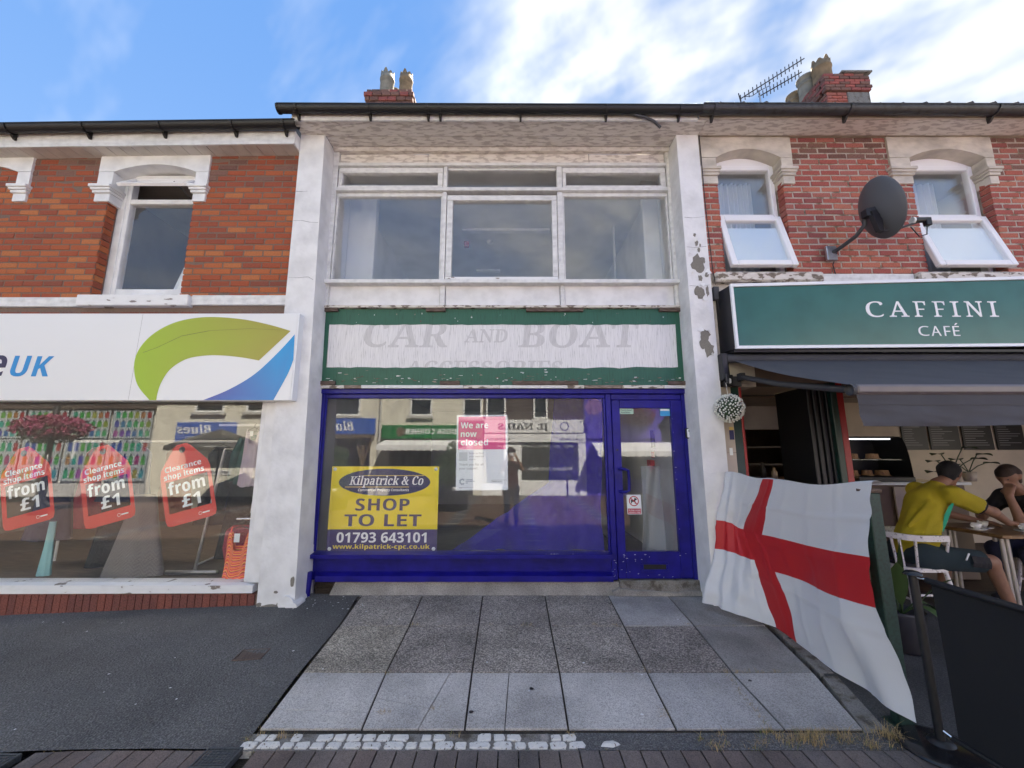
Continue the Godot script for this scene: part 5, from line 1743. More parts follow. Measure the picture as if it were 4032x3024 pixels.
	t = thing("low_rail", "short chrome rail above the striped top", "rail", v3(-2.95, 0.79, 0.03))
	tubep(t, "bar", [v3(-0.12, 0, 0), v3(0.31, 0, 0)], 0.014, M.chrome, 10)


func cafe() -> void:
	rng.seed = 140
	var b := thing("cafe_building", "red brick terrace building with stone window heads and a green cafe front", "building")
	var e := holder(b, "eaves")
	boxp(e, "cornice", v3(2.31, 5.43, 0.0), v3(10.5, 5.50, 0.40), M.stone_paint, 0.012)
	boxp(e, "cornice", v3(2.31, 5.50, 0.0), v3(10.5, 5.53, 0.55), M.soffit_paint, 0.006)
	boxp(e, "fascia", v3(2.21, 5.40, 0.55), v3(10.5, 5.53, 0.575), M.stone_paint, 0.004)
	boxp(e, "soffit_board", v3(2.31, 5.405, 0.305), v3(10.5, 5.428, 0.548), M.soffit_paint, 0.004)
	gutter(e, 2.196, 10.5, 5.462, 5.44, 0.65, 0.072, M.gutter_grey, [2.34, 3.9, 5.6, 6.9], false)
	var k := MB.new()
	k.hexa([v3(2.27, 5.44, 0.60), v3(10.5, 5.44, 0.60), v3(10.5, 8.2, -4.0), v3(2.27, 8.2, -4.0), v3(2.27, 5.50, 0.60), v3(10.5, 5.50, 0.60), v3(10.5, 8.26, -4.0), v3(2.27, 8.26, -4.0)])
	var roof := part(b, "roof", k.done(), M.slate)
	# roll of each roof tile where it runs into the gutter
	for i in 30:
		var x := 2.42 + i * 0.265
		tubep(roof, "tile_roll", [v3(x, 5.505, 0.66), v3(x, 5.72, 0.30)], 0.03 + 0.006 * sin(i * 7.0), M.slate, 8)
	# wall
	var w := holder(b, "brick_wall")
	for q in [[2.302, 3.0, 2.515, 5.428], [3.345, 3.0, 4.915, 5.428], [5.885, 3.0, 10.5, 5.428], [2.516, 3.0, 3.344, 3.55], [4.916, 3.0, 5.884, 3.55]]:
		boxp(w, "mortar_bed", v3(q[0], q[1], 0.0), v3(q[2], q[3], 0.245), M.mortar_pale)
	var h := 0.0763
	for c in 24:
		var y := 3.60 + c * h
		var keys := ["rbrick0", "rbrick1", "rbrick2", "rbrick3", "rbrick0", "rbrick2", "rbrick4", "rbrick5"]
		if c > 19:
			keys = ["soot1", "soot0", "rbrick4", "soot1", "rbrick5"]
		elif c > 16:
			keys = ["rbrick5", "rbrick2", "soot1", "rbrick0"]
		var sh := 0.118 if c % 2 else 0.0
		var top := y > 4.77
		if not top:
			course(w, 2.31, 2.53, y, h, 0.25, 0.10, 0.016, keys, sh, [0.235])
		course(w, 3.474 if top else 3.33, 4.68 if top else 4.93, y, h, 0.25, 0.10, 0.016, keys, sh, [0.235])
		course(w, 5.98 if top else 5.87, 7.3, y, h, 0.25, 0.10, 0.016, keys, sh, [0.235])
		if not top:
			for x in [3.385, 5.925]:
				part(w, "brick", brick_shapes[c % 8], M[keys[(c * 3) % keys.size()]], v3(x, y + h / 2, 0.185), v3(0, -PI / 2, 0), v3(0.11, h - 0.014, 0.10))
	surround(b, 2.34, 3.474, 2.53, 3.33, 4.77, 4.94, 5.13, 5.25, 5.43, 0.272, M.stone_paint, true)
	surround(b, 4.68, 5.98, 4.93, 5.87, 4.77, 4.94, 5.13, 5.25, 5.429, 0.272, M.stone_paint, true)
	boxp(b, "window_sill", v3(2.36, 3.47, 0.0), v3(3.62, 3.595, 0.34), M.stone_worn, 0.02)
	boxp(b, "window_sill", v3(4.72, 3.47, 0.0), v3(6.1, 3.595, 0.34), M.stone_worn, 0.02)
	boxp(b, "band_course", v3(3.63, 3.475, 0.0), v3(4.71, 3.585, 0.29), M.white_paint, 0.008)
	boxp(b, "pier", v3(2.31, 2.25, 0.0), v3(2.75, 3.468, 0.25), M.stone_paint, 0.004)
	boxp(b, "back_panel", v3(2.75, 2.3, 0.0), v3(10.5, 3.468, 0.2), M.room_brown)
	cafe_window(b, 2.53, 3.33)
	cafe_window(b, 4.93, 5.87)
	var r := holder(b, "upstairs_room")
	boxp(r, "wall", v3(2.3, 3.3, -2.6), v3(6.6, 5.4, -2.5), M.room_dim)
	boxp(r, "wall", v3(6.5, 3.3, -2.5), v3(6.6, 5.4, 0.0), M.room_dim)
	boxp(r, "ceiling", v3(2.3, 5.3, -2.5), v3(6.6, 5.42, 0.0), M.room_dim)
	boxp(r, "floor", v3(2.3, 3.2, -2.5), v3(6.6, 3.35, 0.0), M.room_brown)
	cafe_chimney(b)
	cafe_front(b)
	cafe_sign()
	cafe_awning()
	dish()
	aerial()
	cafe_inside(b)


func cafe_window(b: Node3D, x0: float, x1: float) -> void:
	var w := holder(b, "window")
	var k := MB.new()
	var z0 := 0.03
	var z1 := 0.115
	for q in [[x0, 3.595, x0 + 0.06, 5.13], [x1 - 0.06, 3.595, x1, 5.13], [x0 + 0.061, 4.40, x1 - 0.061, 4.455], [x0 + 0.061, 5.07, x1 - 0.061, 5.13], [x0 + 0.061, 3.595, x1 - 0.061, 3.64]]:
		k.bx(v3(q[0], q[1], z0), v3(q[2], q[3], z1), 0.008)
	part(w, "frame", k.done(), M.upvc)
	k = MB.new()
	var arch := []
	for i in 13:
		var t := i / 12.0
		arch.append(Vector2(lerpf(x0, x1, t), 5.13 + 0.118 * (1.0 - pow(2.0 * t - 1.0, 2.0))))
	arch.append(Vector2(x1, 5.131))
	arch.append(Vector2(x0, 5.131))
	k.prism(arch.slice(0, 13), 0.04, 0.10)
	part(w, "arched_panel", k.done(), M.upvc)
	pane(w, x0 + 0.05, 4.45, x1 - 0.05, 5.08, 0.10)
	pane(w, x0 + 0.05, 4.45, x1 - 0.05, 5.08, 0.08, true)  # further sheets added so that the glass mirrors more sky
	# bottom light, hinged along its top and pushed out
	var hw := (x1 - x0) / 2 - 0.012
	var ht := 0.775
	k = MB.new()
	for q in [[-hw, -ht, -hw + 0.075, 0.0], [hw - 0.075, -ht, hw, 0.0], [-hw + 0.076, -ht, hw - 0.076, -ht + 0.075], [-hw + 0.076, -0.075, hw - 0.076, 0.0]]:
		k.bx(v3(q[0], q[1], -0.03), v3(q[2], q[3], 0.03), 0.008)
	var s := part(w, "open_light", k.done(), M.upvc)
	s.transform = Transform3D(Basis(v3(1, 0, 0), -deg_to_rad(16.0)), v3((x0 + x1) / 2, 4.395, 0.135))
	k = MB.new()
	k.bx(v3(-hw + 0.07, -ht + 0.07, 0.006), v3(hw - 0.07, -0.07, 0.010))
	k.bx(v3(-hw + 0.07, -ht + 0.07, -0.012), v3(hw - 0.07, -0.07, -0.008))
	part(s, "pane", k.done(), M.glass)
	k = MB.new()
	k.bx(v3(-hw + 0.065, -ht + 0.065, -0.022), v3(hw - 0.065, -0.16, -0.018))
	part(s, "sky_glare_sheet", k.done(), M.sky_glare_sheet)  # sheet added behind the glass, its colour imitates reflected sky
	# net curtain drawn to the right
	k = MB.new()
	k.sheet(60, 8, func(u, v):
		return v3(lerpf(x0 + 0.30, x1 - 0.02, u), lerpf(5.2, 3.75, v), -0.35 + 0.03 * sin(u * 46.0) + 0.015 * sin(u * 17.0 + v * 2.0)))
	part(w, "net_curtain", k.done(), M.net)


func cafe_chimney(b: Node3D) -> void:
	var ch := holder(b, "chimney")
	boxp(ch, "core", v3(6.98, 7.0, -4.75), v3(7.84, 9.80, -3.05), M.mortar_pale)
	var y := 8.70
	for c in 15:
		var over := 0.055 if c > 8 and c < 14 else (0.03 if c == 14 else 0.0)
		if c == 12 or c == 13:
			over = 0.04
		course(ch, 6.95 - over, 7.88 + over - (0.08 if c == 14 else 0.0), y, 0.0763, -3.0 + over, 0.11, 0.012, ["soot1", "rbrick4", "soot0", "rbrick2"] if c > 8 else ["rbrick1", "rbrick0", "rbrick3", "rbrick5"], 0.11 if c % 2 else 0.0, [0.225])
		for i in 8:
			part(ch, "brick", brick_shapes[(i + c) % 8], M[["soot0", "rbrick4", "soot1"][(i + c) % 3]], v3(7.00 - over, y + 0.038, -3.12 - i * 0.215 - (0.1 if c % 2 else 0.0)), v3(0, -PI / 2, 0), v3(0.20, 0.066, 0.11))
		y += 0.0763
	boxp(ch, "render_patch", v3(7.39, 8.6, -3.05), v3(7.885, 9.38, -2.985), M.concrete_dark, 0.008)
	boxp(ch, "capping_slab", v3(7.30, 9.845, -4.6), v3(7.98, 9.89, -2.93), M.concrete_dark, 0.008)
	var k := MB.new()
	k.hexa([v3(7.0, 9.80, -4.7), v3(7.5, 9.80, -4.7), v3(7.5, 9.80, -3.05), v3(7.0, 9.80, -3.05), v3(7.05, 9.86, -4.6), v3(7.45, 9.88, -4.6), v3(7.45, 9.88, -3.2), v3(7.05, 9.86, -3.2)])
	part(ch, "mortar_cap", k.done(), M.concrete_dark)
	crown_pot(ch, 7.13, 9.80, -3.25, 0.19, 0.66, M.pot_buff)
	crown_pot(ch, 7.10, 9.80, -3.65, 0.20, 0.60, M.pot_cream, false)
	crown_pot(ch, 7.10, 9.80, -4.08, 0.18, 0.56, M.pot_dark, false)
	crown_pot(ch, 7.02, 9.80, -4.50, 0.18, 0.55, M.pot_dark)


func cafe_front(b: Node3D) -> void:
	var s := holder(b, "shopfront")
	var y := -0.05
	for t in [0.55, 1.02, 1.52, 2.02, 2.25]:
		boxp(s, "wall_tile", v3(2.315, y, 0.0), v3(2.463, t - 0.003, 0.235), M.tile_beige, 0.002)
		y = t
	boxp(s, "door_post", v3(2.465, -0.05, 0.0), v3(2.565, 2.30, 0.215), M.dark_green, 0.006)
	tubep(s, "red_strip", [v3(2.585, -0.02, 0.185), v3(2.585, 2.30, 0.185)], 0.022, M.red_paint, 10)
	boxp(s, "head", v3(2.465, 2.30, -0.05), v3(10.5, 2.42, 0.18), M.dark_green, 0.006)
	# folded leaves of the doors
	for i in 4:
		var x: float = 3.40 + i * 0.055
		var k := MB.new()
		k.bx(v3(x, 0.0, -0.45 + 0.05 * i), v3(x + 0.045, 2.27, 0.12 + 0.02 * i), 0.006)
		part(s, "folded_leaf", k.done(), M.black_satin)
	boxp(s, "door_post", v3(3.585, -0.05, 0.02), v3(3.655, 2.30, 0.235), M.dark_green, 0.006)
	boxp(s, "red_strip", v3(3.657, -0.05, 0.05), v3(3.735, 2.30, 0.225), M.red_paint, 0.006)
	boxp(s, "window_bar", v3(6.3, 0.55, 0.0), v3(6.36, 2.30, 0.12), M.dark_green, 0.006)
	boxp(s, "speaker_box", v3(2.34, 2.245, 0.25), v3(2.45, 2.37, 0.34), M.black_satin, 0.006)
	boxp(s, "junction_box", v3(2.335, 3.26, 0.25), v3(2.40, 3.42, 0.31), M.dark_grey, 0.004)
	tubep(s, "cable", [v3(2.37, 3.26, 0.30), v3(2.40, 3.05, 0.28), v3(2.43, 2.9, 0.28), v3(2.44, 2.3, 0.28)], 0.008, M.black_satin, 6)
	tubep(s, "cable", [v3(2.31, 5.38, 0.34), v3(2.312, 4.4, 0.335), v3(2.33, 3.62, 0.335), v3(2.36, 3.44, 0.31)], 0.005, M.black_satin, 6)
	boxp(s, "white_cap", v3(2.365, 2.27, 0.341), v3(2.415, 2.325, 0.365), M.ink_white, 0.008)
	boxp(s, "lamp_box", v3(2.47, 2.25, 0.22), v3(2.56, 2.36, 0.30), M.dark_grey, 0.004)
	boxp(s, "sticker", v3(2.405, 1.66, 0.2355), v3(2.455, 1.80, 0.237), M.sign_oval)
	boxp(s, "sticker", v3(2.405, 1.765, 0.2372), v3(2.455, 1.80, 0.2375), M.gold)
	boxp(s, "sticker", v3(2.39, 1.49, 0.2355), v3(2.425, 1.57, 0.237), M.paper)


func cafe_sign() -> void:
	var s := thing("cafe_sign", "long dark green cafe sign box with silver trim and white lettering", "sign")
	var k := MB.new()
	k.hexa([v3(2.37, 2.63, 0.22), v3(8.0, 2.68, 0.22), v3(8.0, 2.68, 0.49), v3(2.42, 2.63, 0.49), v3(2.37, 3.35, 0.22), v3(8.0, 3.50, 0.22), v3(8.0, 3.50, 0.49), v3(2.42, 3.35, 0.49)])
	part(s, "box", k.done(), M.black_satin)
	k = MB.new()
	k.hexa([v3(2.45, 2.655, 0.49), v3(8.0, 2.695, 0.49), v3(8.0, 2.695, 0.497), v3(2.45, 2.655, 0.497), v3(2.45, 3.325, 0.49), v3(8.0, 3.475, 0.49), v3(8.0, 3.475, 0.497), v3(2.45, 3.325, 0.497)])
	part(s, "face", k.done(), M.cafe_green)
	for q in [[2.418, 2.622, 8.0, 2.672, 0.032], [2.418, 3.328, 8.0, 3.478, 0.034]]:
		k = MB.new()
		k.hexa([v3(q[0], q[1], 0.485), v3(q[2], q[3], 0.485), v3(q[2], q[3], 0.515), v3(q[0], q[1], 0.515), v3(q[0], q[1] + q[4], 0.485), v3(q[2], q[3] + q[4], 0.485), v3(q[2], q[3] + q[4], 0.515), v3(q[0], q[1] + q[4], 0.515)])
		part(s, "trim", k.done(), M.silver_trim)
	boxp(s, "trim", v3(2.416, 2.654, 0.486), v3(2.448, 3.328, 0.516), M.silver_trim, 0.003)
	boxp(s, "under_shelf", v3(2.42, 2.60, 0.12), v3(8.0, 2.628, 0.46), M.black_satin)
	var at := 3.889
	for c in [["C", 1210, 1320], ["A", 1355, 1480], ["F", 1515, 1592], ["F", 1638, 1716], ["I", 1752, 1806], ["N", 1842, 1956], ["I", 1992, 2048]]:
		words(s, "letter", c[0], "serif", v3(at + (c[1] - 1210) * 0.001726, 2.985, 0.4985), 0.178, (c[2] - c[1]) * 0.001726, M.ink_white)
	for c in [["C", 1520, 1588], ["A", 1600, 1662], ["F", 1682, 1722], ["É", 1738, 1780]]:
		words(s, "letter", c[0], "sans", v3(at + (c[1] - 1210) * 0.001726, 2.768, 0.4985), 0.112, (c[2] - c[1]) * 0.001726, M.ink_white)


func cafe_awning() -> void:
	var a := thing("awning", "dark grey pulled out shop awning with hanging valance under the green cafe sign", "awning")
	tubep(a, "roller", [v3(2.37, 2.545, 0.36), v3(8.0, 2.56, 0.36)], 0.05, M.awning_grey, 16)
	boxp(a, "end_bracket", v3(2.30, 2.30, 0.26), v3(2.365, 2.60, 0.42), M.black_satin, 0.01)
	tubep(a, "crank_hook", [v3(2.325, 2.36, 0.43), v3(2.32, 2.28, 0.44), v3(2.335, 2.25, 0.44), v3(2.34, 2.30, 0.44)], 0.010, M.dark_grey, 8)
	var n := FastNoiseLite.new()
	n.frequency = 0.9
	n.seed = 4
	var k := MB.new()
	k.sheet(40, 20, func(u, v):
		var x: float = lerpf(2.42, 8.0, u)
		return v3(x, lerpf(2.515, 1.992, v) - 0.03 * sin(v * PI) + 0.006 * n.get_noise_2d(x * 2.0, v * 4.0), lerpf(0.41, 1.89, v)))
	part(a, "canopy", k.done(), M.awning_grey)
	boxp(a, "front_bar", v3(2.435, 1.918, 1.865), v3(8.0, 1.99, 1.935), M.awning_bar, 0.018)
	var cap := MB.new()
	cap.lathe([Vector2(0.0, 0.0), Vector2(0.038, 0.0), Vector2(0.042, 0.02), Vector2(0.042, 0.03)], 14, Transform3D(Basis(v3(0, 0, 1), PI / 2), v3(2.434, 1.953, 1.90)))
	part(a, "end_cap", cap.done(), M.dark_grey)
	k = MB.new()
	k.sheet(110, 12, func(u, v):
		var x: float = lerpf(2.44, 8.0, u)
		return v3(x + 0.02 * v, lerpf(1.925, 1.705 + 0.012 * sin(x * 1.7), v), 1.912 + (0.012 * sin(x * 9.0 + 2.0 * v) + 0.020 * n.get_noise_2d(x * 3.0, v * 2.0)) * v))
	part(a, "valance", k.done(), M.awning_grey)
	boxp(a, "hem", v3(2.45, 1.846, 1.916), v3(8.0, 1.850, 1.919), M.dark_grey)
	k = MB.new()
	k.hexa([v3(2.50, 2.30, 0.32), v3(2.55, 2.30, 0.32), v3(2.55, 2.30, 0.40), v3(2.50, 2.30, 0.40), v3(2.50, 2.38, 0.32), v3(2.55, 2.38, 0.32), v3(2.55, 2.38, 0.40), v3(2.50, 2.38, 0.40)])
	k.tube([v3(2.525, 2.34, 0.36), v3(2.52, 2.15, 1.0), v3(2.50, 1.955, 1.86)], 0.028, 8)
	part(a, "folding_arm", k.done(), M.dark_grey)


func dish() -> void:
	var d := thing("satellite_dish", "dark grey mesh satellite dish on a bent pole fixed to the red brick wall", "satellite dish", v3(3.74, 3.82, 0.25))
	var at := v3(3.98, 4.13, 0.74) - d.position
	var n := v3(0.96, 0.22, 0.06).normalized()
	var u := (Vector3.UP - n * n.y).normalized()
	var ax := Basis(u.cross(n).normalized() * -1.0, n, u)
	var k := MB.new()
	var prof := []
	for i in 9:
		var r := 0.37 * i / 8.0
		prof.append(Vector2(r, r * r * 0.62 - 0.06))
	prof.append(Vector2(0.378, 0.03))
	prof.append(Vector2(0.37, 0.018))
	for i in 8:
		var r := 0.36 * (7 - i) / 8.0
		prof.append(Vector2(r, r * r * 0.62 - 0.068))
	k.lathe(prof, 36, Transform3D(ax * Basis.from_scale(v3(0.74, 1.0, 0.90)), at))
	part(d, "reflector", k.done(), M.dish_grey)
	k = MB.new()
	k.bx(v3(-0.005, -0.09, -0.06), v3(0.035, 0.09, 0.06), 0.006)
	part(d, "wall_plate", k.done(), M.aluminium, v3(0.0, 0.0, 0.06), v3(0, -PI / 2, 0))
	tubep(d, "pole", [v3(0.0, 0.0, 0.05), v3(0.05, 0.03, 0.18), v3(0.10, 0.08, 0.32), v3(0.13, 0.16, 0.41), v3(0.135, 0.30, 0.43)], 0.022, M.dark_grey, 10)
	k = MB.new()
	k.hexa([v3(0.09, 0.22, 0.43), v3(0.22, 0.20, 0.46), v3(0.22, 0.20, 0.54), v3(0.09, 0.22, 0.50), v3(0.09, 0.30, 0.43), v3(0.24, 0.32, 0.46), v3(0.24, 0.32, 0.54), v3(0.09, 0.30, 0.50)])
	k.hexa([v3(0.17, 0.03, 0.48), v3(0.22, 0.02, 0.48), v3(0.22, 0.02, 0.53), v3(0.17, 0.03, 0.53), v3(0.12, 0.26, 0.47), v3(0.22, 0.26, 0.47), v3(0.22, 0.26, 0.53), v3(0.12, 0.26, 0.53)])
	part(d, "bracket", k.done(), M.black_satin)
	tubep(d, "feed_arm", [v3(0.20, 0.03, 0.50), v3(0.40, 0.06, 0.51), v3(0.60, 0.13, 0.515)], 0.012, M.dark_grey, 8)
	k = MB.new()
	k.tube([v3(0.56, 0.15, 0.515), v3(0.70, 0.16, 0.515)], [0.035, 0.026], 12)
	k.bx(v3(0.68, 0.09, 0.49), v3(0.74, 0.18, 0.54), 0.006)
	var l := part(d, "receiver", k.done(), M.black_satin)
	k = MB.new()
	k.tube([v3(0.545, 0.15, 0.515), v3(0.565, 0.15, 0.515)], 0.036, 12)
	part(l, "lens_cap", k.done(), M.paper)
	tubep(d, "lead", [v3(0.70, 0.09, 0.515), v3(0.68, -0.01, 0.515), v3(0.60, -0.03, 0.51), v3(0.52, 0.08, 0.515)], 0.006, M.black_satin, 6)
	tubep(d, "wall_cable", [v3(0.05, 0.0, 0.10), v3(0.04, -0.12, 0.03), v3(0.06, -0.28, 0.03)], 0.006, M.black_satin, 6)


func aerial() -> void:
	var a := thing("tv_aerial", "twin boom television aerial on a thin mast behind the gutter", "aerial", v3(6.0, 9.0, -3.7))
	a.position = v3(5.98, 7.95, -3.7)
	var o := a.position
	tubep(a, "mast", [v3(0, 0, 0), v3(-0.03, 2.2, 0)], 0.02, M.aluminium, 8)
	var boom := func(p: Vector3, q: Vector3, n: int, s: float) -> void:
		var bm := tubep(a, "boom", [p - o, q - o], 0.014, M.dark_grey, 8)
		for i in n:
			var c: Vector3 = p.lerp(q, (i + 0.2) / n) - o
			tubep(bm, "element", [c + v3(-0.02, s, 0.03), c - v3(-0.02, s, 0.03)], 0.010, M.dark_grey, 6)
	boom.call(v3(5.47, 9.90, -3.7), v3(7.15, 11.05, -3.7), 16, 0.075)
	boom.call(v3(5.93, 9.97, -3.7), v3(7.04, 10.66, -3.7), 12, 0.075)
	tubep(a, "reflector", [v3(5.45, 10.06, -3.7) - o, v3(5.50, 9.70, -3.7) - o], 0.012, M.dark_grey, 6)
	tubep(a, "lead", [v3(5.6, 9.97, -3.7) - o, v3(5.75, 9.95, -3.66) - o, v3(5.95, 10.1, -3.66) - o, v3(6.2, 10.25, -3.68) - o, v3(6.25, 10.38, -3.7) - o], 0.008, M.dark_grey, 6)


func cafe_inside(b: Node3D) -> void:
	var r := holder(b, "cafe_room")
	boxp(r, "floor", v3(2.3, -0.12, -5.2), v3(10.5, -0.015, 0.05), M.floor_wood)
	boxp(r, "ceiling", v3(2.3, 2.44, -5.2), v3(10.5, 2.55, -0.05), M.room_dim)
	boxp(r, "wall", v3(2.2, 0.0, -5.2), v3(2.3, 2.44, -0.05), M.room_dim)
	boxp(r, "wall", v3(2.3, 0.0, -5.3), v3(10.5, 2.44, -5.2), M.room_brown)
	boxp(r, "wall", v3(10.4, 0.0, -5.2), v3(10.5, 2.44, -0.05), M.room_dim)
	boxp(r, "bulkhead", v3(2.3, 1.98, -3.3), v3(5.4, 2.43, -3.2), M.room_dim)
	boxp(r, "menu_wall", v3(5.6, 0.0, -2.75), v3(10.4, 2.43, -2.6), M.room_cream)
	boxp(r, "ceiling_seam", v3(2.3, 2.425, -0.8), v3(6.5, 2.439, -0.78), M.room_brown)
	boxp(r, "ceiling_seam", v3(2.3, 2.425, -1.9), v3(6.5, 2.439, -1.88), M.room_brown)
	boxp(r, "back_counter", v3(3.0, 0.0, -2.2), v3(5.2, 1.10, -1.3), M.room_brown, 0.01)
	boxp(r, "counter_top", v3(2.95, 1.10, -2.25), v3(5.25, 1.14, -1.25), M.floor_wood, 0.006)
	boxp(r, "shelf", v3(3.6, 1.62, -3.18), v3(5.4, 1.65, -2.95), M.floor_wood)
	boxp(r, "shelf", v3(3.6, 1.30, -3.18), v3(5.4, 1.33, -2.95), M.floor_wood)
	boxp(r, "front_counter", v3(4.25, 0.0, -1.1), v3(5.7, 1.12, -0.5), M.room_brown, 0.01)
	boxp(r, "front_counter_top", v3(4.2, 1.12, -1.12), v3(5.75, 1.155, -0.46), M.paper, 0.004)
	boxp(r, "side_panel", v3(4.75, 0.2, -0.46), v3(5.35, 1.10, -0.44), M.room_cream)
	# cake cabinet with a bent glass front
	var c := thing("cake_cabinet", "curved glass cake display cabinet on the cafe counter", "display cabinet", v3(4.4, 1.157, -0.62))
	boxp(c, "base", v3(0, 0, -0.42), v3(0.72, 0.06, 0.1), M.black_satin, 0.006)
	boxp(c, "back", v3(0, 0.06, -0.42), v3(0.72, 0.55, -0.40), M.black_satin)
	boxp(c, "shelf", v3(0.01, 0.27, -0.39), v3(0.66, 0.28, 0.02), M.glass)
	boxp(c, "top", v3(0, 0.55, -0.42), v3(0.60, 0.575, 0.02), M.black_satin, 0.004)
	boxp(c, "strip_light", v3(0.02, 0.535, -0.02), v3(0.56, 0.548, 0.0), M.lamp_strip)
	var k := MB.new()
	k.sheet(10, 1, func(u, v):
		var x: float = [0.60, 0.64, 0.66, 0.68, 0.69, 0.70, 0.705, 0.71, 0.712, 0.715, 0.72][int(round(u * 10.0))]
		var y: float = [0.57, 0.55, 0.51, 0.45, 0.39, 0.33, 0.27, 0.21, 0.15, 0.10, 0.06][int(round(u * 10.0))]
		return v3(x, y, lerpf(-0.40, 0.08, v)))
	part(c, "side_glass", k.done(), M.black_satin)
	for q in [[0.06, 0.07, 0.12], [0.26, 0.07, 0.10], [0.46, 0.07, 0.13], [0.10, 0.285, 0.10], [0.36, 0.285, 0.12]]:
		var ck := MB.new()
		ck.lathe([Vector2(0.0, 0.07), Vector2(q[2] * 0.55, 0.065), Vector2(q[2] * 0.6, 0.01), Vector2(q[2] * 0.75, 0.0), Vector2(0, 0)], 14, Transform3D(Basis(), v3(q[0] + 0.06, q[1], -0.15)))
		part(c, "cake", ck.done(), M.cake)
	# menu boards
	var names := ["first", "second", "third", "fourth"]
	rng.seed = 12
	for i in 4:
		var x: float = [6.98, 7.47, 8.06, 8.66][i]
		var wd: float = [0.45, 0.54, 0.54, 0.5][i]
		var m := thing("menu_board", "black chalk menu board on the cafe wall, %s from the awning's end" % names[i], "menu board", v3(x, 1.58, -2.59), "menu boards above the cafe counter")
		boxp(m, "panel", v3(0, 0, 0), v3(wd, 0.62, 0.02), M.black_satin, 0.004)
		for j in 13:
			var yy := 0.56 - j * 0.04
			boxp(m, "chalk_line", v3(0.04, yy, 0.02), v3(0.04 + wd * rng.randf_range(0.3, 0.8), yy + 0.008, 0.021), M.ink_grey)
	# lit ceiling spots
	for q in [[3.5, -0.70], [3.53, -0.17], [5.2, -1.2]]:
		var t := MB.new()
		t.lathe([Vector2(0.06, 0.0), Vector2(0.055, -0.012), Vector2(0.04, -0.006)], 18, Transform3D(Basis(), v3(q[0], 2.438, q[1])))
		var dl := part(r, "downlight", t.done(), M.paper)
		t = MB.new()
		t.lathe([Vector2(0.0, -0.005), Vector2(0.04, -0.005)], 14, Transform3D(Basis(), v3(q[0], 2.438, q[1])))
		part(dl, "bulb", t.done(), M.lamp_warm)
		spot(dl, v3(q[0], 2.42, q[1]), v3(0, -1, 0.001), 0.05)
	var sp := holder(r, "track_spotlight")
	tubep(sp, "track", [v3(3.3, 2.41, -1.6), v3(5.0, 2.41, -1.6)], 0.012, M.dark_grey, 6)
	tubep(sp, "lamp_can", [v3(4.38, 2.36, -1.55), v3(4.36, 2.24, -1.50)], [0.025, 0.04], M.dark_grey, 12)
	var bl := MB.new()
	bl.lathe([Vector2(0.0, -0.004), Vector2(0.036, -0.003)], 14, Transform3D(Basis(), v3(4.357, 2.237, -1.50)))
	part(sp, "bulb", bl.done(), M.lamp_warm)
	spot(sp, v3(4.357, 2.225, -1.495), v3(-0.1, -1, 0.3), 0.06)
	# bottles and jars on the counter
	for i in 3:
		var x: float = [3.75, 3.98, 4.30][i]
		var t := thing("counter_bottle", ["dark bottle on the cafe back counter, nearest the flower ball", "beige jar in the middle of the cafe back counter", "tall steel flask on the cafe back counter beside the folded doors"][i], "bottle", v3(x, 1.14, -1.45 - 0.1 * (i % 2)), "bottles and jars on the cafe counter")
		var hh: float = [0.24, 0.16, 0.27][i]
		var kk := MB.new()
		kk.lathe([Vector2(0, 0), Vector2(0.04, 0), Vector2(0.042, hh * 0.6), Vector2(0.018, hh * 0.8), Vector2(0.018, hh), Vector2(0, hh)], 14)
		part(t, "body", kk.done(), [M.black_satin, M.tile_beige, M.aluminium][i])


func spot(parent: Node3D, at: Vector3, dir: Vector3, power: float) -> void:
	var l := SpotLight3D.new()
	l.name = "spot_glow"
	l.light_color = Color(1.0, 0.82, 0.6)
	l.light_energy = power
	l.light_size = 0.03
	l.spot_angle = 50.0
	l.spot_range = 8.0
	l.spot_attenuation = 2.0
	l.shadow_enabled = true
	parent.add_child(l, true)
	l.look_at_from_position(at, at + dir, v3(1, 0, 0))


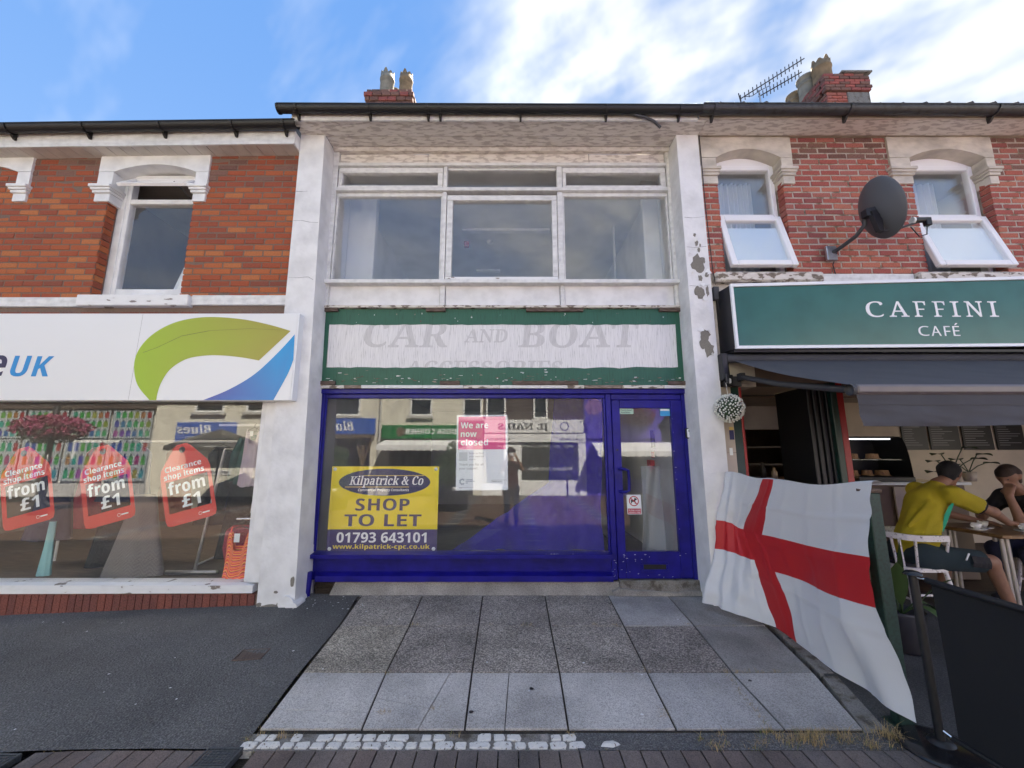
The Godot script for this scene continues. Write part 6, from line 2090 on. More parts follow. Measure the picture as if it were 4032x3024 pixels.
func name_board() -> void:
	var s := thing("name_board", "faded green shop name board with a white painted over panel and ghost lettering", "sign")
	var xs := [-2.30, -1.36, -0.475, 1.075, 2.048]
	for i in 4:
		boxp(s, "board", v3(xs[i] + 0.0015, 2.306, -0.045), v3(xs[i + 1] - 0.0015, 3.246, 0.03 - 0.001 * (i % 2)), M.green_paint, 0.002)
	rng.seed = 3
	var n := FastNoiseLite.new()
	n.frequency = 2.2
	n.fractal_octaves = 4
	# wobbly brushed edge of the white
	var top := []
	var bot := []
	for i in 61:
		var t := i / 60.0
		var x := lerpf(-2.212, 1.978, t)
		top.append(Vector2(x, 3.046 + 0.012 * n.get_noise_1d(x * 2.0)))
		bot.append(Vector2(lerpf(-2.204, 1.972, t), 2.516 + 0.016 * n.get_noise_1d(x * 2.0 + 40.0)))
	var k := MB.new()
	for i in 60:
		k.quad(v3(bot[i].x, bot[i].y - 0.02, 0.0315), v3(bot[i + 1].x, bot[i + 1].y - 0.02, 0.0315), v3(top[i + 1].x, top[i + 1].y + 0.02, 0.0315), v3(top[i].x, top[i].y + 0.02, 0.0315))
	part(s, "white_panel", k.done(), M.board_white)
	words(s, "ghost_letters", "CAR", "serif-bold", v3(-1.80, 2.765, 0.0325), 0.315, 1.02, M.ghost_letters, 0.13, 0.001)
	words(s, "ghost_letters", "AND", "serif-bold", v3(-0.575, 2.825, 0.0325), 0.165, 0.51, M.ghost_letters, 0.13, 0.001)
	words(s, "ghost_letters", "BOAT", "serif-bold", v3(0.075, 2.765, 0.0325), 0.315, 1.42, M.ghost_letters, 0.13, 0.001)
	words(s, "ghost_letters", "ACCESSORIES", "serif-bold", v3(-1.27, 2.425, 0.0325), 0.175, 1.86, M.ghost_letters, 0.13, 0.001)
	# green repainted over the ends of the letters
	for e in [[top, 1.0], [bot, -1.0]]:
		k = MB.new()
		for i in 60:
			var a: Vector2 = e[0][i]
			var c: Vector2 = e[0][i + 1]
			var far: float = 0.16 * e[1]
			if e[1] > 0:
				k.quad(v3(a.x, a.y, 0.0345), v3(c.x, c.y, 0.0345), v3(c.x, c.y + far, 0.0345), v3(a.x, a.y + far, 0.0345))
			else:
				k.quad(v3(a.x, a.y + far, 0.0345), v3(c.x, c.y + far, 0.0345), v3(c.x, c.y, 0.0345), v3(a.x, a.y, 0.0345))
		part(s, "green_band", k.done(), M.green_paint)
	# wooden packing blocks along the top and bottom
	for q in [[-2.31, -2.11], [-1.045, -0.805], [0.17, 0.865], [1.785, 2.06]]:
		boxp(s, "wood_block", v3(q[0], 3.205, 0.03), v3(q[1], 3.249, 0.068), M.bare_wood, 0.004)
	for q in [[-2.305, -2.08], [-0.85, -0.615], [0.005, 0.78], [1.84, 2.045]]:
		boxp(s, "wood_block", v3(q[0], 2.306, 0.03), v3(q[1], 2.352, 0.060), M.bare_wood, 0.004)
	# flaked paint: bare wood showing, thickest near the bottom
	for i in 150:
		var x := rng.randf_range(-2.2, 2.0)
		var y := 2.33 + absf(rng.randfn(0.0, 0.055))
		if i > 120:
			y = rng.randf_range(3.07, 3.19)
		var w := rng.randf_range(0.012, 0.085) * (1.0 if i < 120 else 0.3)
		k = MB.new()
		k.prism(blob(x, minf(y, 3.2), w, rng.randf_range(0.004, 0.018) * (1.0 if i < 120 else 2.0), 9, 0.6), 0.034, 0.0355)
		part(s, "flaked_patch", k.done(), [M.peeled_wood, M.chip_white, M.bare_wood][rng.randi() % 3])
	# split batten below
	var x := -2.335
	while x < 2.05:
		var w := rng.randf_range(0.12, 0.55)
		var x1 := minf(x + w, 2.052)
		boxp(s, "batten", v3(x, 2.266, 0.0), v3(x1 - 0.003, 2.303, 0.042 + rng.randf_range(0.0, 0.004)), [M.white_paint, M.stone_worn, M.peeled_wood, M.white_paint][rng.randi() % 4], 0.003)
		x = x1
	boxp(s, "edge_strip", v3(2.05, 2.27, -0.04), v3(2.075, 3.246, 0.05), M.white_paint, 0.003)


func disc(parent: Node3D, called: String, c: Vector3, rx: float, ry: float, m: Material, n := 40) -> void:
	var p := []
	for i in n:
		p.append(Vector2(c.x + cos(TAU * i / n) * rx, c.y + sin(TAU * i / n) * ry))
	var k := MB.new()
	k.prism(p, c.z - 0.0008, c.z)
	part(parent, called, k.done(), m)


func ring(parent: Node3D, called: String, c: Vector3, r0: float, r1: float, m: Material, n := 28) -> void:
	var k := MB.new()
	for i in n:
		var a := TAU * i / n
		var d := TAU * (i + 1) / n
		k.quad(c + v3(cos(a) * r0, sin(a) * r0, 0), c + v3(cos(a) * r1, sin(a) * r1, 0), c + v3(cos(d) * r1, sin(d) * r1, 0), c + v3(cos(d) * r0, sin(d) * r0, 0))
	part(parent, called, k.done(), m)


func window_notices() -> void:
	var z := -0.072
	var t := thing("to_let_board", "yellow and indigo shop to let board stuck inside the blue shop window", "sign")
	boxp(t, "yellow_field", v3(-2.095, 0.66, z - 0.004), v3(-0.849, 1.362, z), M.sign_yellow)
	boxp(t, "indigo_field", v3(-2.095, 0.42, z - 0.004), v3(-0.849, 0.659, z), M.sign_indigo)
	disc(t, "oval", v3(-1.475, 1.183, z + 0.0015), 0.53, 0.153, M.sign_oval)
	words(t, "lettering", "Kilpatrick & Co", "serif-bold", v3(-1.884, 1.152, z + 0.0025), 0.098, 0.85, M.ink_white, 0.2, 0.001)
	boxp(t, "rule", v3(-1.723, 1.253, z + 0.0012), v3(-1.02, 1.262, z + 0.0025), M.gold)
	boxp(t, "rule", v3(-1.93, 1.124, z + 0.0012), v3(-1.19, 1.133, z + 0.0025), M.gold)
	words(t, "lettering", "Commercial Property Consultants", "sans-bold", v3(-1.777, 1.082, z + 0.0025), 0.028, 0.585, M.ink_white, 0.15, 0.001)
	words(t, "lettering", "SHOP", "sans-bold", v3(-1.795, 0.866, z + 0.0015), 0.132, 0.62, M.ink_navy2, 0.0, 0.001)
	words(t, "lettering", "TO LET", "sans-bold", v3(-1.913, 0.694, z + 0.0015), 0.130, 0.88, M.ink_navy2, 0.0, 0.001)
	words(t, "lettering", "01793 643101", "sans-bold", v3(-1.986, 0.518, z + 0.0015), 0.108, 1.018, M.ink_white, 0.0, 0.001)
	words(t, "lettering", "www.kilpatrick-cpc.co.uk", "sans-bold", v3(-2.024, 0.452, z + 0.0015), 0.046, 1.095, M.text_yellow, 0.0, 0.001)
	for q in [[-2.06, 0.45], [-0.885, 0.45], [-2.06, 1.33], [-0.885, 1.33]]:
		var k := MB.new()
		k.lathe([Vector2(0.0, 0.008), Vector2(0.006, 0.008), Vector2(0.008, 0.003), Vector2(0.02, 0.0), Vector2(0.021, -0.002)], 16, Transform3D(Basis(v3(1, 0, 0), PI / 2), v3(q[0], q[1], z + 0.001)))
		part(t, "suction_cup", k.done(), M.paper)
	z = -0.064
	t = thing("closed_notice", "white paper notice with a pink heading saying the shop is now closed", "notice")
	t.position = v3(-0.35, 1.525, z)
	t.rotation.z = 0.008
	var o := t.position
	boxp(t, "sheet", v3(-0.651, 1.092, z - 0.0015) - o, v3(-0.051, 1.962, z) - o, M.paper)
	boxp(t, "pink_heading", v3(-0.632, 1.557, z) - o, v3(-0.073, 1.942, z + 0.0008) - o, M.pink)
	words(t, "lettering", "We are", "sans-bold", v3(-0.604, 1.806, z + 0.0015) - o, 0.068, 0.325, M.ink_white, 0.0, 0.0006)
	words(t, "lettering", "now", "sans-bold", v3(-0.602, 1.705, z + 0.0015) - o, 0.068, 0.187, M.ink_white, 0.0, 0.0006)
	words(t, "lettering", "closed", "sans-bold", v3(-0.599, 1.605, z + 0.0015) - o, 0.068, 0.319, M.ink_white, 0.0, 0.0006)
	boxp(t, "blank_square", v3(-0.619, 1.426, z) - o, v3(-0.522, 1.525, z + 0.0006) - o, M.sticker_pale)
	for q in [["Scan to find", -0.503, 1.503, 0.020, 0.167], ["your nearest", -0.502, 1.468, 0.020, 0.176], ["store.", -0.502, 1.434, 0.020, 0.077], ["Thank you for all", -0.618, 1.373, 0.024, 0.284], ["your support.", -0.617, 1.329, 0.024, 0.222]]:
		words(t, "lettering", q[0], "sans", v3(q[1], q[2], z + 0.0008) - o, q[3], q[4], M.ink_grey, 0.0, 0.0006)
	for q in [["CANCER", 1.206, 0.079], ["RESEARCH", 1.187, 0.101], ["UK", 1.168, 0.025]]:
		words(t, "lettering", q[0], "sans-bold", v3(-0.538, q[1], z + 0.0008) - o, 0.013, q[2], M.ink_blue_grey, 0.0, 0.0006)
	for i in 26:
		var a := 0.7 + i * 0.19
		var r := 0.022 + 0.006 * (i % 3)
		disc(t, "logo_dot", v3(-0.577 + cos(a) * r, 1.19 + sin(a) * r, z + 0.001) - o, 0.0045, 0.0045, M.ink_blue_grey, 8)
	boxp(t, "rule", v3(-0.24, 1.205, z) - o, v3(-0.07, 1.207, z + 0.0006) - o, M.ink_black)
	words(t, "lettering", "Together we are", "sans", v3(-0.24, 1.188, z + 0.0008) - o, 0.010, 0.12, M.ink_black, 0.0, 0.0006)
	boxp(t, "small_print", v3(-0.615, 1.125, z) - o, v3(-0.45, 1.128, z + 0.0006) - o, M.ink_grey)
	boxp(t, "small_print", v3(-0.615, 1.117, z) - o, v3(-0.58, 1.120, z + 0.0006) - o, M.ink_grey)
	# door stickers
	z = -0.02
	t = thing("no_dogs_sign", "white and red no dogs sign stuck on the blue door's glass", "sign")
	boxp(t, "sheet", v3(1.305, 0.831, z - 0.002), v3(1.468, 1.046, z), M.paper)
	boxp(t, "red_panel", v3(1.313, 0.839, z), v3(1.46, 0.895, z + 0.001), M.sign_red)
	ring(t, "red_ring", v3(1.385, 0.977, z + 0.0028), 0.046, 0.056, M.sign_red)
	var k := MB.new()
	k.prism([Vector2(1.349, 1.018), Vector2(1.342, 1.011), Vector2(1.421, 0.936), Vector2(1.428, 0.943)], z, z + 0.003)
	part(t, "red_bar", k.done(), M.sign_red)
	k = MB.new()
	k.prism([Vector2(1.353, 0.95), Vector2(1.36, 0.95), Vector2(1.364, 0.968), Vector2(1.392, 0.968), Vector2(1.396, 0.948), Vector2(1.404, 0.948), Vector2(1.402, 0.985), Vector2(1.42, 0.994), Vector2(1.42, 1.003), Vector2(1.404, 1.008), Vector2(1.398, 1.018), Vector2(1.392, 1.005), Vector2(1.388, 0.99), Vector2(1.362, 0.988), Vector2(1.35, 1.0), Vector2(1.352, 0.984)], z, z + 0.002)
	part(t, "dog_mark", k.done(), M.ink_black)
	words(t, "lettering", "No dogs except", "sans-bold", v3(1.32, 0.872, z + 0.0015), 0.013, 0.133, M.ink_white, 0.0, 0.0006)
	words(t, "lettering", "assistance dogs", "sans-bold", v3(1.32, 0.850, z + 0.0015), 0.013, 0.133, M.ink_white, 0.0, 0.0006)
	t = thing("door_sticker", "pale green sticker in the door glass's top corner nearest the shop window", "sticker")
	boxp(t, "sheet", v3(1.272, 1.968, z - 0.002), v3(1.432, 2.033, z), M.sticker_green)
	words(t, "lettering", "Charity Retail", "sans-bold", v3(1.282, 2.006, z + 0.001), 0.016, 0.13, M.post_green, 0.0, 0.0006)
	words(t, "lettering", "Association", "sans-bold", v3(1.282, 1.98, z + 0.001), 0.016, 0.11, M.post_green, 0.0, 0.0006)
	t = thing("door_sticker", "blue sticker in the door glass's top corner nearest the flag", "sticker")
	boxp(t, "sheet", v3(1.745, 1.945, z - 0.002), v3(1.862, 2.033, z), M.sticker_blue)
	boxp(t, "white_band", v3(1.75, 2.005, z), v3(1.857, 2.028, z + 0.001), M.paper)
	t = thing("key_safe", "small grey and black key safe fixed beside the blue door", "key safe", v3(2.045, 1.69, 0.0))
	boxp(t, "case", v3(-0.035, -0.01, 0.0), v3(0.04, 0.11, 0.045), M.black_satin, 0.012)
	boxp(t, "cover", v3(-0.028, 0.0, 0.045), v3(0.034, 0.10, 0.055), M.silver_trim, 0.006)
	boxp(t, "latch", v3(-0.012, 0.065, 0.055), v3(0.018, 0.085, 0.060), M.black_satin, 0.003)


func flower_ball() -> void:
	var t := thing("flower_ball", "round hanging ball of small white artificial flowers beside the cafe door", "flower ball", v3(2.34, 1.99, 0.40))
	rng.seed = 19
	var k := MB.new()
	k.ball(Vector3.ZERO, Vector3.ONE * 0.125, 12)
	part(t, "foliage", k.done(), M.leaf_c)
	k = MB.new()
	for i in 330:
		var y := 1.0 - 2.0 * (i + 0.5) / 330.0
		var a := i * 2.39996
		var d := v3(sqrt(1 - y * y) * cos(a), y, sqrt(1 - y * y) * sin(a))
		d = (d + v3(rng.randf_range(-0.05, 0.05), rng.randf_range(-0.05, 0.05), rng.randf_range(-0.05, 0.05))).normalized()
		k.ball(d * rng.randf_range(0.138, 0.152), Vector3.ONE * rng.randf_range(0.008, 0.0125), 3)
	var f := part(t, "flowers", k.done(), M.bloom_white)
	f.set_meta("kind", "stuff")
	tubep(t, "cord", [v3(0, 0.12, 0), v3(-0.01, 0.28, 0.0)], 0.003, M.white_clean, 5)


func flag() -> void:
	var post := thing("fence_post", "dark green square post at the street end of the flag", "post", g3(2.30, 2.06, -0.02))
	boxp(post, "shaft", v3(-0.035, -0.03, -0.035), v3(0.045, 1.34, 0.035), M.post_green, 0.005)
	boxp(post, "cap", v3(-0.045, 1.34, -0.045), v3(0.055, 1.365, 0.045), M.bare_wood, 0.006)
	boxp(post, "base_plate", v3(-0.07, -0.035, -0.07), v3(0.08, 0.02, 0.07), M.post_green, 0.004)
	tubep(post, "rail", [v3(0.03, 1.295, 0.0), v3(0.03, 1.275, -1.68)], 0.012, M.post_green, 8)
	var t := thing("flag", "large white flag with a red cross draped over a rail beside the blue door", "flag")
	# corners of the cloth and of its cross, rows from the top down
	var c := [
		[v3(2.235, 1.318, 0.395), v3(2.285, 1.285, 0.97), v3(2.28, 1.27, 1.13), v3(2.25, 1.315, 2.135)],
		[v3(2.13, 0.835, 0.41), v3(2.265, 0.784, 0.61), v3(2.262, 0.775, 0.93), v3(2.235, 0.866, 2.11)],
		[v3(2.06, 0.555, 0.41), v3(2.255, 0.546, 0.81), v3(2.25, 0.50, 1.08), v3(2.23, 0.574, 2.105)],
		[v3(1.885, 0.06, 0.42), v3(2.24, 0.045, 0.985), v3(2.235, 0.035, 1.26), v3(2.225, 0.03, 2.215)]]
	var ku := [0.0, 0.42, 0.54, 1.0]
	var kv := [0.0, 0.40, 0.60, 1.0]
	var n := FastNoiseLite.new()
	n.frequency = 1.0
	n.fractal_octaves = 2
	n.seed = 8
	var at := func(u: float, v: float) -> Vector3:
		var i := 0
		while i < 2 and u > ku[i + 1]:
			i += 1
		var j := 0
		while j < 2 and v > kv[j + 1]:
			j += 1
		var a: float = (u - ku[i]) / (ku[i + 1] - ku[i])
		var b: float = (v - kv[j]) / (kv[j + 1] - kv[j])
		var p: Vector3 = c[j][i].lerp(c[j][i + 1], a).lerp(c[j + 1][i].lerp(c[j + 1][i + 1], a), b)
		# slack folds hanging from the rail, creases from being packed flat
		var loose := 0.25 + 0.75 * v
		var d := 0.022 * sin(u * 13.0 + v * 4.5) * loose * (0.4 + 0.6 * sin(v * PI)) + 0.045 * n.get_noise_2d(u * 2.6 + v * 1.2, v * 1.1) * loose
		d += 0.05 * exp(-pow((u - 0.80 - 0.14 * v) / 0.06, 2.0)) * smoothstep(0.45, 1.0, v)
		for q in [0.125, 0.25, 0.375, 0.5, 0.625, 0.75, 0.875]:
			d += 0.006 * exp(-pow((u - q) / 0.008, 2.0))
		for q in [0.2, 0.45, 0.7]:
			d += 0.006 * exp(-pow((v - q) / 0.012, 2.0))
		d += 0.03 * sin(u * 60.0) * exp(-u * 9.0) * (0.3 + v)
		p.y += 0.015 * sin(u * 14.0) * (1.0 - v) - 0.02 * sin(u * 8.0) * v * v * (1.0 - v)
		return p + v3(-d, 0.0, 0.03 * n.get_noise_2d(u * 4.0 + 9.0, v * 4.0))
	for red in [false, true]:
		var k := MB.new()
		for i in 3:
			for j in 3:
				if (i == 1 or j == 1) == red:
					var nu: int = [36, 12, 40][i]
					var nv: int = [26, 14, 26][j]
					k.sheet(nu, nv, func(a, b): return at.call(lerpf(ku[i], ku[i + 1], a), lerpf(kv[j], kv[j + 1], b)))
		part(t, "red_cross" if red else "white_field", k.done(), M.flag_red if red else M.flag_white)
	# the part turned over the rail
	var k2 := MB.new()
	k2.sheet(60, 4, func(u, v):
		var p: Vector3 = at.call(u, 0.0)
		return p + v3(0.075 * v, 0.014 * sin(v * PI) - 0.05 * v * (0.6 + 0.4 * sin(u * 11.0)), 0.0))
	part(t, "turned_edge", k2.done(), M.flag_white)


func barrier() -> void:
	var t := thing("cafe_barrier", "black fabric cafe barrier on a round black base at the picture's lower right edge", "barrier", g3(2.32, 2.27))
	var k := MB.new()
	k.lathe([Vector2(0.0, 0.035), Vector2(0.06, 0.034), Vector2(0.15, 0.024), Vector2(0.185, 0.014), Vector2(0.195, 0.006), Vector2(0.195, 0.0), Vector2(0, 0)], 40)
	part(t, "base", k.done(), M.black_gloss)
	k = MB.new()
	k.lathe([Vector2(0.0, 0.05), Vector2(0.05, 0.048), Vector2(0.06, 0.034)], 24)
	part(t, "collar", k.done(), M.black_satin)
	tubep(t, "post", [v3(0.0, 0.03, 0.0), v3(-0.012, 0.89, 0.0)], 0.021, M.black_satin, 14)
	k = MB.new()
	k.lathe([Vector2(0.0, 0.025), Vector2(0.03, 0.02), Vector2(0.045, 0.004), Vector2(0.045, 0.0), Vector2(0, 0)], 24, Transform3D(Basis(), v3(-0.012, 0.885, 0.0)))
	part(t, "post_cap", k.done(), M.black_gloss)
	tubep(t, "hook", [v3(-0.005, 0.875, 0.02), v3(0.01, 0.875, 0.06)], 0.006, M.chrome, 8)
	tubep(t, "hook", [v3(0.004, 0.10, 0.02), v3(0.015, 0.085, 0.06)], 0.006, M.chrome, 8)
	tubep(t, "top_tube", [v3(0.012, 0.87, 0.055), v3(0.07, 0.855, 1.45)], 0.017, M.black_satin, 12)
	tubep(t, "bottom_tube", [v3(0.018, 0.085, 0.055), v3(0.09, 0.085, 1.45)], 0.014, M.black_satin, 12)
	k = MB.new()
	k.sheet(30, 16, func(u, v):
		return v3(lerpf(0.012, 0.07, u) + 0.012 * v + 0.006 * sin(u * 5.0 + v * 3.0), lerpf(0.865, 0.088, v), lerpf(0.075, 1.43, u)))
	part(t, "banner", k.done(), M.black_cloth)
	# far stand, beyond the edge of the picture
	tubep(t, "post", [v3(0.09, 0.03, 1.5), v3(0.078, 0.89, 1.5)], 0.021, M.black_satin, 14)
	k = MB.new()
	k.lathe([Vector2(0.0, 0.035), Vector2(0.15, 0.024), Vector2(0.195, 0.006), Vector2(0.195, 0.0), Vector2(0, 0)], 40, Transform3D(Basis(), v3(0.09, -0.045, 1.5)))
	part(t, "base", k.done(), M.black_gloss)


# captain's chair: low curved rail on spindles; faces +x
func chair(at: Vector3, label: String, turn := 0.0) -> void:
	var t := thing("white_chair", label, "chair", at, "white wooden cafe chairs")
	t.rotation.y = turn
	var m: Material = M.chair_white
	for q in [[-0.19, -0.19], [-0.19, 0.19], [0.19, -0.20], [0.19, 0.20]]:
		tubep(t, "leg", [v3(q[0] * 1.15, 0.0, q[1] * 1.15), v3(q[0], 0.22, q[1]), v3(q[0] * 0.9, 0.41, q[1] * 0.9)], [0.016, 0.022, 0.018], m, 10)
	tubep(t, "stretcher", [v3(-0.205, 0.16, -0.205), v3(-0.205, 0.16, 0.205)], 0.011, m, 8)
	tubep(t, "stretcher", [v3(-0.20, 0.20, 0.20), v3(0.20, 0.20, 0.21)], 0.011, m, 8)
	tubep(t, "stretcher", [v3(-0.20, 0.20, -0.20), v3(0.20, 0.20, -0.21)], 0.011, m, 8)
	var k := MB.new()
	var p := []
	for i in 24:
		var a := TAU * i / 24.0
		p.append(Vector2(signf(cos(a)) * pow(absf(cos(a)), 0.6) * 0.235, signf(sin(a)) * pow(absf(sin(a)), 0.6) * 0.235))
	k.prism(p, 0.0, 0.035, Transform3D(Basis(v3(1, 0, 0), -PI / 2), v3(0, 0.41, 0)))
	part(t, "seat", k.done(), m)
	k = MB.new()
	k.prism(p.map(func(q): return q * 0.86), 0.0, 0.03, Transform3D(Basis(v3(1, 0, 0), -PI / 2), v3(0, 0.446, 0)))
	part(t, "cushion", k.done(), M.cloth_black)
	# bent rail round the back
	var path := []
	for i in 15:
		var a := PI / 2 + PI * i / 14.0
		path.append(v3(cos(a) * 0.25 - 0.02 if i > 0 and i < 14 else 0.16, 0.715 - 0.02 * absf(sin(a)), sin(a) * 0.265))
	path[0] = v3(0.17, 0.695, 0.255)
	path[14] = v3(0.17, 0.695, -0.255)
	k = MB.new()
	for i in 14:
		var a: Vector3 = path[i]
		var c: Vector3 = path[i + 1]
		var na := v3(a.x + 0.02, 0, a.z).normalized() * 0.016
		var nc := v3(c.x + 0.02, 0, c.z).normalized() * 0.016
		k.hexa([a - na, c - nc, c + nc, a + na, a - na + v3(0, 0.055, 0), c - nc + v3(0, 0.055, 0), c + nc + v3(0, 0.055, 0), a + na + v3(0, 0.055, 0)])
	part(t, "back_rail", k.done(), m)
	for i in [0, 2, 4, 5, 7, 9, 10, 12, 14]:
		var q: Vector3 = path[i]
		tubep(t, "spindle", [v3(q.x * 0.84, 0.44, q.z * 0.84), q], 0.012, m, 8)


func table_and_cups() -> void:
	var t := thing("cafe_table", "square brown wooden cafe table on metal legs between the two seated men", "table", v3(4.94, -0.015, 0.42))
	boxp(t, "top", v3(-0.36, 0.735, -0.36), v3(0.36, 0.77, 0.36), M.table_wood, 0.006)
	for q in [[-0.25, -0.25], [-0.25, 0.25], [0.25, -0.25], [0.25, 0.25]]:
		var lg := MB.new()
		lg.tube([v3(q[0], 0.0, q[1]), v3(q[0] * 0.95, 0.735, q[1] * 0.95)], 0.018, 8)
		lg.tube([v3(q[0] + 0.05, 0.0, q[1]), v3(q[0] * 0.95 + 0.05, 0.735, q[1] * 0.95)], 0.018, 8)
		part(t, "leg", lg.done(), M.table_metal)
	var cup := func(x: float, z: float, label: String, s: float) -> void:
		var c := thing("coffee_cup", label, "cup", v3(x, 0.755, z), "cups on the cafe table")
		var k := MB.new()
		k.lathe([Vector2(0, 0.004), Vector2(0.05, 0.006), Vector2(0.075, 0.014), Vector2(0.077, 0.012), Vector2(0.05, 0.0), Vector2(0, 0.0)], 24)
		part(c, "saucer", k.done(), M.china)
		k = MB.new()
		k.lathe([Vector2(0, 0.012), Vector2(0.022, 0.012), Vector2(0.036, 0.035), Vector2(0.042, 0.07), Vector2(0.039, 0.07), Vector2(0.033, 0.036), Vector2(0, 0.02)], 24, Transform3D(Basis.from_scale(Vector3.ONE * s), Vector3.ZERO))
		part(c, "cup", k.done(), M.china)
		tubep(c, "handle", [v3(-0.038, 0.06, 0.0), v3(-0.062, 0.055, 0.004), v3(-0.060, 0.035, 0.006), v3(-0.036, 0.03, 0.0)], 0.005, M.china, 8)
	cup.call(4.66, 0.50, "white coffee cup on a saucer at the table corner by the yellow shirt", 0.95)
	cup.call(5.02, 0.60, "white coffee cup nearest the camera on the cafe table", 1.05)
	cup.call(4.84, 0.40, "white coffee cup standing in the middle of the cafe table", 1.0)
	var ph := thing("phone", "dark phone lying on the cafe table", "phone", v3(4.98, 0.756, 0.72))
	boxp(ph, "body", v3(-0.075, 0.0, -0.036), v3(0.075, 0.008, 0.036), M.black_gloss, 0.003)
	boxp(ph, "screen", v3(-0.07, 0.0081, -0.033), v3(0.07, 0.0088, 0.033), M.ink_black)


func leaf(k: MB, base: Vector3, tip: Vector3, w: float, droop: float) -> void:
	var d := tip - base
	var s := d.cross(Vector3.UP).normalized()
	k.sheet(6, 10, func(u, v):
		var x: float = (u - 0.5) * 2.0
		var ww: float = w * sin(PI * clampf(v * 0.94 + 0.06, 0.0, 1.0)) * (1.0 - 0.25 * v)
		return base + d * v + s * x * ww + v3(0, -droop * v * v + 0.25 * ww * absf(x), 0))


func plants() -> void:
	var t := thing("leafy_plant", "broad leaved green pot plant behind the black barrier post", "plant", g3(3.16, 1.2))
	var k := MB.new()
	k.lathe([Vector2(0, 0), Vector2(0.11, 0.0), Vector2(0.15, 0.28), Vector2(0.155, 0.30), Vector2(0.14, 0.30), Vector2(0.13, 0.26), Vector2(0, 0.26)], 24)
	part(t, "pot", k.done(), M.dark_grey)
	rng.seed = 5
	for q in [[-0.12, 0.80, 0.16, 0.10], [0.22, 0.72, 0.26, 0.12], [0.30, 0.45, 0.10, 0.30], [0.10, 0.62, -0.25, 0.15], [-0.22, 0.55, -0.05, 0.2], [0.05, 0.88, 0.02, 0.05], [0.20, 0.35, 0.30, 0.25]]:
		k = MB.new()
		leaf(k, v3(q[0] * 0.3, 0.35, q[2] * 0.3), v3(q[0], q[1], q[2]), 0.065, q[3])
		part(t, "leaf", k.done(), M.leaf_a)
		tubep(t, "stem", [v3(0, 0.26, 0), v3(q[0] * 0.3, 0.36, q[2] * 0.3)], 0.006, M.leaf_a, 6)
	var i := 0
	for s in [[5.70, 1.155, -0.62, 1.0], [6.0, 1.155, -0.7, 0.8]]:
		var f := thing("house_plant", ["tall big leaved house plant on the cafe counter behind the yellow shirt", "low leafy house plant on the cafe counter near the picture's right edge"][i], "plant", v3(s[0], s[1], s[2]), "house plants on the cafe counter")
		i += 1
		k = MB.new()
		k.lathe([Vector2(0, 0), Vector2(0.06, 0.0), Vector2(0.075, 0.12), Vector2(0.065, 0.12), Vector2(0, 0.11)], 18)
		part(f, "pot", k.done(), M.tile_beige)
		for q in [[0.16, 0.42, 0.02], [-0.22, 0.25, 0.05], [0.30, 0.28, -0.02], [-0.05, 0.34, -0.05], [-0.30, 0.12, 0.1]]:
			var e: Vector3 = v3(q[0], q[1], q[2]) * s[3]
			tubep(f, "stem", [v3(0, 0.11, 0), e * 0.6 + v3(0, 0.06, 0), e], 0.006, M.leaf_c, 6)
			k = MB.new()
			leaf(k, e, e + v3(signf(q[0]) * 0.17, 0.04, 0.04), 0.085, 0.05)
			part(f, "leaf", k.done(), M.leaf_c)


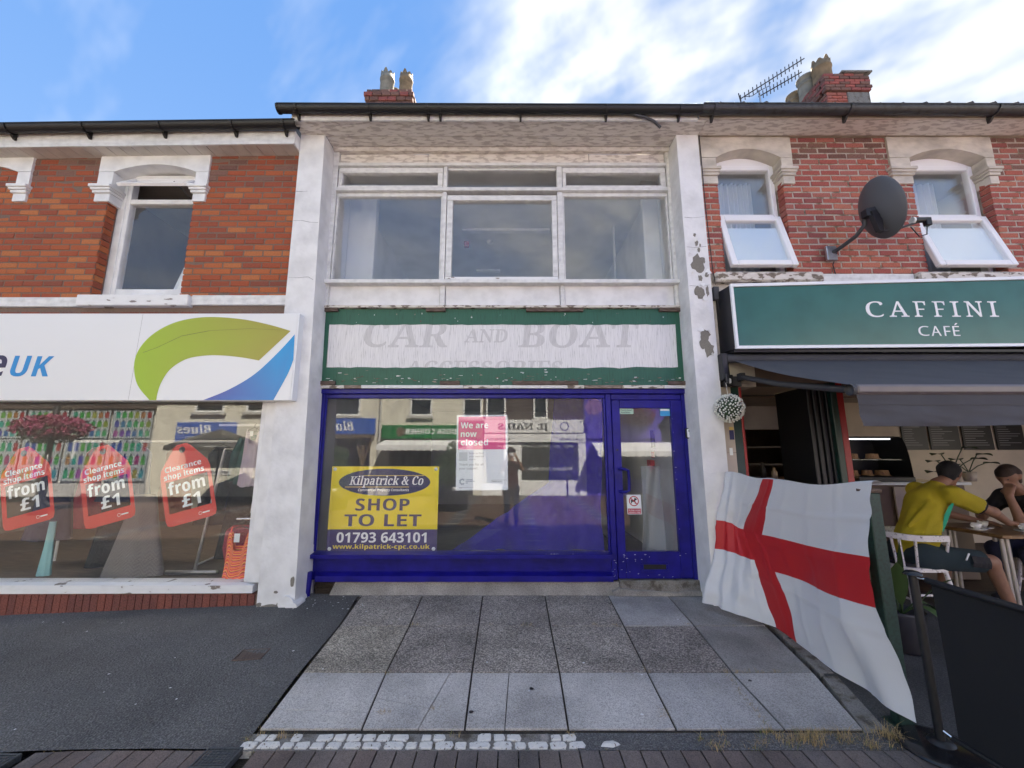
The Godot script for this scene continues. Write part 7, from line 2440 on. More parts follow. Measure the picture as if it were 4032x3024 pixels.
# ---- figures: tapered bones joined by a smooth minimum, meshed as surface nets
# a bone is [a, b, ra, rb] or [a, b, ra, rb, axis, squeeze]: squeeze > 1 flattens it along axis
func body_mesh(bones: Array, cell: float, k: float, grow := 0.0, cuts := []) -> ArrayMesh:
	var lo := Vector3.ONE * 1e9
	var hi := -lo
	for b in bones:
		var r: float = maxf(b[2], b[3]) + grow + cell * 3.0
		for e in [b[0], b[1]]:
			lo = lo.min(e - Vector3.ONE * r)
			hi = hi.max(e + Vector3.ONE * r)
	var nx := int((hi.x - lo.x) / cell) + 2
	var ny := int((hi.y - lo.y) / cell) + 2
	var nz := int((hi.z - lo.z) / cell) + 2
	var f := PackedFloat32Array()
	f.resize(nx * ny * nz)
	f.fill(1.0)
	for b in bones:
		var a: Vector3 = b[0]
		var ab: Vector3 = b[1] - a
		var ll := maxf(ab.length_squared(), 1e-9)
		var ra: float = b[2] + grow
		var rb: float = b[3] + grow
		var flat: bool = b.size() > 4
		var ax: Vector3 = b[4] if flat else Vector3.ZERO
		var sq: float = b[5] if flat else 1.0
		var r := maxf(ra, rb) + k + cell * 2.0
		var p0 := ((a.min(b[1]) - Vector3.ONE * r - lo) / cell).floor()
		var p1 := ((a.max(b[1]) + Vector3.ONE * r - lo) / cell).ceil()
		for z in range(maxi(0, int(p0.z)), mini(nz, int(p1.z) + 1)):
			for y in range(maxi(0, int(p0.y)), mini(ny, int(p1.y) + 1)):
				var at := (z * ny + y) * nx
				for x in range(maxi(0, int(p0.x)), mini(nx, int(p1.x) + 1)):
					var p := lo + Vector3(x, y, z) * cell - a
					var t := clampf(p.dot(ab) / ll, 0.0, 1.0)
					var q := p - ab * t
					if flat:
						q += ax * (q.dot(ax) * (sq - 1.0))
					var d := q.length() - lerpf(ra, rb, t)
					if flat:
						d *= 0.85
					var o := f[at + x]
					var h := maxf(k - absf(o - d), 0.0) / k
					f[at + x] = minf(o, d) - h * h * k * 0.25
	if cuts:
		for z in nz:
			for y in ny:
				for x in nx:
					var i := (z * ny + y) * nx + x
					if f[i] < cell * 2.0:
						var p := lo + Vector3(x, y, z) * cell
						for c in cuts:
							# [point, normal, reach]: what lies past the plane near the point is taken off
							if c.size() < 3 or p.distance_to(c[0]) < c[2]:
								f[i] = maxf(f[i], (p - c[0]).dot(c[1]))
	var st := SurfaceTool.new()
	st.begin(Mesh.PRIMITIVE_TRIANGLES)
	st.set_smooth_group(1)
	var vid := {}
	var vs := PackedVector3Array()
	var off := [0, 1, nx, nx + 1, nx * ny, nx * ny + 1, nx * ny + nx, nx * ny + nx + 1]
	var edges := [[0, 1], [2, 3], [4, 5], [6, 7], [0, 2], [1, 3], [4, 6], [5, 7], [0, 4], [1, 5], [2, 6], [3, 7]]
	for z in nz - 1:
		for y in ny - 1:
			for x in nx - 1:
				var i := (z * ny + y) * nx + x
				var first := f[i] < 0.0
				var mixed := false
				for o in off:
					if (f[i + o] < 0.0) != first:
						mixed = true
						break
				if not mixed:
					continue
				var s := Vector3.ZERO
				var n := 0
				for e in edges:
					var va := f[i + off[e[0]]]
					var vb := f[i + off[e[1]]]
					if (va < 0.0) != (vb < 0.0):
						var t := va / (va - vb)
						var pa := Vector3(e[0] & 1, (e[0] >> 1) & 1, e[0] >> 2)
						var pb := Vector3(e[1] & 1, (e[1] >> 1) & 1, e[1] >> 2)
						s += pa.lerp(pb, t)
						n += 1
				vid[i] = vs.size()
				vs.append(lo + (Vector3(x, y, z) + s / n) * cell)
	for i in vid:
		var x: int = i % nx
		var y: int = (i / nx) % ny
		var z: int = i / (nx * ny)
		for ax in 3:
			var d: int = [1, nx, nx * ny][ax]
			var u: int = [nx, nx * ny, 1][ax]
			var v: int = [nx * ny, 1, nx][ax]
			if [y, z, x][ax] == 0 or [z, x, y][ax] == 0:
				continue
			var inside := f[i] < 0.0
			if inside == (f[i + d] < 0.0):
				continue
			if not (vid.has(i - u) and vid.has(i - v) and vid.has(i - u - v)):
				continue
			var q := [vs[vid[i]], vs[vid[i - u]], vs[vid[i - u - v]], vs[vid[i - v]]]
			var o := [0, 1, 2, 0, 2, 3] if inside else [0, 2, 1, 0, 3, 2]
			for j in o:
				st.add_vertex(q[j])
	st.generate_normals()
	return st.commit()


# bones of a head: c its middle, f the way it faces, up its crown; size about 0.23 m tall
func head_bones(c: Vector3, f: Vector3, up: Vector3) -> Array:
	var s := f.cross(up).normalized()
	return [
		[c + up * 0.035 - f * 0.025, c + up * 0.03 + f * 0.02, 0.083, 0.078],
		[c + up * 0.02 + f * 0.02, c - up * 0.075 + f * 0.035, 0.070, 0.045],
		[c - up * 0.085 + f * 0.045, c - up * 0.09 + f * 0.055, 0.030, 0.028],
		[c + up * 0.01 + f * 0.085, c - up * 0.025 + f * 0.108, 0.010, 0.014],
		[c - up * 0.055 + f * 0.075, c - up * 0.058 + f * 0.078, 0.020, 0.018],
		[c + s * 0.078 - up * 0.005 - f * 0.01, c + s * 0.084 + up * 0.025 - f * 0.016, 0.012, 0.015],
		[c - s * 0.078 - up * 0.005 - f * 0.01, c - s * 0.084 + up * 0.025 - f * 0.016, 0.012, 0.015]]


func hair_bones(c: Vector3, f: Vector3, up: Vector3) -> Array:
	var s := f.cross(up).normalized()
	var out := [
		[c + up * 0.055 - f * 0.030, c + up * 0.058 + f * 0.030, 0.086, 0.074],
		[c + up * 0.02 - f * 0.055, c - up * 0.045 - f * 0.048, 0.066, 0.050],
		[c + up * 0.092 + f * 0.045, c + up * 0.085 + f * 0.060, 0.030, 0.024]]
	for q in [-1.0, 1.0]:
		out.append([c + s * q * 0.064 + up * 0.04 - f * 0.02, c + s * q * 0.066 - up * 0.012 - f * 0.012, 0.026, 0.014])
		out.append([c + s * q * 0.060 + up * 0.05 - f * 0.04, c + s * q * 0.045 - up * 0.05 - f * 0.045, 0.034, 0.022])
	return out


# a hand: wrist w, direction of the fingers d, palm facing n, curl of the fingers
func hand_bones(w: Vector3, d: Vector3, n: Vector3, thumb_side: float, curl: float) -> Array:
	d = d.normalized()
	var s := d.cross(n).normalized()
	n = s.cross(d).normalized()
	var out := [[w, w + d * 0.045, 0.026, 0.030, n, 1.5], [w + d * 0.05 + s * 0.018, w + d * 0.085 + s * 0.026, 0.020, 0.016, n, 1.3], [w + d * 0.05 - s * 0.018, w + d * 0.085 - s * 0.026, 0.020, 0.016, n, 1.3]]
	var lens := [0.062, 0.076, 0.082, 0.074]
	for i in 4:
		var b := w + d * 0.088 + s * (0.032 - 0.021 * i) * -thumb_side
		var l: float = lens[i]
		var d1 := (d * cos(curl) + n * sin(curl)).normalized()
		var d2 := (d * cos(curl * 2.1) + n * sin(curl * 2.1)).normalized()
		var m := b + d1 * l * 0.5
		out.append([b, m, 0.0095, 0.0088])
		out.append([m, m + d2 * l * 0.5, 0.0088, 0.0075])
	var t0 := w + d * 0.03 + s * 0.026 * thumb_side
	var t1 := t0 + (d * 0.6 + s * thumb_side * 0.7 + n * 0.35).normalized() * 0.042
	out.append([t0, t1, 0.014, 0.011])
	out.append([t1, t1 + (d * 0.8 + n * 0.5).normalized() * 0.034, 0.011, 0.0085])
	return out


func eyes(parent: Node3D, c: Vector3, f: Vector3, up: Vector3) -> void:
	var s := f.cross(up).normalized()
	for q in [-1.0, 1.0]:
		var k := MB.new()
		k.ball(c + s * q * 0.030 + up * 0.008 + f * 0.083, Vector3.ONE * 0.0095, 6)
		part(parent, "eye", k.done(), M.ink_black)
		k = MB.new()
		k.tube([c + s * q * 0.014 + up * 0.032 + f * 0.094, c + s * q * 0.034 + up * 0.036 + f * 0.088, c + s * q * 0.050 + up * 0.030 + f * 0.074], 0.0045, 6)
		part(parent, "eyebrow", k.done(), M.hair_dark)
	var k2 := MB.new()
	k2.tube([c - up * 0.052 + f * 0.092 + s * 0.024, c - up * 0.054 + f * 0.100, c - up * 0.052 + f * 0.092 - s * 0.024], 0.0045, 6)
	part(parent, "lips", k2.done(), M.lips)


func people() -> void:
	# man in a yellow shirt, seated with his back half turned, leaning on the table
	var o := v3(4.02, -0.015, 0.44)
	var p := thing("person", "seated man in a yellow shirt and teal shorts leaning on the cafe table", "person", o)
	var hl := v3(0.0, 0.53, -0.10)
	var hr := v3(0.0, 0.53, 0.11)
	var waist := v3(0.06, 0.70, 0.0)
	var chest := v3(0.22, 1.02, 0.0)
	var neck := v3(0.40, 1.21, -0.01)
	var sl := v3(0.33, 1.135, -0.18)
	var sr := v3(0.32, 1.12, 0.19)
	var head := v3(0.555, 1.305, -0.03)
	var hf := v3(0.80, -0.42, -0.42).normalized()
	var hu := (v3(0.40, 0.9, -0.1) - hf * hf.dot(v3(0.40, 0.9, -0.1))).normalized()
	var el := v3(0.60, 0.90, -0.24)
	var er := v3(0.62, 0.965, 0.25)
	var wl := v3(0.85, 0.83, -0.10)
	var wr := v3(0.90, 0.845, 0.12)
	var kl := v3(0.47, 0.52, -0.13)
	var kr := v3(0.56, 0.50, 0.20)
	var al := v3(0.38, 0.09, -0.13)
	var ar := v3(0.66, 0.09, 0.22)
	var torso := [
		[hl, hr, 0.12, 0.12], [v3(0.01, 0.58, 0), waist, 0.155, 0.15, v3(0.9, -0.3, 0), 1.12], [waist, chest, 0.150, 0.165, v3(0.87, -0.45, 0).normalized(), 1.22],
		[chest, v3(0.32, 1.10, 0), 0.155, 0.12, v3(0.87, -0.45, 0).normalized(), 1.2], [sl, sr, 0.072, 0.074]]
	var skin := [
		[chest, neck, 0.10, 0.062], [neck, head - hu * 0.05 - hf * 0.02, 0.060, 0.056],
		[sl, el, 0.052, 0.042], [el, wl, 0.044, 0.028], [sr, er, 0.056, 0.046], [er, wr, 0.046, 0.029],
		[kl, al, 0.060, 0.040], [kr, ar, 0.062, 0.042], [v3(0.25, 0.53, -0.11), kl, 0.085, 0.064], [v3(0.28, 0.52, 0.17), kr, 0.086, 0.066],
		[al, al + v3(0.15, -0.05, 0), 0.042, 0.035], [ar, ar + v3(0.15, -0.05, 0), 0.042, 0.035]]
	skin += head_bones(head, hf, hu)
	skin += hand_bones(wl, v3(0.8, -0.1, 0.5), v3(0, -1, 0.1), 1.0, 0.25)
	skin += hand_bones(wr, v3(0.9, -0.05, -0.4), v3(0.1, -1, 0), -1.0, 0.3)
	part(p, "body", body_mesh(skin, 0.0085, 0.022), M.skin_tan)
	part(p, "hair", body_mesh(hair_bones(head, hf, hu), 0.008, 0.02), M.hair_dark)
	eyes(p, head, hf, hu)
	var shirt := torso + [[sr, sr.lerp(er, 0.62), 0.082, 0.074], [sl, sl.lerp(el, 0.62), 0.078, 0.072], [v3(0.33, 1.13, 0), neck - v3(0.02, 0.03, 0), 0.08, 0.070],
		[v3(0.10, 0.60, 0.13), v3(0.16, 0.86, 0.15), 0.035, 0.02], [v3(-0.10, 0.66, 0.02), v3(0.06, 0.95, 0.03), 0.025, 0.03],
		[v3(0.20, 1.02, 0.155), v3(0.02, 0.74, 0.135), 0.022, 0.014], [v3(0.14, 1.04, 0.14), v3(-0.06, 0.82, 0.09), 0.018, 0.012], [v3(-0.08, 0.62, 0.10), v3(0.12, 0.68, 0.16), 0.018, 0.014], [v3(-0.10, 0.70, 0.06), v3(0.10, 0.78, 0.15), 0.014, 0.010], [v3(0.24, 0.92, 0.14), v3(0.10, 0.66, 0.15), 0.020, 0.014]]
	var sh := part(p, "shirt", body_mesh(shirt, 0.010, 0.032, 0.006, [[sr.lerp(er, 0.66), (er - sr).normalized(), 0.13], [sl.lerp(el, 0.66), (el - sl).normalized(), 0.13], [v3(0.05, 0.535, 0), v3(0, -1, 0)]]), M.shirt_yellow)
	# dark band and white edge round the near sleeve
	var d := (er - sr).normalized()
	var c := sr.lerp(er, 0.66)
	for q in [[0.0, 0.016, 0.0775, M.cloth_black], [-0.012, -0.002, 0.0785, M.ink_white]]:
		var k := MB.new()
		k.tube([c + d * q[0] - d * 0.006, c + d * q[1] - d * 0.006], q[2], 28, false)
		part(sh, "sleeve_band", k.done(), q[3])
	# green panel down the side seam
	var k2 := MB.new()
	var pan := [[v3(0.285, 1.07, 0.232), 0.004], [v3(0.265, 1.01, 0.205), 0.018], [v3(0.235, 0.93, 0.186), 0.022], [v3(0.205, 0.84, 0.176), 0.014], [v3(0.185, 0.77, 0.168), 0.003]]
	for i in 4:
		var a: Vector3 = pan[i][0]
		var b: Vector3 = pan[i + 1][0]
		var u := v3(1, 0, 0.25).normalized()
		k2.quad(a - u * pan[i][1], b - u * pan[i + 1][1], b + u * pan[i + 1][1], a + u * pan[i][1])
	part(sh, "green_panel", k2.done(), M.shirt_green)
	var shorts := [[hl, hr, 0.135, 0.135], [v3(0.0, 0.54, -0.09), kl.lerp(hl, 0.12), 0.118, 0.098], [v3(0.0, 0.53, 0.12), kr.lerp(hr, 0.10), 0.120, 0.100]]
	var so := part(p, "shorts", body_mesh(shorts, 0.011, 0.04, 0.0, [[kr.lerp(hr, 0.14), (kr - hr).normalized(), 0.2], [kl.lerp(hl, 0.16), (kl - hl).normalized(), 0.15]]), M.shorts_teal)
	var sd := MB.new()
	sd.tube([v3(0.30, 0.59, 0.262), v3(0.245, 0.535, 0.278)], 0.007, 8)
	part(so, "white_piping", sd.done(), M.ink_white)
	var sp := MB.new()
	sp.sheet(6, 6, func(u, v): return v3(lerpf(0.30, 0.47, u), lerpf(0.575, 0.475, v) - 0.02 * u, 0.278 + 0.012 * sin(v * PI)))
	part(so, "dark_patch", sp.done(), M.cloth_black)
	for a in [al, ar]:
		part(p, "shoe", body_mesh([[a + v3(-0.03, -0.05, 0), a + v3(0.17, -0.06, 0), 0.045, 0.040]], 0.01, 0.02), M.ink_white)
	# man across the table, hand raised to his face
	o = v3(5.62, -0.015, 0.30)
	p = thing("person", "seated man in dark clothes raising a hand to his face across the table", "person", o)
	head = v3(-0.36, 1.27, 0.05)
	hf = v3(-0.9, -0.25, 0.25).normalized()
	hu = (v3(-0.15, 1, 0) - hf * hf.dot(v3(-0.15, 1, 0))).normalized()
	sl = v3(-0.20, 1.06, 0.22)
	sr = v3(-0.20, 1.06, -0.16)
	el = v3(-0.50, 0.84, 0.20)
	wl = v3(-0.50, 1.09, 0.14)
	er = v3(-0.42, 0.85, -0.22)
	wr = v3(-0.62, 0.81, -0.05)
	skin = [[v3(-0.12, 1.0, 0.03), v3(-0.30, 1.17, 0.04), 0.1, 0.06], [v3(-0.30, 1.16, 0.04), head - hu * 0.05, 0.058, 0.055], [el, wl, 0.046, 0.030], [er, wr, 0.045, 0.030], [sl, el, 0.05, 0.045], [sr, er, 0.05, 0.045]]
	skin += head_bones(head, hf, hu) + hand_bones(wl, v3(0.35, 0.9, -0.15), v3(0.9, 0.0, -0.3), 1.0, 0.5) + hand_bones(wr, v3(-1, 0, 0.3), v3(0, -1, 0), 1.0, 0.3)
	part(p, "body", body_mesh(skin, 0.0085, 0.022), M.skin_tan)
	part(p, "hair", body_mesh(hair_bones(head, hf, hu), 0.008, 0.02), M.hair_brown)
	part(p, "beard", body_mesh([[head - hu * 0.078 + hf * 0.062, head - hu * 0.07 + hf * 0.01, 0.026, 0.04], [head - hu * 0.05 + hf * 0.07, head - hu * 0.08 + hf * 0.05, 0.022, 0.03]], 0.008, 0.02), M.hair_brown)
	eyes(p, head, hf, hu)
	part(p, "shirt", body_mesh([[v3(0.02, 0.55, 0.02), v3(-0.02, 0.75, 0.02), 0.16, 0.16], [v3(-0.02, 0.75, 0.02), v3(-0.17, 1.02, 0.03), 0.155, 0.15], [sl, sr, 0.075, 0.075], [sl, sl.lerp(el, 0.6), 0.078, 0.07], [sr, sr.lerp(er, 0.6), 0.078, 0.07]], 0.012, 0.05), M.cloth_black)
	part(p, "trousers", body_mesh([[v3(0, 0.53, -0.1), v3(0, 0.53, 0.12), 0.13, 0.13], [v3(0, 0.53, 0.12), v3(-0.42, 0.52, 0.16), 0.11, 0.08], [v3(0, 0.53, -0.1), v3(-0.42, 0.52, -0.14), 0.11, 0.08], [v3(-0.42, 0.52, 0.16), v3(-0.38, 0.08, 0.16), 0.078, 0.055], [v3(-0.42, 0.52, -0.14), v3(-0.38, 0.08, -0.14), 0.078, 0.055]], 0.014, 0.04), M.cloth_navy)
	for z in [-0.14, 0.16]:
		part(p, "shoe", body_mesh([[v3(-0.34, 0.04, z), v3(-0.52, 0.035, z), 0.045, 0.038]], 0.012, 0.02), M.cloth_black)
	chair(v3(4.0, -0.018, 0.42), "white wooden low backed chair under the man in the yellow shirt")
	chair(v3(5.62, -0.015, 0.32), "white wooden chair under the man in dark clothes", PI)
	photographer()


# the one taking the picture, seen mirrored in the shop window
func photographer() -> void:
	var g := gy(0, 4.95)
	var p := thing("person", "standing person in maroon top and navy trousers holding up a phone", "person", v3(-0.02, g, 4.98))
	var h := 1.5 - g
	var head := v3(0.0, h + 0.03, 0.10)
	var f := v3(0.05, -0.05, -1).normalized()
	var up := v3(0, 1, -0.05).normalized()
	var sl := v3(-0.18, h - 0.24, 0.10)
	var sr := v3(0.18, h - 0.24, 0.10)
	var el := v3(-0.24, h - 0.42, -0.02)
	var er := v3(0.27, h - 0.36, -0.02)
	var wl := v3(-0.10, h - 0.10, -0.13)
	var wr := v3(0.13, h - 0.08, -0.13)
	var skin := [[v3(0, h - 0.26, 0.10), v3(0, h - 0.12, 0.10), 0.075, 0.058], [v3(0, h - 0.12, 0.10), head, 0.056, 0.055], [sl, el, 0.045, 0.040], [el, wl, 0.040, 0.026], [sr, er, 0.045, 0.040], [er, wr, 0.040, 0.026]]
	skin += head_bones(head, f, up)
	skin += hand_bones(wl, v3(0.25, 0.6, -0.1), v3(1, 0, 0), 1.0, 0.6) + hand_bones(wr, v3(-0.25, 0.6, -0.1), v3(-1, 0, 0), -1.0, 0.6)
	part(p, "body", body_mesh(skin, 0.010, 0.022), M.skin)
	part(p, "hair", body_mesh(hair_bones(head, f, up), 0.010, 0.02, 0.012), M.hair_brown)
	eyes(p, head, f, up)
	part(p, "shirt", body_mesh([[v3(0, h - 0.32, 0.10), v3(0, h - 0.66, 0.10), 0.165, 0.15, v3(0, 0, 1), 1.35], [sl, sr, 0.07, 0.07], [sl, sl.lerp(el, 0.55), 0.068, 0.06], [sr, sr.lerp(er, 0.55), 0.068, 0.06], [v3(0, h - 0.62, 0.10), v3(0, h - 0.76, 0.10), 0.155, 0.16, v3(0, 0, 1), 1.3]], 0.013, 0.05), M.cloth_maroon)
	part(p, "trousers", body_mesh([[v3(-0.09, h - 0.80, 0.10), v3(0.09, h - 0.80, 0.10), 0.12, 0.12], [v3(-0.09, h - 0.82, 0.10), v3(-0.10, 0.50, 0.09), 0.095, 0.068], [v3(-0.10, 0.50, 0.09), v3(-0.11, 0.09, 0.11), 0.068, 0.052], [v3(0.09, h - 0.82, 0.10), v3(0.11, 0.50, 0.09), 0.095, 0.068], [v3(0.11, 0.50, 0.09), v3(0.12, 0.09, 0.11), 0.068, 0.052]], 0.014, 0.04), M.cloth_navy)
	for x in [-0.11, 0.12]:
		part(p, "shoe", body_mesh([[v3(x, 0.04, 0.12), v3(x * 1.15, 0.035, -0.04), 0.045, 0.04]], 0.012, 0.02), M.shoe_brown)
	var c := thing("held_camera", "small pale phone held up in both hands by the person in the street", "camera", v3(0.0, 1.5, 4.80))
	boxp(c, "body", v3(-0.075, -0.036, 0.0), v3(0.075, 0.036, 0.010), M.silver_trim, 0.004)
	boxp(c, "screen", v3(-0.070, -0.032, 0.0102), v3(0.070, 0.032, 0.011), M.ink_black)


# ---- the sunlit side of the street behind the camera, which the shop windows mirror
func far_thing(called: String, label: String, category: String, x: float, z := 12.3) -> Node3D:
	var t := thing(called, label, category, v3(x, -0.15, z))
	t.rotation.y = PI
	return t


# boxes given by world x from x0 to x1, height above the far pavement, and depth out from the wall
func fbox(t: Node3D, called: String, x0: float, y0: float, x1: float, y1: float, z0: float, z1: float, m: Material, b := 0.0) -> MeshInstance3D:
	var px := t.position.x
	return boxp(t, called, v3(px - x1, y0 + 0.15, z0), v3(px - x0, y1 + 0.15, z1), m, b)


func fwords(t: Node3D, text: String, kind: String, x_left_seen_from_street: float, y: float, tall: float, wide: float, z: float, m: Material, lean := 0.0) -> void:
	words(t, "lettering", text, kind, v3(t.position.x - x_left_seen_from_street, y + 0.15, z), tall, wide, m, lean, 0.01)


func foliage(k: MB, c: Vector3, r: Vector3, n: int, s: float) -> void:
	for i in n:
		var d := v3(rng.randfn(), rng.randfn(), rng.randfn()).normalized() * pow(rng.randf(), 0.4)
		var p := c + d * r
		var a := v3(rng.randfn(), rng.randfn(), rng.randfn()).normalized() * s
		var b := a.cross(v3(rng.randfn(), rng.randfn(), rng.randfn())).normalized() * s * 0.6
		k.quad(p - a, p - b * 0.8, p + a, p + b * 0.8)


func froom(t: Node3D, x0: float, x1: float, top: float) -> void:
	var rm := holder(t, "ground_floor_room")
	rm.position.x = t.position.x
	var px := rm.position.x
	rm.position.x = 0.0
	for q in [["back_wall", x0, -0.15, x1, top, -4.2, -4.1], ["floor", x0, -0.17, x1, -0.152, -4.1, -0.35], ["ceiling", x0, 2.62, x1, 2.72, -4.1, -0.35], ["side_wall", x0, -0.15, x0 + 0.1, 2.62, -4.1, -0.35], ["side_wall", x1 - 0.1, -0.15, x1, 2.62, -4.1, -0.35]]:
		boxp(rm, q[0], v3(px - q[3], q[2] + 0.15, q[5]), v3(px - q[1], q[4] + 0.15, q[6]), M.floor_wood if q[0] == "floor" else M.room_cream)


# front wall built round its openings, with a room behind
func fshell(t: Node3D, x0: float, x1: float, top: float, ops: Array, m: Material) -> void:
	var x := x0
	for o in ops:
		fbox(t, "wall", x, -0.15, o[0], top, -0.35, 0.0, m)
		if o[1] > -0.1:
			fbox(t, "wall", o[0] + 0.001, -0.15, o[2] - 0.001, o[1], -0.35, 0.0, m)
		fbox(t, "wall", o[0] + 0.001, o[3], o[2] - 0.001, top, -0.35, 0.0, m)
		x = o[2]
	fbox(t, "wall", x, -0.15, x1, top, -0.35, 0.0, m)
	fbox(t, "upper_block", x0, 2.8, x1, top - 0.01, -6.0, -0.36, m)
	froom(t, x0, x1, 2.8)


func far_street() -> void:
	rng.seed = 60
	# restaurant with a blue sign
	var a := far_thing("restaurant_building", "cream rendered restaurant with blue signs across the street", "building", -10.0)
	fshell(a, -14.6, -5.6, 6.2, [[-13.4, 0.95, -9.8, 1.85], [-7.9, -0.15, -5.9, 2.2]], M.far_cream)
	fbox(a, "roof", -14.7, 6.2, -5.6, 6.4, -6.0, 0.4, M.slate)
	fbox(a, "sign_panel", -7.95, 2.32, -5.71, 2.99, 0.0, 0.12, M.far_blue, 0.01)
	fwords(a, "Blues", "serif-bold", -6.55, 2.48, 0.36, 1.25, 0.13, M.far_white, 0.25)
	fbox(a, "sign_panel", -13.6, 1.9, -11.2, 2.78, 0.0, 0.12, M.far_blue, 0.01)
	fwords(a, "Blues", "serif-bold", -12.1, 2.33, 0.34, 1.40, 0.13, M.far_white, 0.25)
	fwords(a, "RESTAURANT", "sans", -12.1, 2.12, 0.09, 1.1, 0.13, M.far_white)
	fbox(a, "shop_window", -13.4, 0.95, -9.8, 1.85, -0.1, -0.09, M.glass)
	fbox(a, "street_plate", -12.72, 0.70, -11.25, 0.88, 0.0, 0.03, M.far_white)
	fwords(a, "HAVELOCK STREET", "sans-bold", -11.32, 0.75, 0.085, 1.30, 0.036, M.ink_black)
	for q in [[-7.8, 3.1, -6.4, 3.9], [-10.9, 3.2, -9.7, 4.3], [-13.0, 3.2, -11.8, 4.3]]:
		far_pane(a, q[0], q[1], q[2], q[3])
	fbox(a, "timber_beam", -7.6, 2.16, -5.75, 2.30, 0.05, 0.7, M.far_timber)
	for x in [-7.5, -6.05]:
		tubep(a, "timber_brace", [v3(-10.0 - x, 1.2, 0.4), v3(-10.0 - x - 0.35, 2.35, 0.4)], 0.06, M.far_timber, 6)
		tubep(a, "timber_brace", [v3(-10.0 - x, 1.2, 0.4), v3(-10.0 - x + 0.35, 2.35, 0.4)], 0.06, M.far_timber, 6)
		fbox(a, "timber_post", x - 0.06, -0.15, x + 0.06, 2.16, 0.34, 0.46, M.far_timber)
	tubep(a, "drainpipe", [v3(-10.0 + 5.53, 0.0, 0.06), v3(-10.0 + 5.53, 6.2, 0.06)], 0.05, M.far_grey, 8)
	# dosa shop
	var b := far_thing("takeaway_building", "cream rendered takeaway with a green sign and striped awning across the street", "building", -3.4)
	fshell(b, -5.598, -1.22, 6.0, [[-5.1, -0.15, -1.6, 1.95]], M.far_cream)
	fbox(b, "sign_panel", -5.42, 2.15, -1.24, 2.70, 0.0, 0.12, M.far_green, 0.01)
	fwords(b, "DOSA CORNER", "sans-bold", -2.32, 2.33, 0.22, 2.12, 0.13, M.far_white)
	disc(b, "sign_badge", v3(-3.4 + 4.62, 2.42 + 0.15, 0.132), 0.19, 0.19, M.far_timber, 20)
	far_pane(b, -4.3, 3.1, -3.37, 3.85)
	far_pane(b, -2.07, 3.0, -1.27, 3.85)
	far_awning(b, -5.25, -1.5, 2.08, 1.85)
	# nail bar
	var c := far_thing("nail_bar_building", "white fronted nail bar below dark brick across the street", "building", 0.9)
	fbox(c, "wall", -1.22, 2.9, 3.05, 6.2, -6.0, 0.0, M.far_brick)
	fbox(c, "roof", -1.22, 6.2, 12.0, 6.35, -6.0, 0.4, M.slate)
	fbox(c, "sign_panel", -1.15, 2.38, 2.97, 2.92, -0.4, 0.16, M.far_white, 0.01)
	fwords(c, "JL NAILS", "serif-bold", 1.52, 2.53, 0.24, 2.1, 0.17, M.ink_black)
	ring(c, "badge", v3(0.9 - 2.18, 2.65 + 0.15, 0.172), 0.15, 0.18, M.ink_black)
	fwords(c, "49", "sans", 2.92, 2.82, 0.06, 0.08, 0.17, M.ink_black)
	fbox(c, "lower_fascia", -1.15, 2.0, 3.05, 2.36, -0.4, 0.12, M.far_white)
	fwords(c, "07472 421523", "sans", -0.1, 2.08, 0.09, 0.95, 0.13, M.ink_black)
	fwords(c, "JL_NAILS_SWINDON", "sans", 2.95, 2.08, 0.08, 0.98, 0.13, M.ink_black)
	froom(c, -1.2, 3.03, 3.0)
	fbox(c, "shop_window", 0.41, 0.44, 2.74, 1.99, -0.01, 0.0, M.glass)
	for q in [["Acrylic", 2.60], ["BIAB", 1.98], ["Pedicure", 1.50], ["Manicure", 0.82], ["Gel", -0.35]]:
		fwords(c, q[0], "serif", q[1], 1.80, 0.10, 0.46 if q[0].length() > 4 else 0.28, 0.02, M.far_white, 0.2)
	fwords(c, "Welcome To JL Nails", "serif", 2.5, 0.85, 0.13, 1.8, 0.02, M.far_white, 0.2)
	fbox(c, "stall_riser", 0.40, -0.15, 2.75, 0.43, -0.4, 0.06, M.far_white)
	fbox(c, "end_pillar", 2.75, -0.15, 3.05, 2.0, -0.4, 0.10, M.far_white)
	fbox(c, "door", -0.35, -0.15, 0.40, 2.0, -0.4, 0.03, M.far_white)
	fbox(c, "shop_window", -1.2, 0.31, -0.36, 1.99, -0.01, 0.0, M.glass)
	fbox(c, "end_pillar", -1.22, -0.15, -0.4, 0.30, -0.4, 0.05, M.far_white)
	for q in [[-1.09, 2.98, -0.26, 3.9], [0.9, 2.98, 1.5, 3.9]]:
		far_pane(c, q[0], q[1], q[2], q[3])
	# purple shop with a rose
	var d := far_thing("tattoo_shop_building", "purple blue painted shopfront with a painted rose across the street", "building", 6.0)
	fbox(d, "wall", 3.05, -0.15, 9.0, 6.2, -6.0, 0.02, M.far_purple)
	fbox(d, "sign_panel", 3.12, 2.15, 6.0, 2.75, 0.02, 0.10, M.far_purple, 0.01)
	fbox(d, "shop_window", 4.2, 0.5, 6.8, 1.9, -0.2, 0.03, M.far_dark_glass)
	far_awning(d, 3.3, 6.6, 1.98, 1.62)
	for i in 5:
		var rr := 0.36 - i * 0.065
		for j in 7 - i:
			var an := TAU * j / (7 - i) + i * 0.6
			var k := MB.new()
			k.prism(blob(6.0 - 3.45 + cos(an) * rr * 0.55, 3.48 + 0.15 + sin(an) * rr * 0.55, rr * 1.1, rr * 0.95, 12, 0.15), 0.02, 0.03 + 0.008 * i)
			part(d, "rose_petal", k.done(), M.rose_a if j % 2 else M.rose_b)
	# vape shop with printed window panels
	vape_prints()
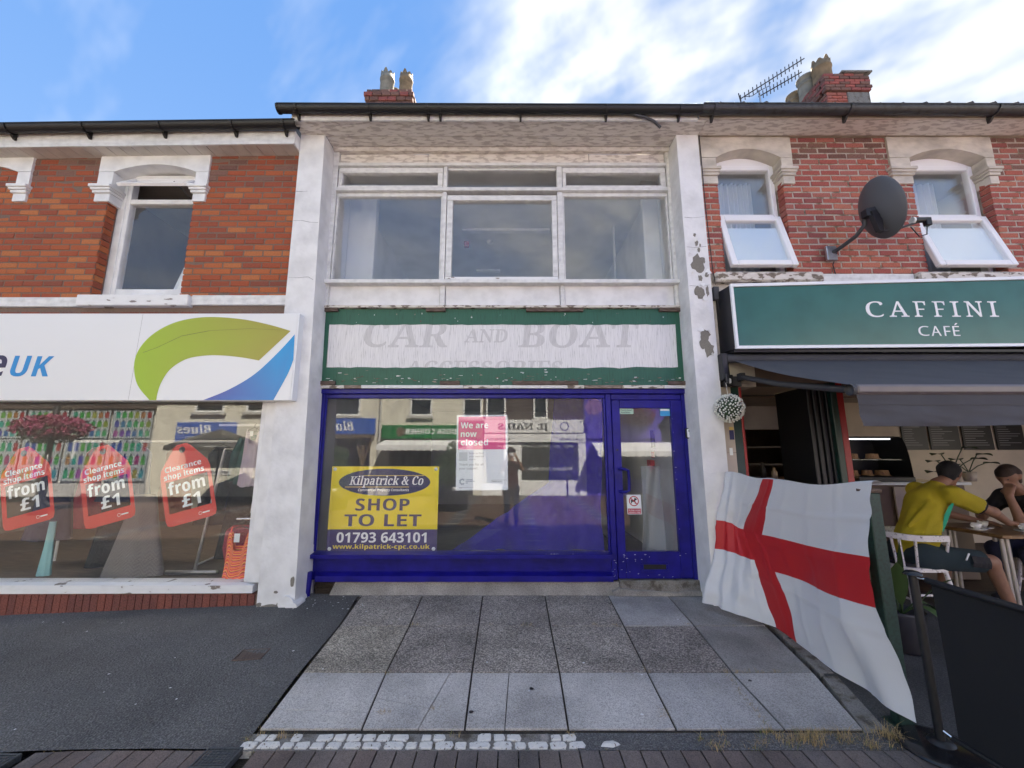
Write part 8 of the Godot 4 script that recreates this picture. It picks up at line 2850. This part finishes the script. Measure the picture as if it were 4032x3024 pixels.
	var v := far_thing("vape_shop_building", "shop with colourful printed window panels across the street", "building", -18.0)
	fbox(v, "wall", -24.0, 3.35, -14.65, 6.2, -6.0, 0.0, M.far_brick)
	fbox(v, "wall", -24.0, -0.15, -14.65, 0.35, -6.0, 0.0, M.far_grey)
	fbox(v, "wall", -24.0, 0.35, -14.65, 3.35, -6.0, -0.2, M.far_grey)
	var x := -14.75
	for i in 5:
		for j in 2:
			var k := MB.new()
			var l0 := -18.0 - x
			var y0: float = [0.45, 2.15][j] + 0.15
			var y1: float = [2.10, 3.30][j] + 0.15
			k.uvquad(v3(l0, y0, -0.06), v3(l0 + 1.65, y0, -0.06), v3(l0 + 1.65, y1, -0.06), v3(l0, y1, -0.06))
			part(v, "printed_panel", k.done(), M.vape_a if j == 0 else M.vape_b)
		x -= 1.75
	# farther buildings close the street at both ends of the mirror
	var e := far_thing("corner_building", "plain grey rendered building at the far end of the street", "building", 15.0)
	fbox(e, "wall", 9.0, -0.15, 24.0, 6.4, -6.0, 0.0, M.far_grey)
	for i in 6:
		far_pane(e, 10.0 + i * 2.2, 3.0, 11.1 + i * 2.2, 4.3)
	street_things()


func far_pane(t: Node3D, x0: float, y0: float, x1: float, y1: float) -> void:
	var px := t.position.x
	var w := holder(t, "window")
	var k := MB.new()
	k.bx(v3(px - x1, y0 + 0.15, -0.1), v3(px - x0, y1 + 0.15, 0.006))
	part(w, "pane", k.done(), M.far_dark_glass)  # solid near-black pane, the unlit room behind painted into it
	k = MB.new()
	for q in [[x0, y0, x0 + 0.07, y1], [x1 - 0.07, y0, x1, y1], [x0 + 0.07, y0, x1 - 0.07, y0 + 0.07], [x0 + 0.07, y1 - 0.07, x1 - 0.07, y1]]:
		k.bx(v3(px - q[2], q[1] + 0.15, 0.0), v3(px - q[0], q[3] + 0.15, 0.05))
	part(w, "frame", k.done(), M.far_white)
	k = MB.new()
	k.bx(v3(px - x1 - 0.1, y0 + 0.05, 0.0), v3(px - x0 + 0.1, y0 + 0.148, 0.14))
	part(w, "sill", k.done(), M.far_grey)


func far_awning(t: Node3D, x0: float, x1: float, y0: float, y1: float) -> void:
	var px := t.position.x
	var k := MB.new()
	k.sheet(2, 4, func(u, v): return v3(px - lerpf(x0, x1, u), lerpf(y0, y1, v) + 0.15, 0.12 + 1.1 * v))
	k.sheet(int((x1 - x0) / 0.05), 1, func(u, v):
		var s: float = absf(sin(u * (x1 - x0) / 0.25 * PI))
		return v3(px - lerpf(x0, x1, u), y1 + 0.15 - v * (0.16 + 0.06 * s), 1.22))
	part(t, "awning", k.done(), M.far_white)


func vape_prints() -> void:
	rng.seed = 99
	for key in ["vape_a", "vape_b"]:
		var im := Image.create(192, 160, false, Image.FORMAT_RGBA8)
		im.fill(Color(0.86, 0.90, 0.90))
		for r in 3:
			for c in 6:
				var col := Color.from_hsv(rng.randf() if key == "vape_a" else fmod(c * 0.09 + r * 0.2, 1.0), 0.7, 0.75)
				im.fill_rect(Rect2i(8 + c * 30, 14 + r * 52, 20, 32), col)
				im.fill_rect(Rect2i(14 + c * 30, 5 + r * 52, 8, 10), col.darkened(0.5))
		T[key] = ImageTexture.create_from_image(im)
		mk(key, Color(0.72, 0.72, 0.72), 0.4, {"tex": key, "uv": true})


func street_things() -> void:
	# planters
	var spots := [[-1.85, 8.0, 0.55, "tall shrub in a round black planter in front of the takeaway"], [-5.9, 9.0, 0.5, "bushy pale green shrub in a planter by the restaurant"]]
	for s in spots:
		var t := thing("street_planter", s[3], "planter", g3(s[0], s[1]), "planters along the street")
		var k := MB.new()
		k.lathe([Vector2(0, 0), Vector2(s[2] * 0.9, 0.0), Vector2(s[2], 0.7), Vector2(s[2] * 0.95, 0.72), Vector2(s[2] * 0.9, 0.62), Vector2(0, 0.62)], 28)
		part(t, "tub", k.done(), M.far_dark)
		k = MB.new()
		foliage(k, v3(0, 1.1, 0), v3(s[2] * 1.1, 0.6, s[2] * 1.1), 900, 0.07)
		part(t, "foliage", k.done(), M.leaf_a if s[2] > 0.52 else M.leaf_b)
		k = MB.new()
		foliage(k, v3(0.1, 1.6, 0), v3(s[2] * 0.7, 0.5, s[2] * 0.7), 350, 0.06)
		part(t, "foliage", k.done(), M.leaf_a)
		tubep(t, "stem", [v3(0, 0.6, 0), v3(0.05, 1.5, 0)], 0.03, M.far_timber, 8)
	# lamp post with a flower basket
	var l := thing("lamp_post", "black ornate lamp post carrying a pink flower basket in the street", "lamp post", g3(-15.0, 9.0))
	var k := MB.new()
	k.lathe([Vector2(0, 0), Vector2(0.22, 0), Vector2(0.22, 0.3), Vector2(0.12, 0.5), Vector2(0.12, 1.0), Vector2(0.17, 1.05), Vector2(0.15, 1.25), Vector2(0.08, 1.35), Vector2(0.075, 3.9), Vector2(0, 3.9)], 16)
	part(l, "column", k.done(), M.far_dark)
	k = MB.new()
	foliage(k, v3(0, 2.75, 0), v3(1.05, 0.42, 0.9), 1400, 0.08)
	part(l, "flower_basket", k.done(), M.bloom_pink)
	k = MB.new()
	foliage(k, v3(0, 2.55, 0), v3(0.9, 0.35, 0.8), 500, 0.08)
	part(l, "foliage", k.done(), M.leaf_c)
	k = MB.new()
	k.lathe([Vector2(0, 4.45), Vector2(0.12, 4.35), Vector2(0.2, 4.2), Vector2(0.14, 3.95), Vector2(0, 3.9)], 12)
	part(l, "lantern", k.done(), M.far_dark_glass)
	# rope post
	var p := thing("rope_post", "slim black barrier post standing alone on the street paving", "post", g3(1.7, 8.0))
	k = MB.new()
	k.lathe([Vector2(0, 0), Vector2(0.17, 0.0), Vector2(0.16, 0.03), Vector2(0.03, 0.05), Vector2(0.025, 0.88), Vector2(0.04, 0.9), Vector2(0, 0.94)], 16)
	part(p, "post", k.done(), M.far_dark)
	# parasol and board by the restaurant
	var s := thing("parasol", "open black parasol on the restaurant terrace across the street", "parasol", g3(-10.2, 10.0))
	k = MB.new()
	k.lathe([Vector2(0, 2.75), Vector2(0.7, 2.5), Vector2(1.5, 2.15), Vector2(1.5, 2.0), Vector2(1.45, 2.12), Vector2(0, 2.7)], 8)
	part(s, "canopy", k.done(), M.far_dark)
	tubep(s, "pole", [v3(0, 0, 0), v3(0, 2.7, 0)], 0.03, M.far_dark, 8)
	k = MB.new()
	k.lathe([Vector2(0, 0.1), Vector2(0.25, 0.08), Vector2(0.3, 0.0), Vector2(0, 0)], 16)
	part(s, "base", k.done(), M.far_dark)
	# flower baskets over the purple shop
	var f := thing("flower_basket", "hanging basket of pink flowers on the purple shopfront across the street", "flower basket", v3(5.2, 3.1, 11.9))
	k = MB.new()
	foliage(k, Vector3.ZERO, v3(0.8, 0.45, 0.35), 700, 0.06)
	part(f, "flowers", k.done(), M.bloom_pink)
	k = MB.new()
	foliage(k, v3(0, -0.1, 0), v3(0.7, 0.4, 0.3), 500, 0.06)
	part(f, "foliage", k.done(), M.leaf_c)
	tubep(f, "bracket", [v3(0, 0.3, 0.4), v3(0, 0.3, 0.0)], 0.02, M.far_dark, 6)


func _ready() -> void:
	setup_view()
	textures()
	materials()
	brick_kinds()
	ground()
	vacant_shop()
	charity_shop()
	cafe()
	name_board()
	window_notices()
	flower_ball()
	flag()
	barrier()
	table_and_cups()
	plants()
	far_street()
	people()
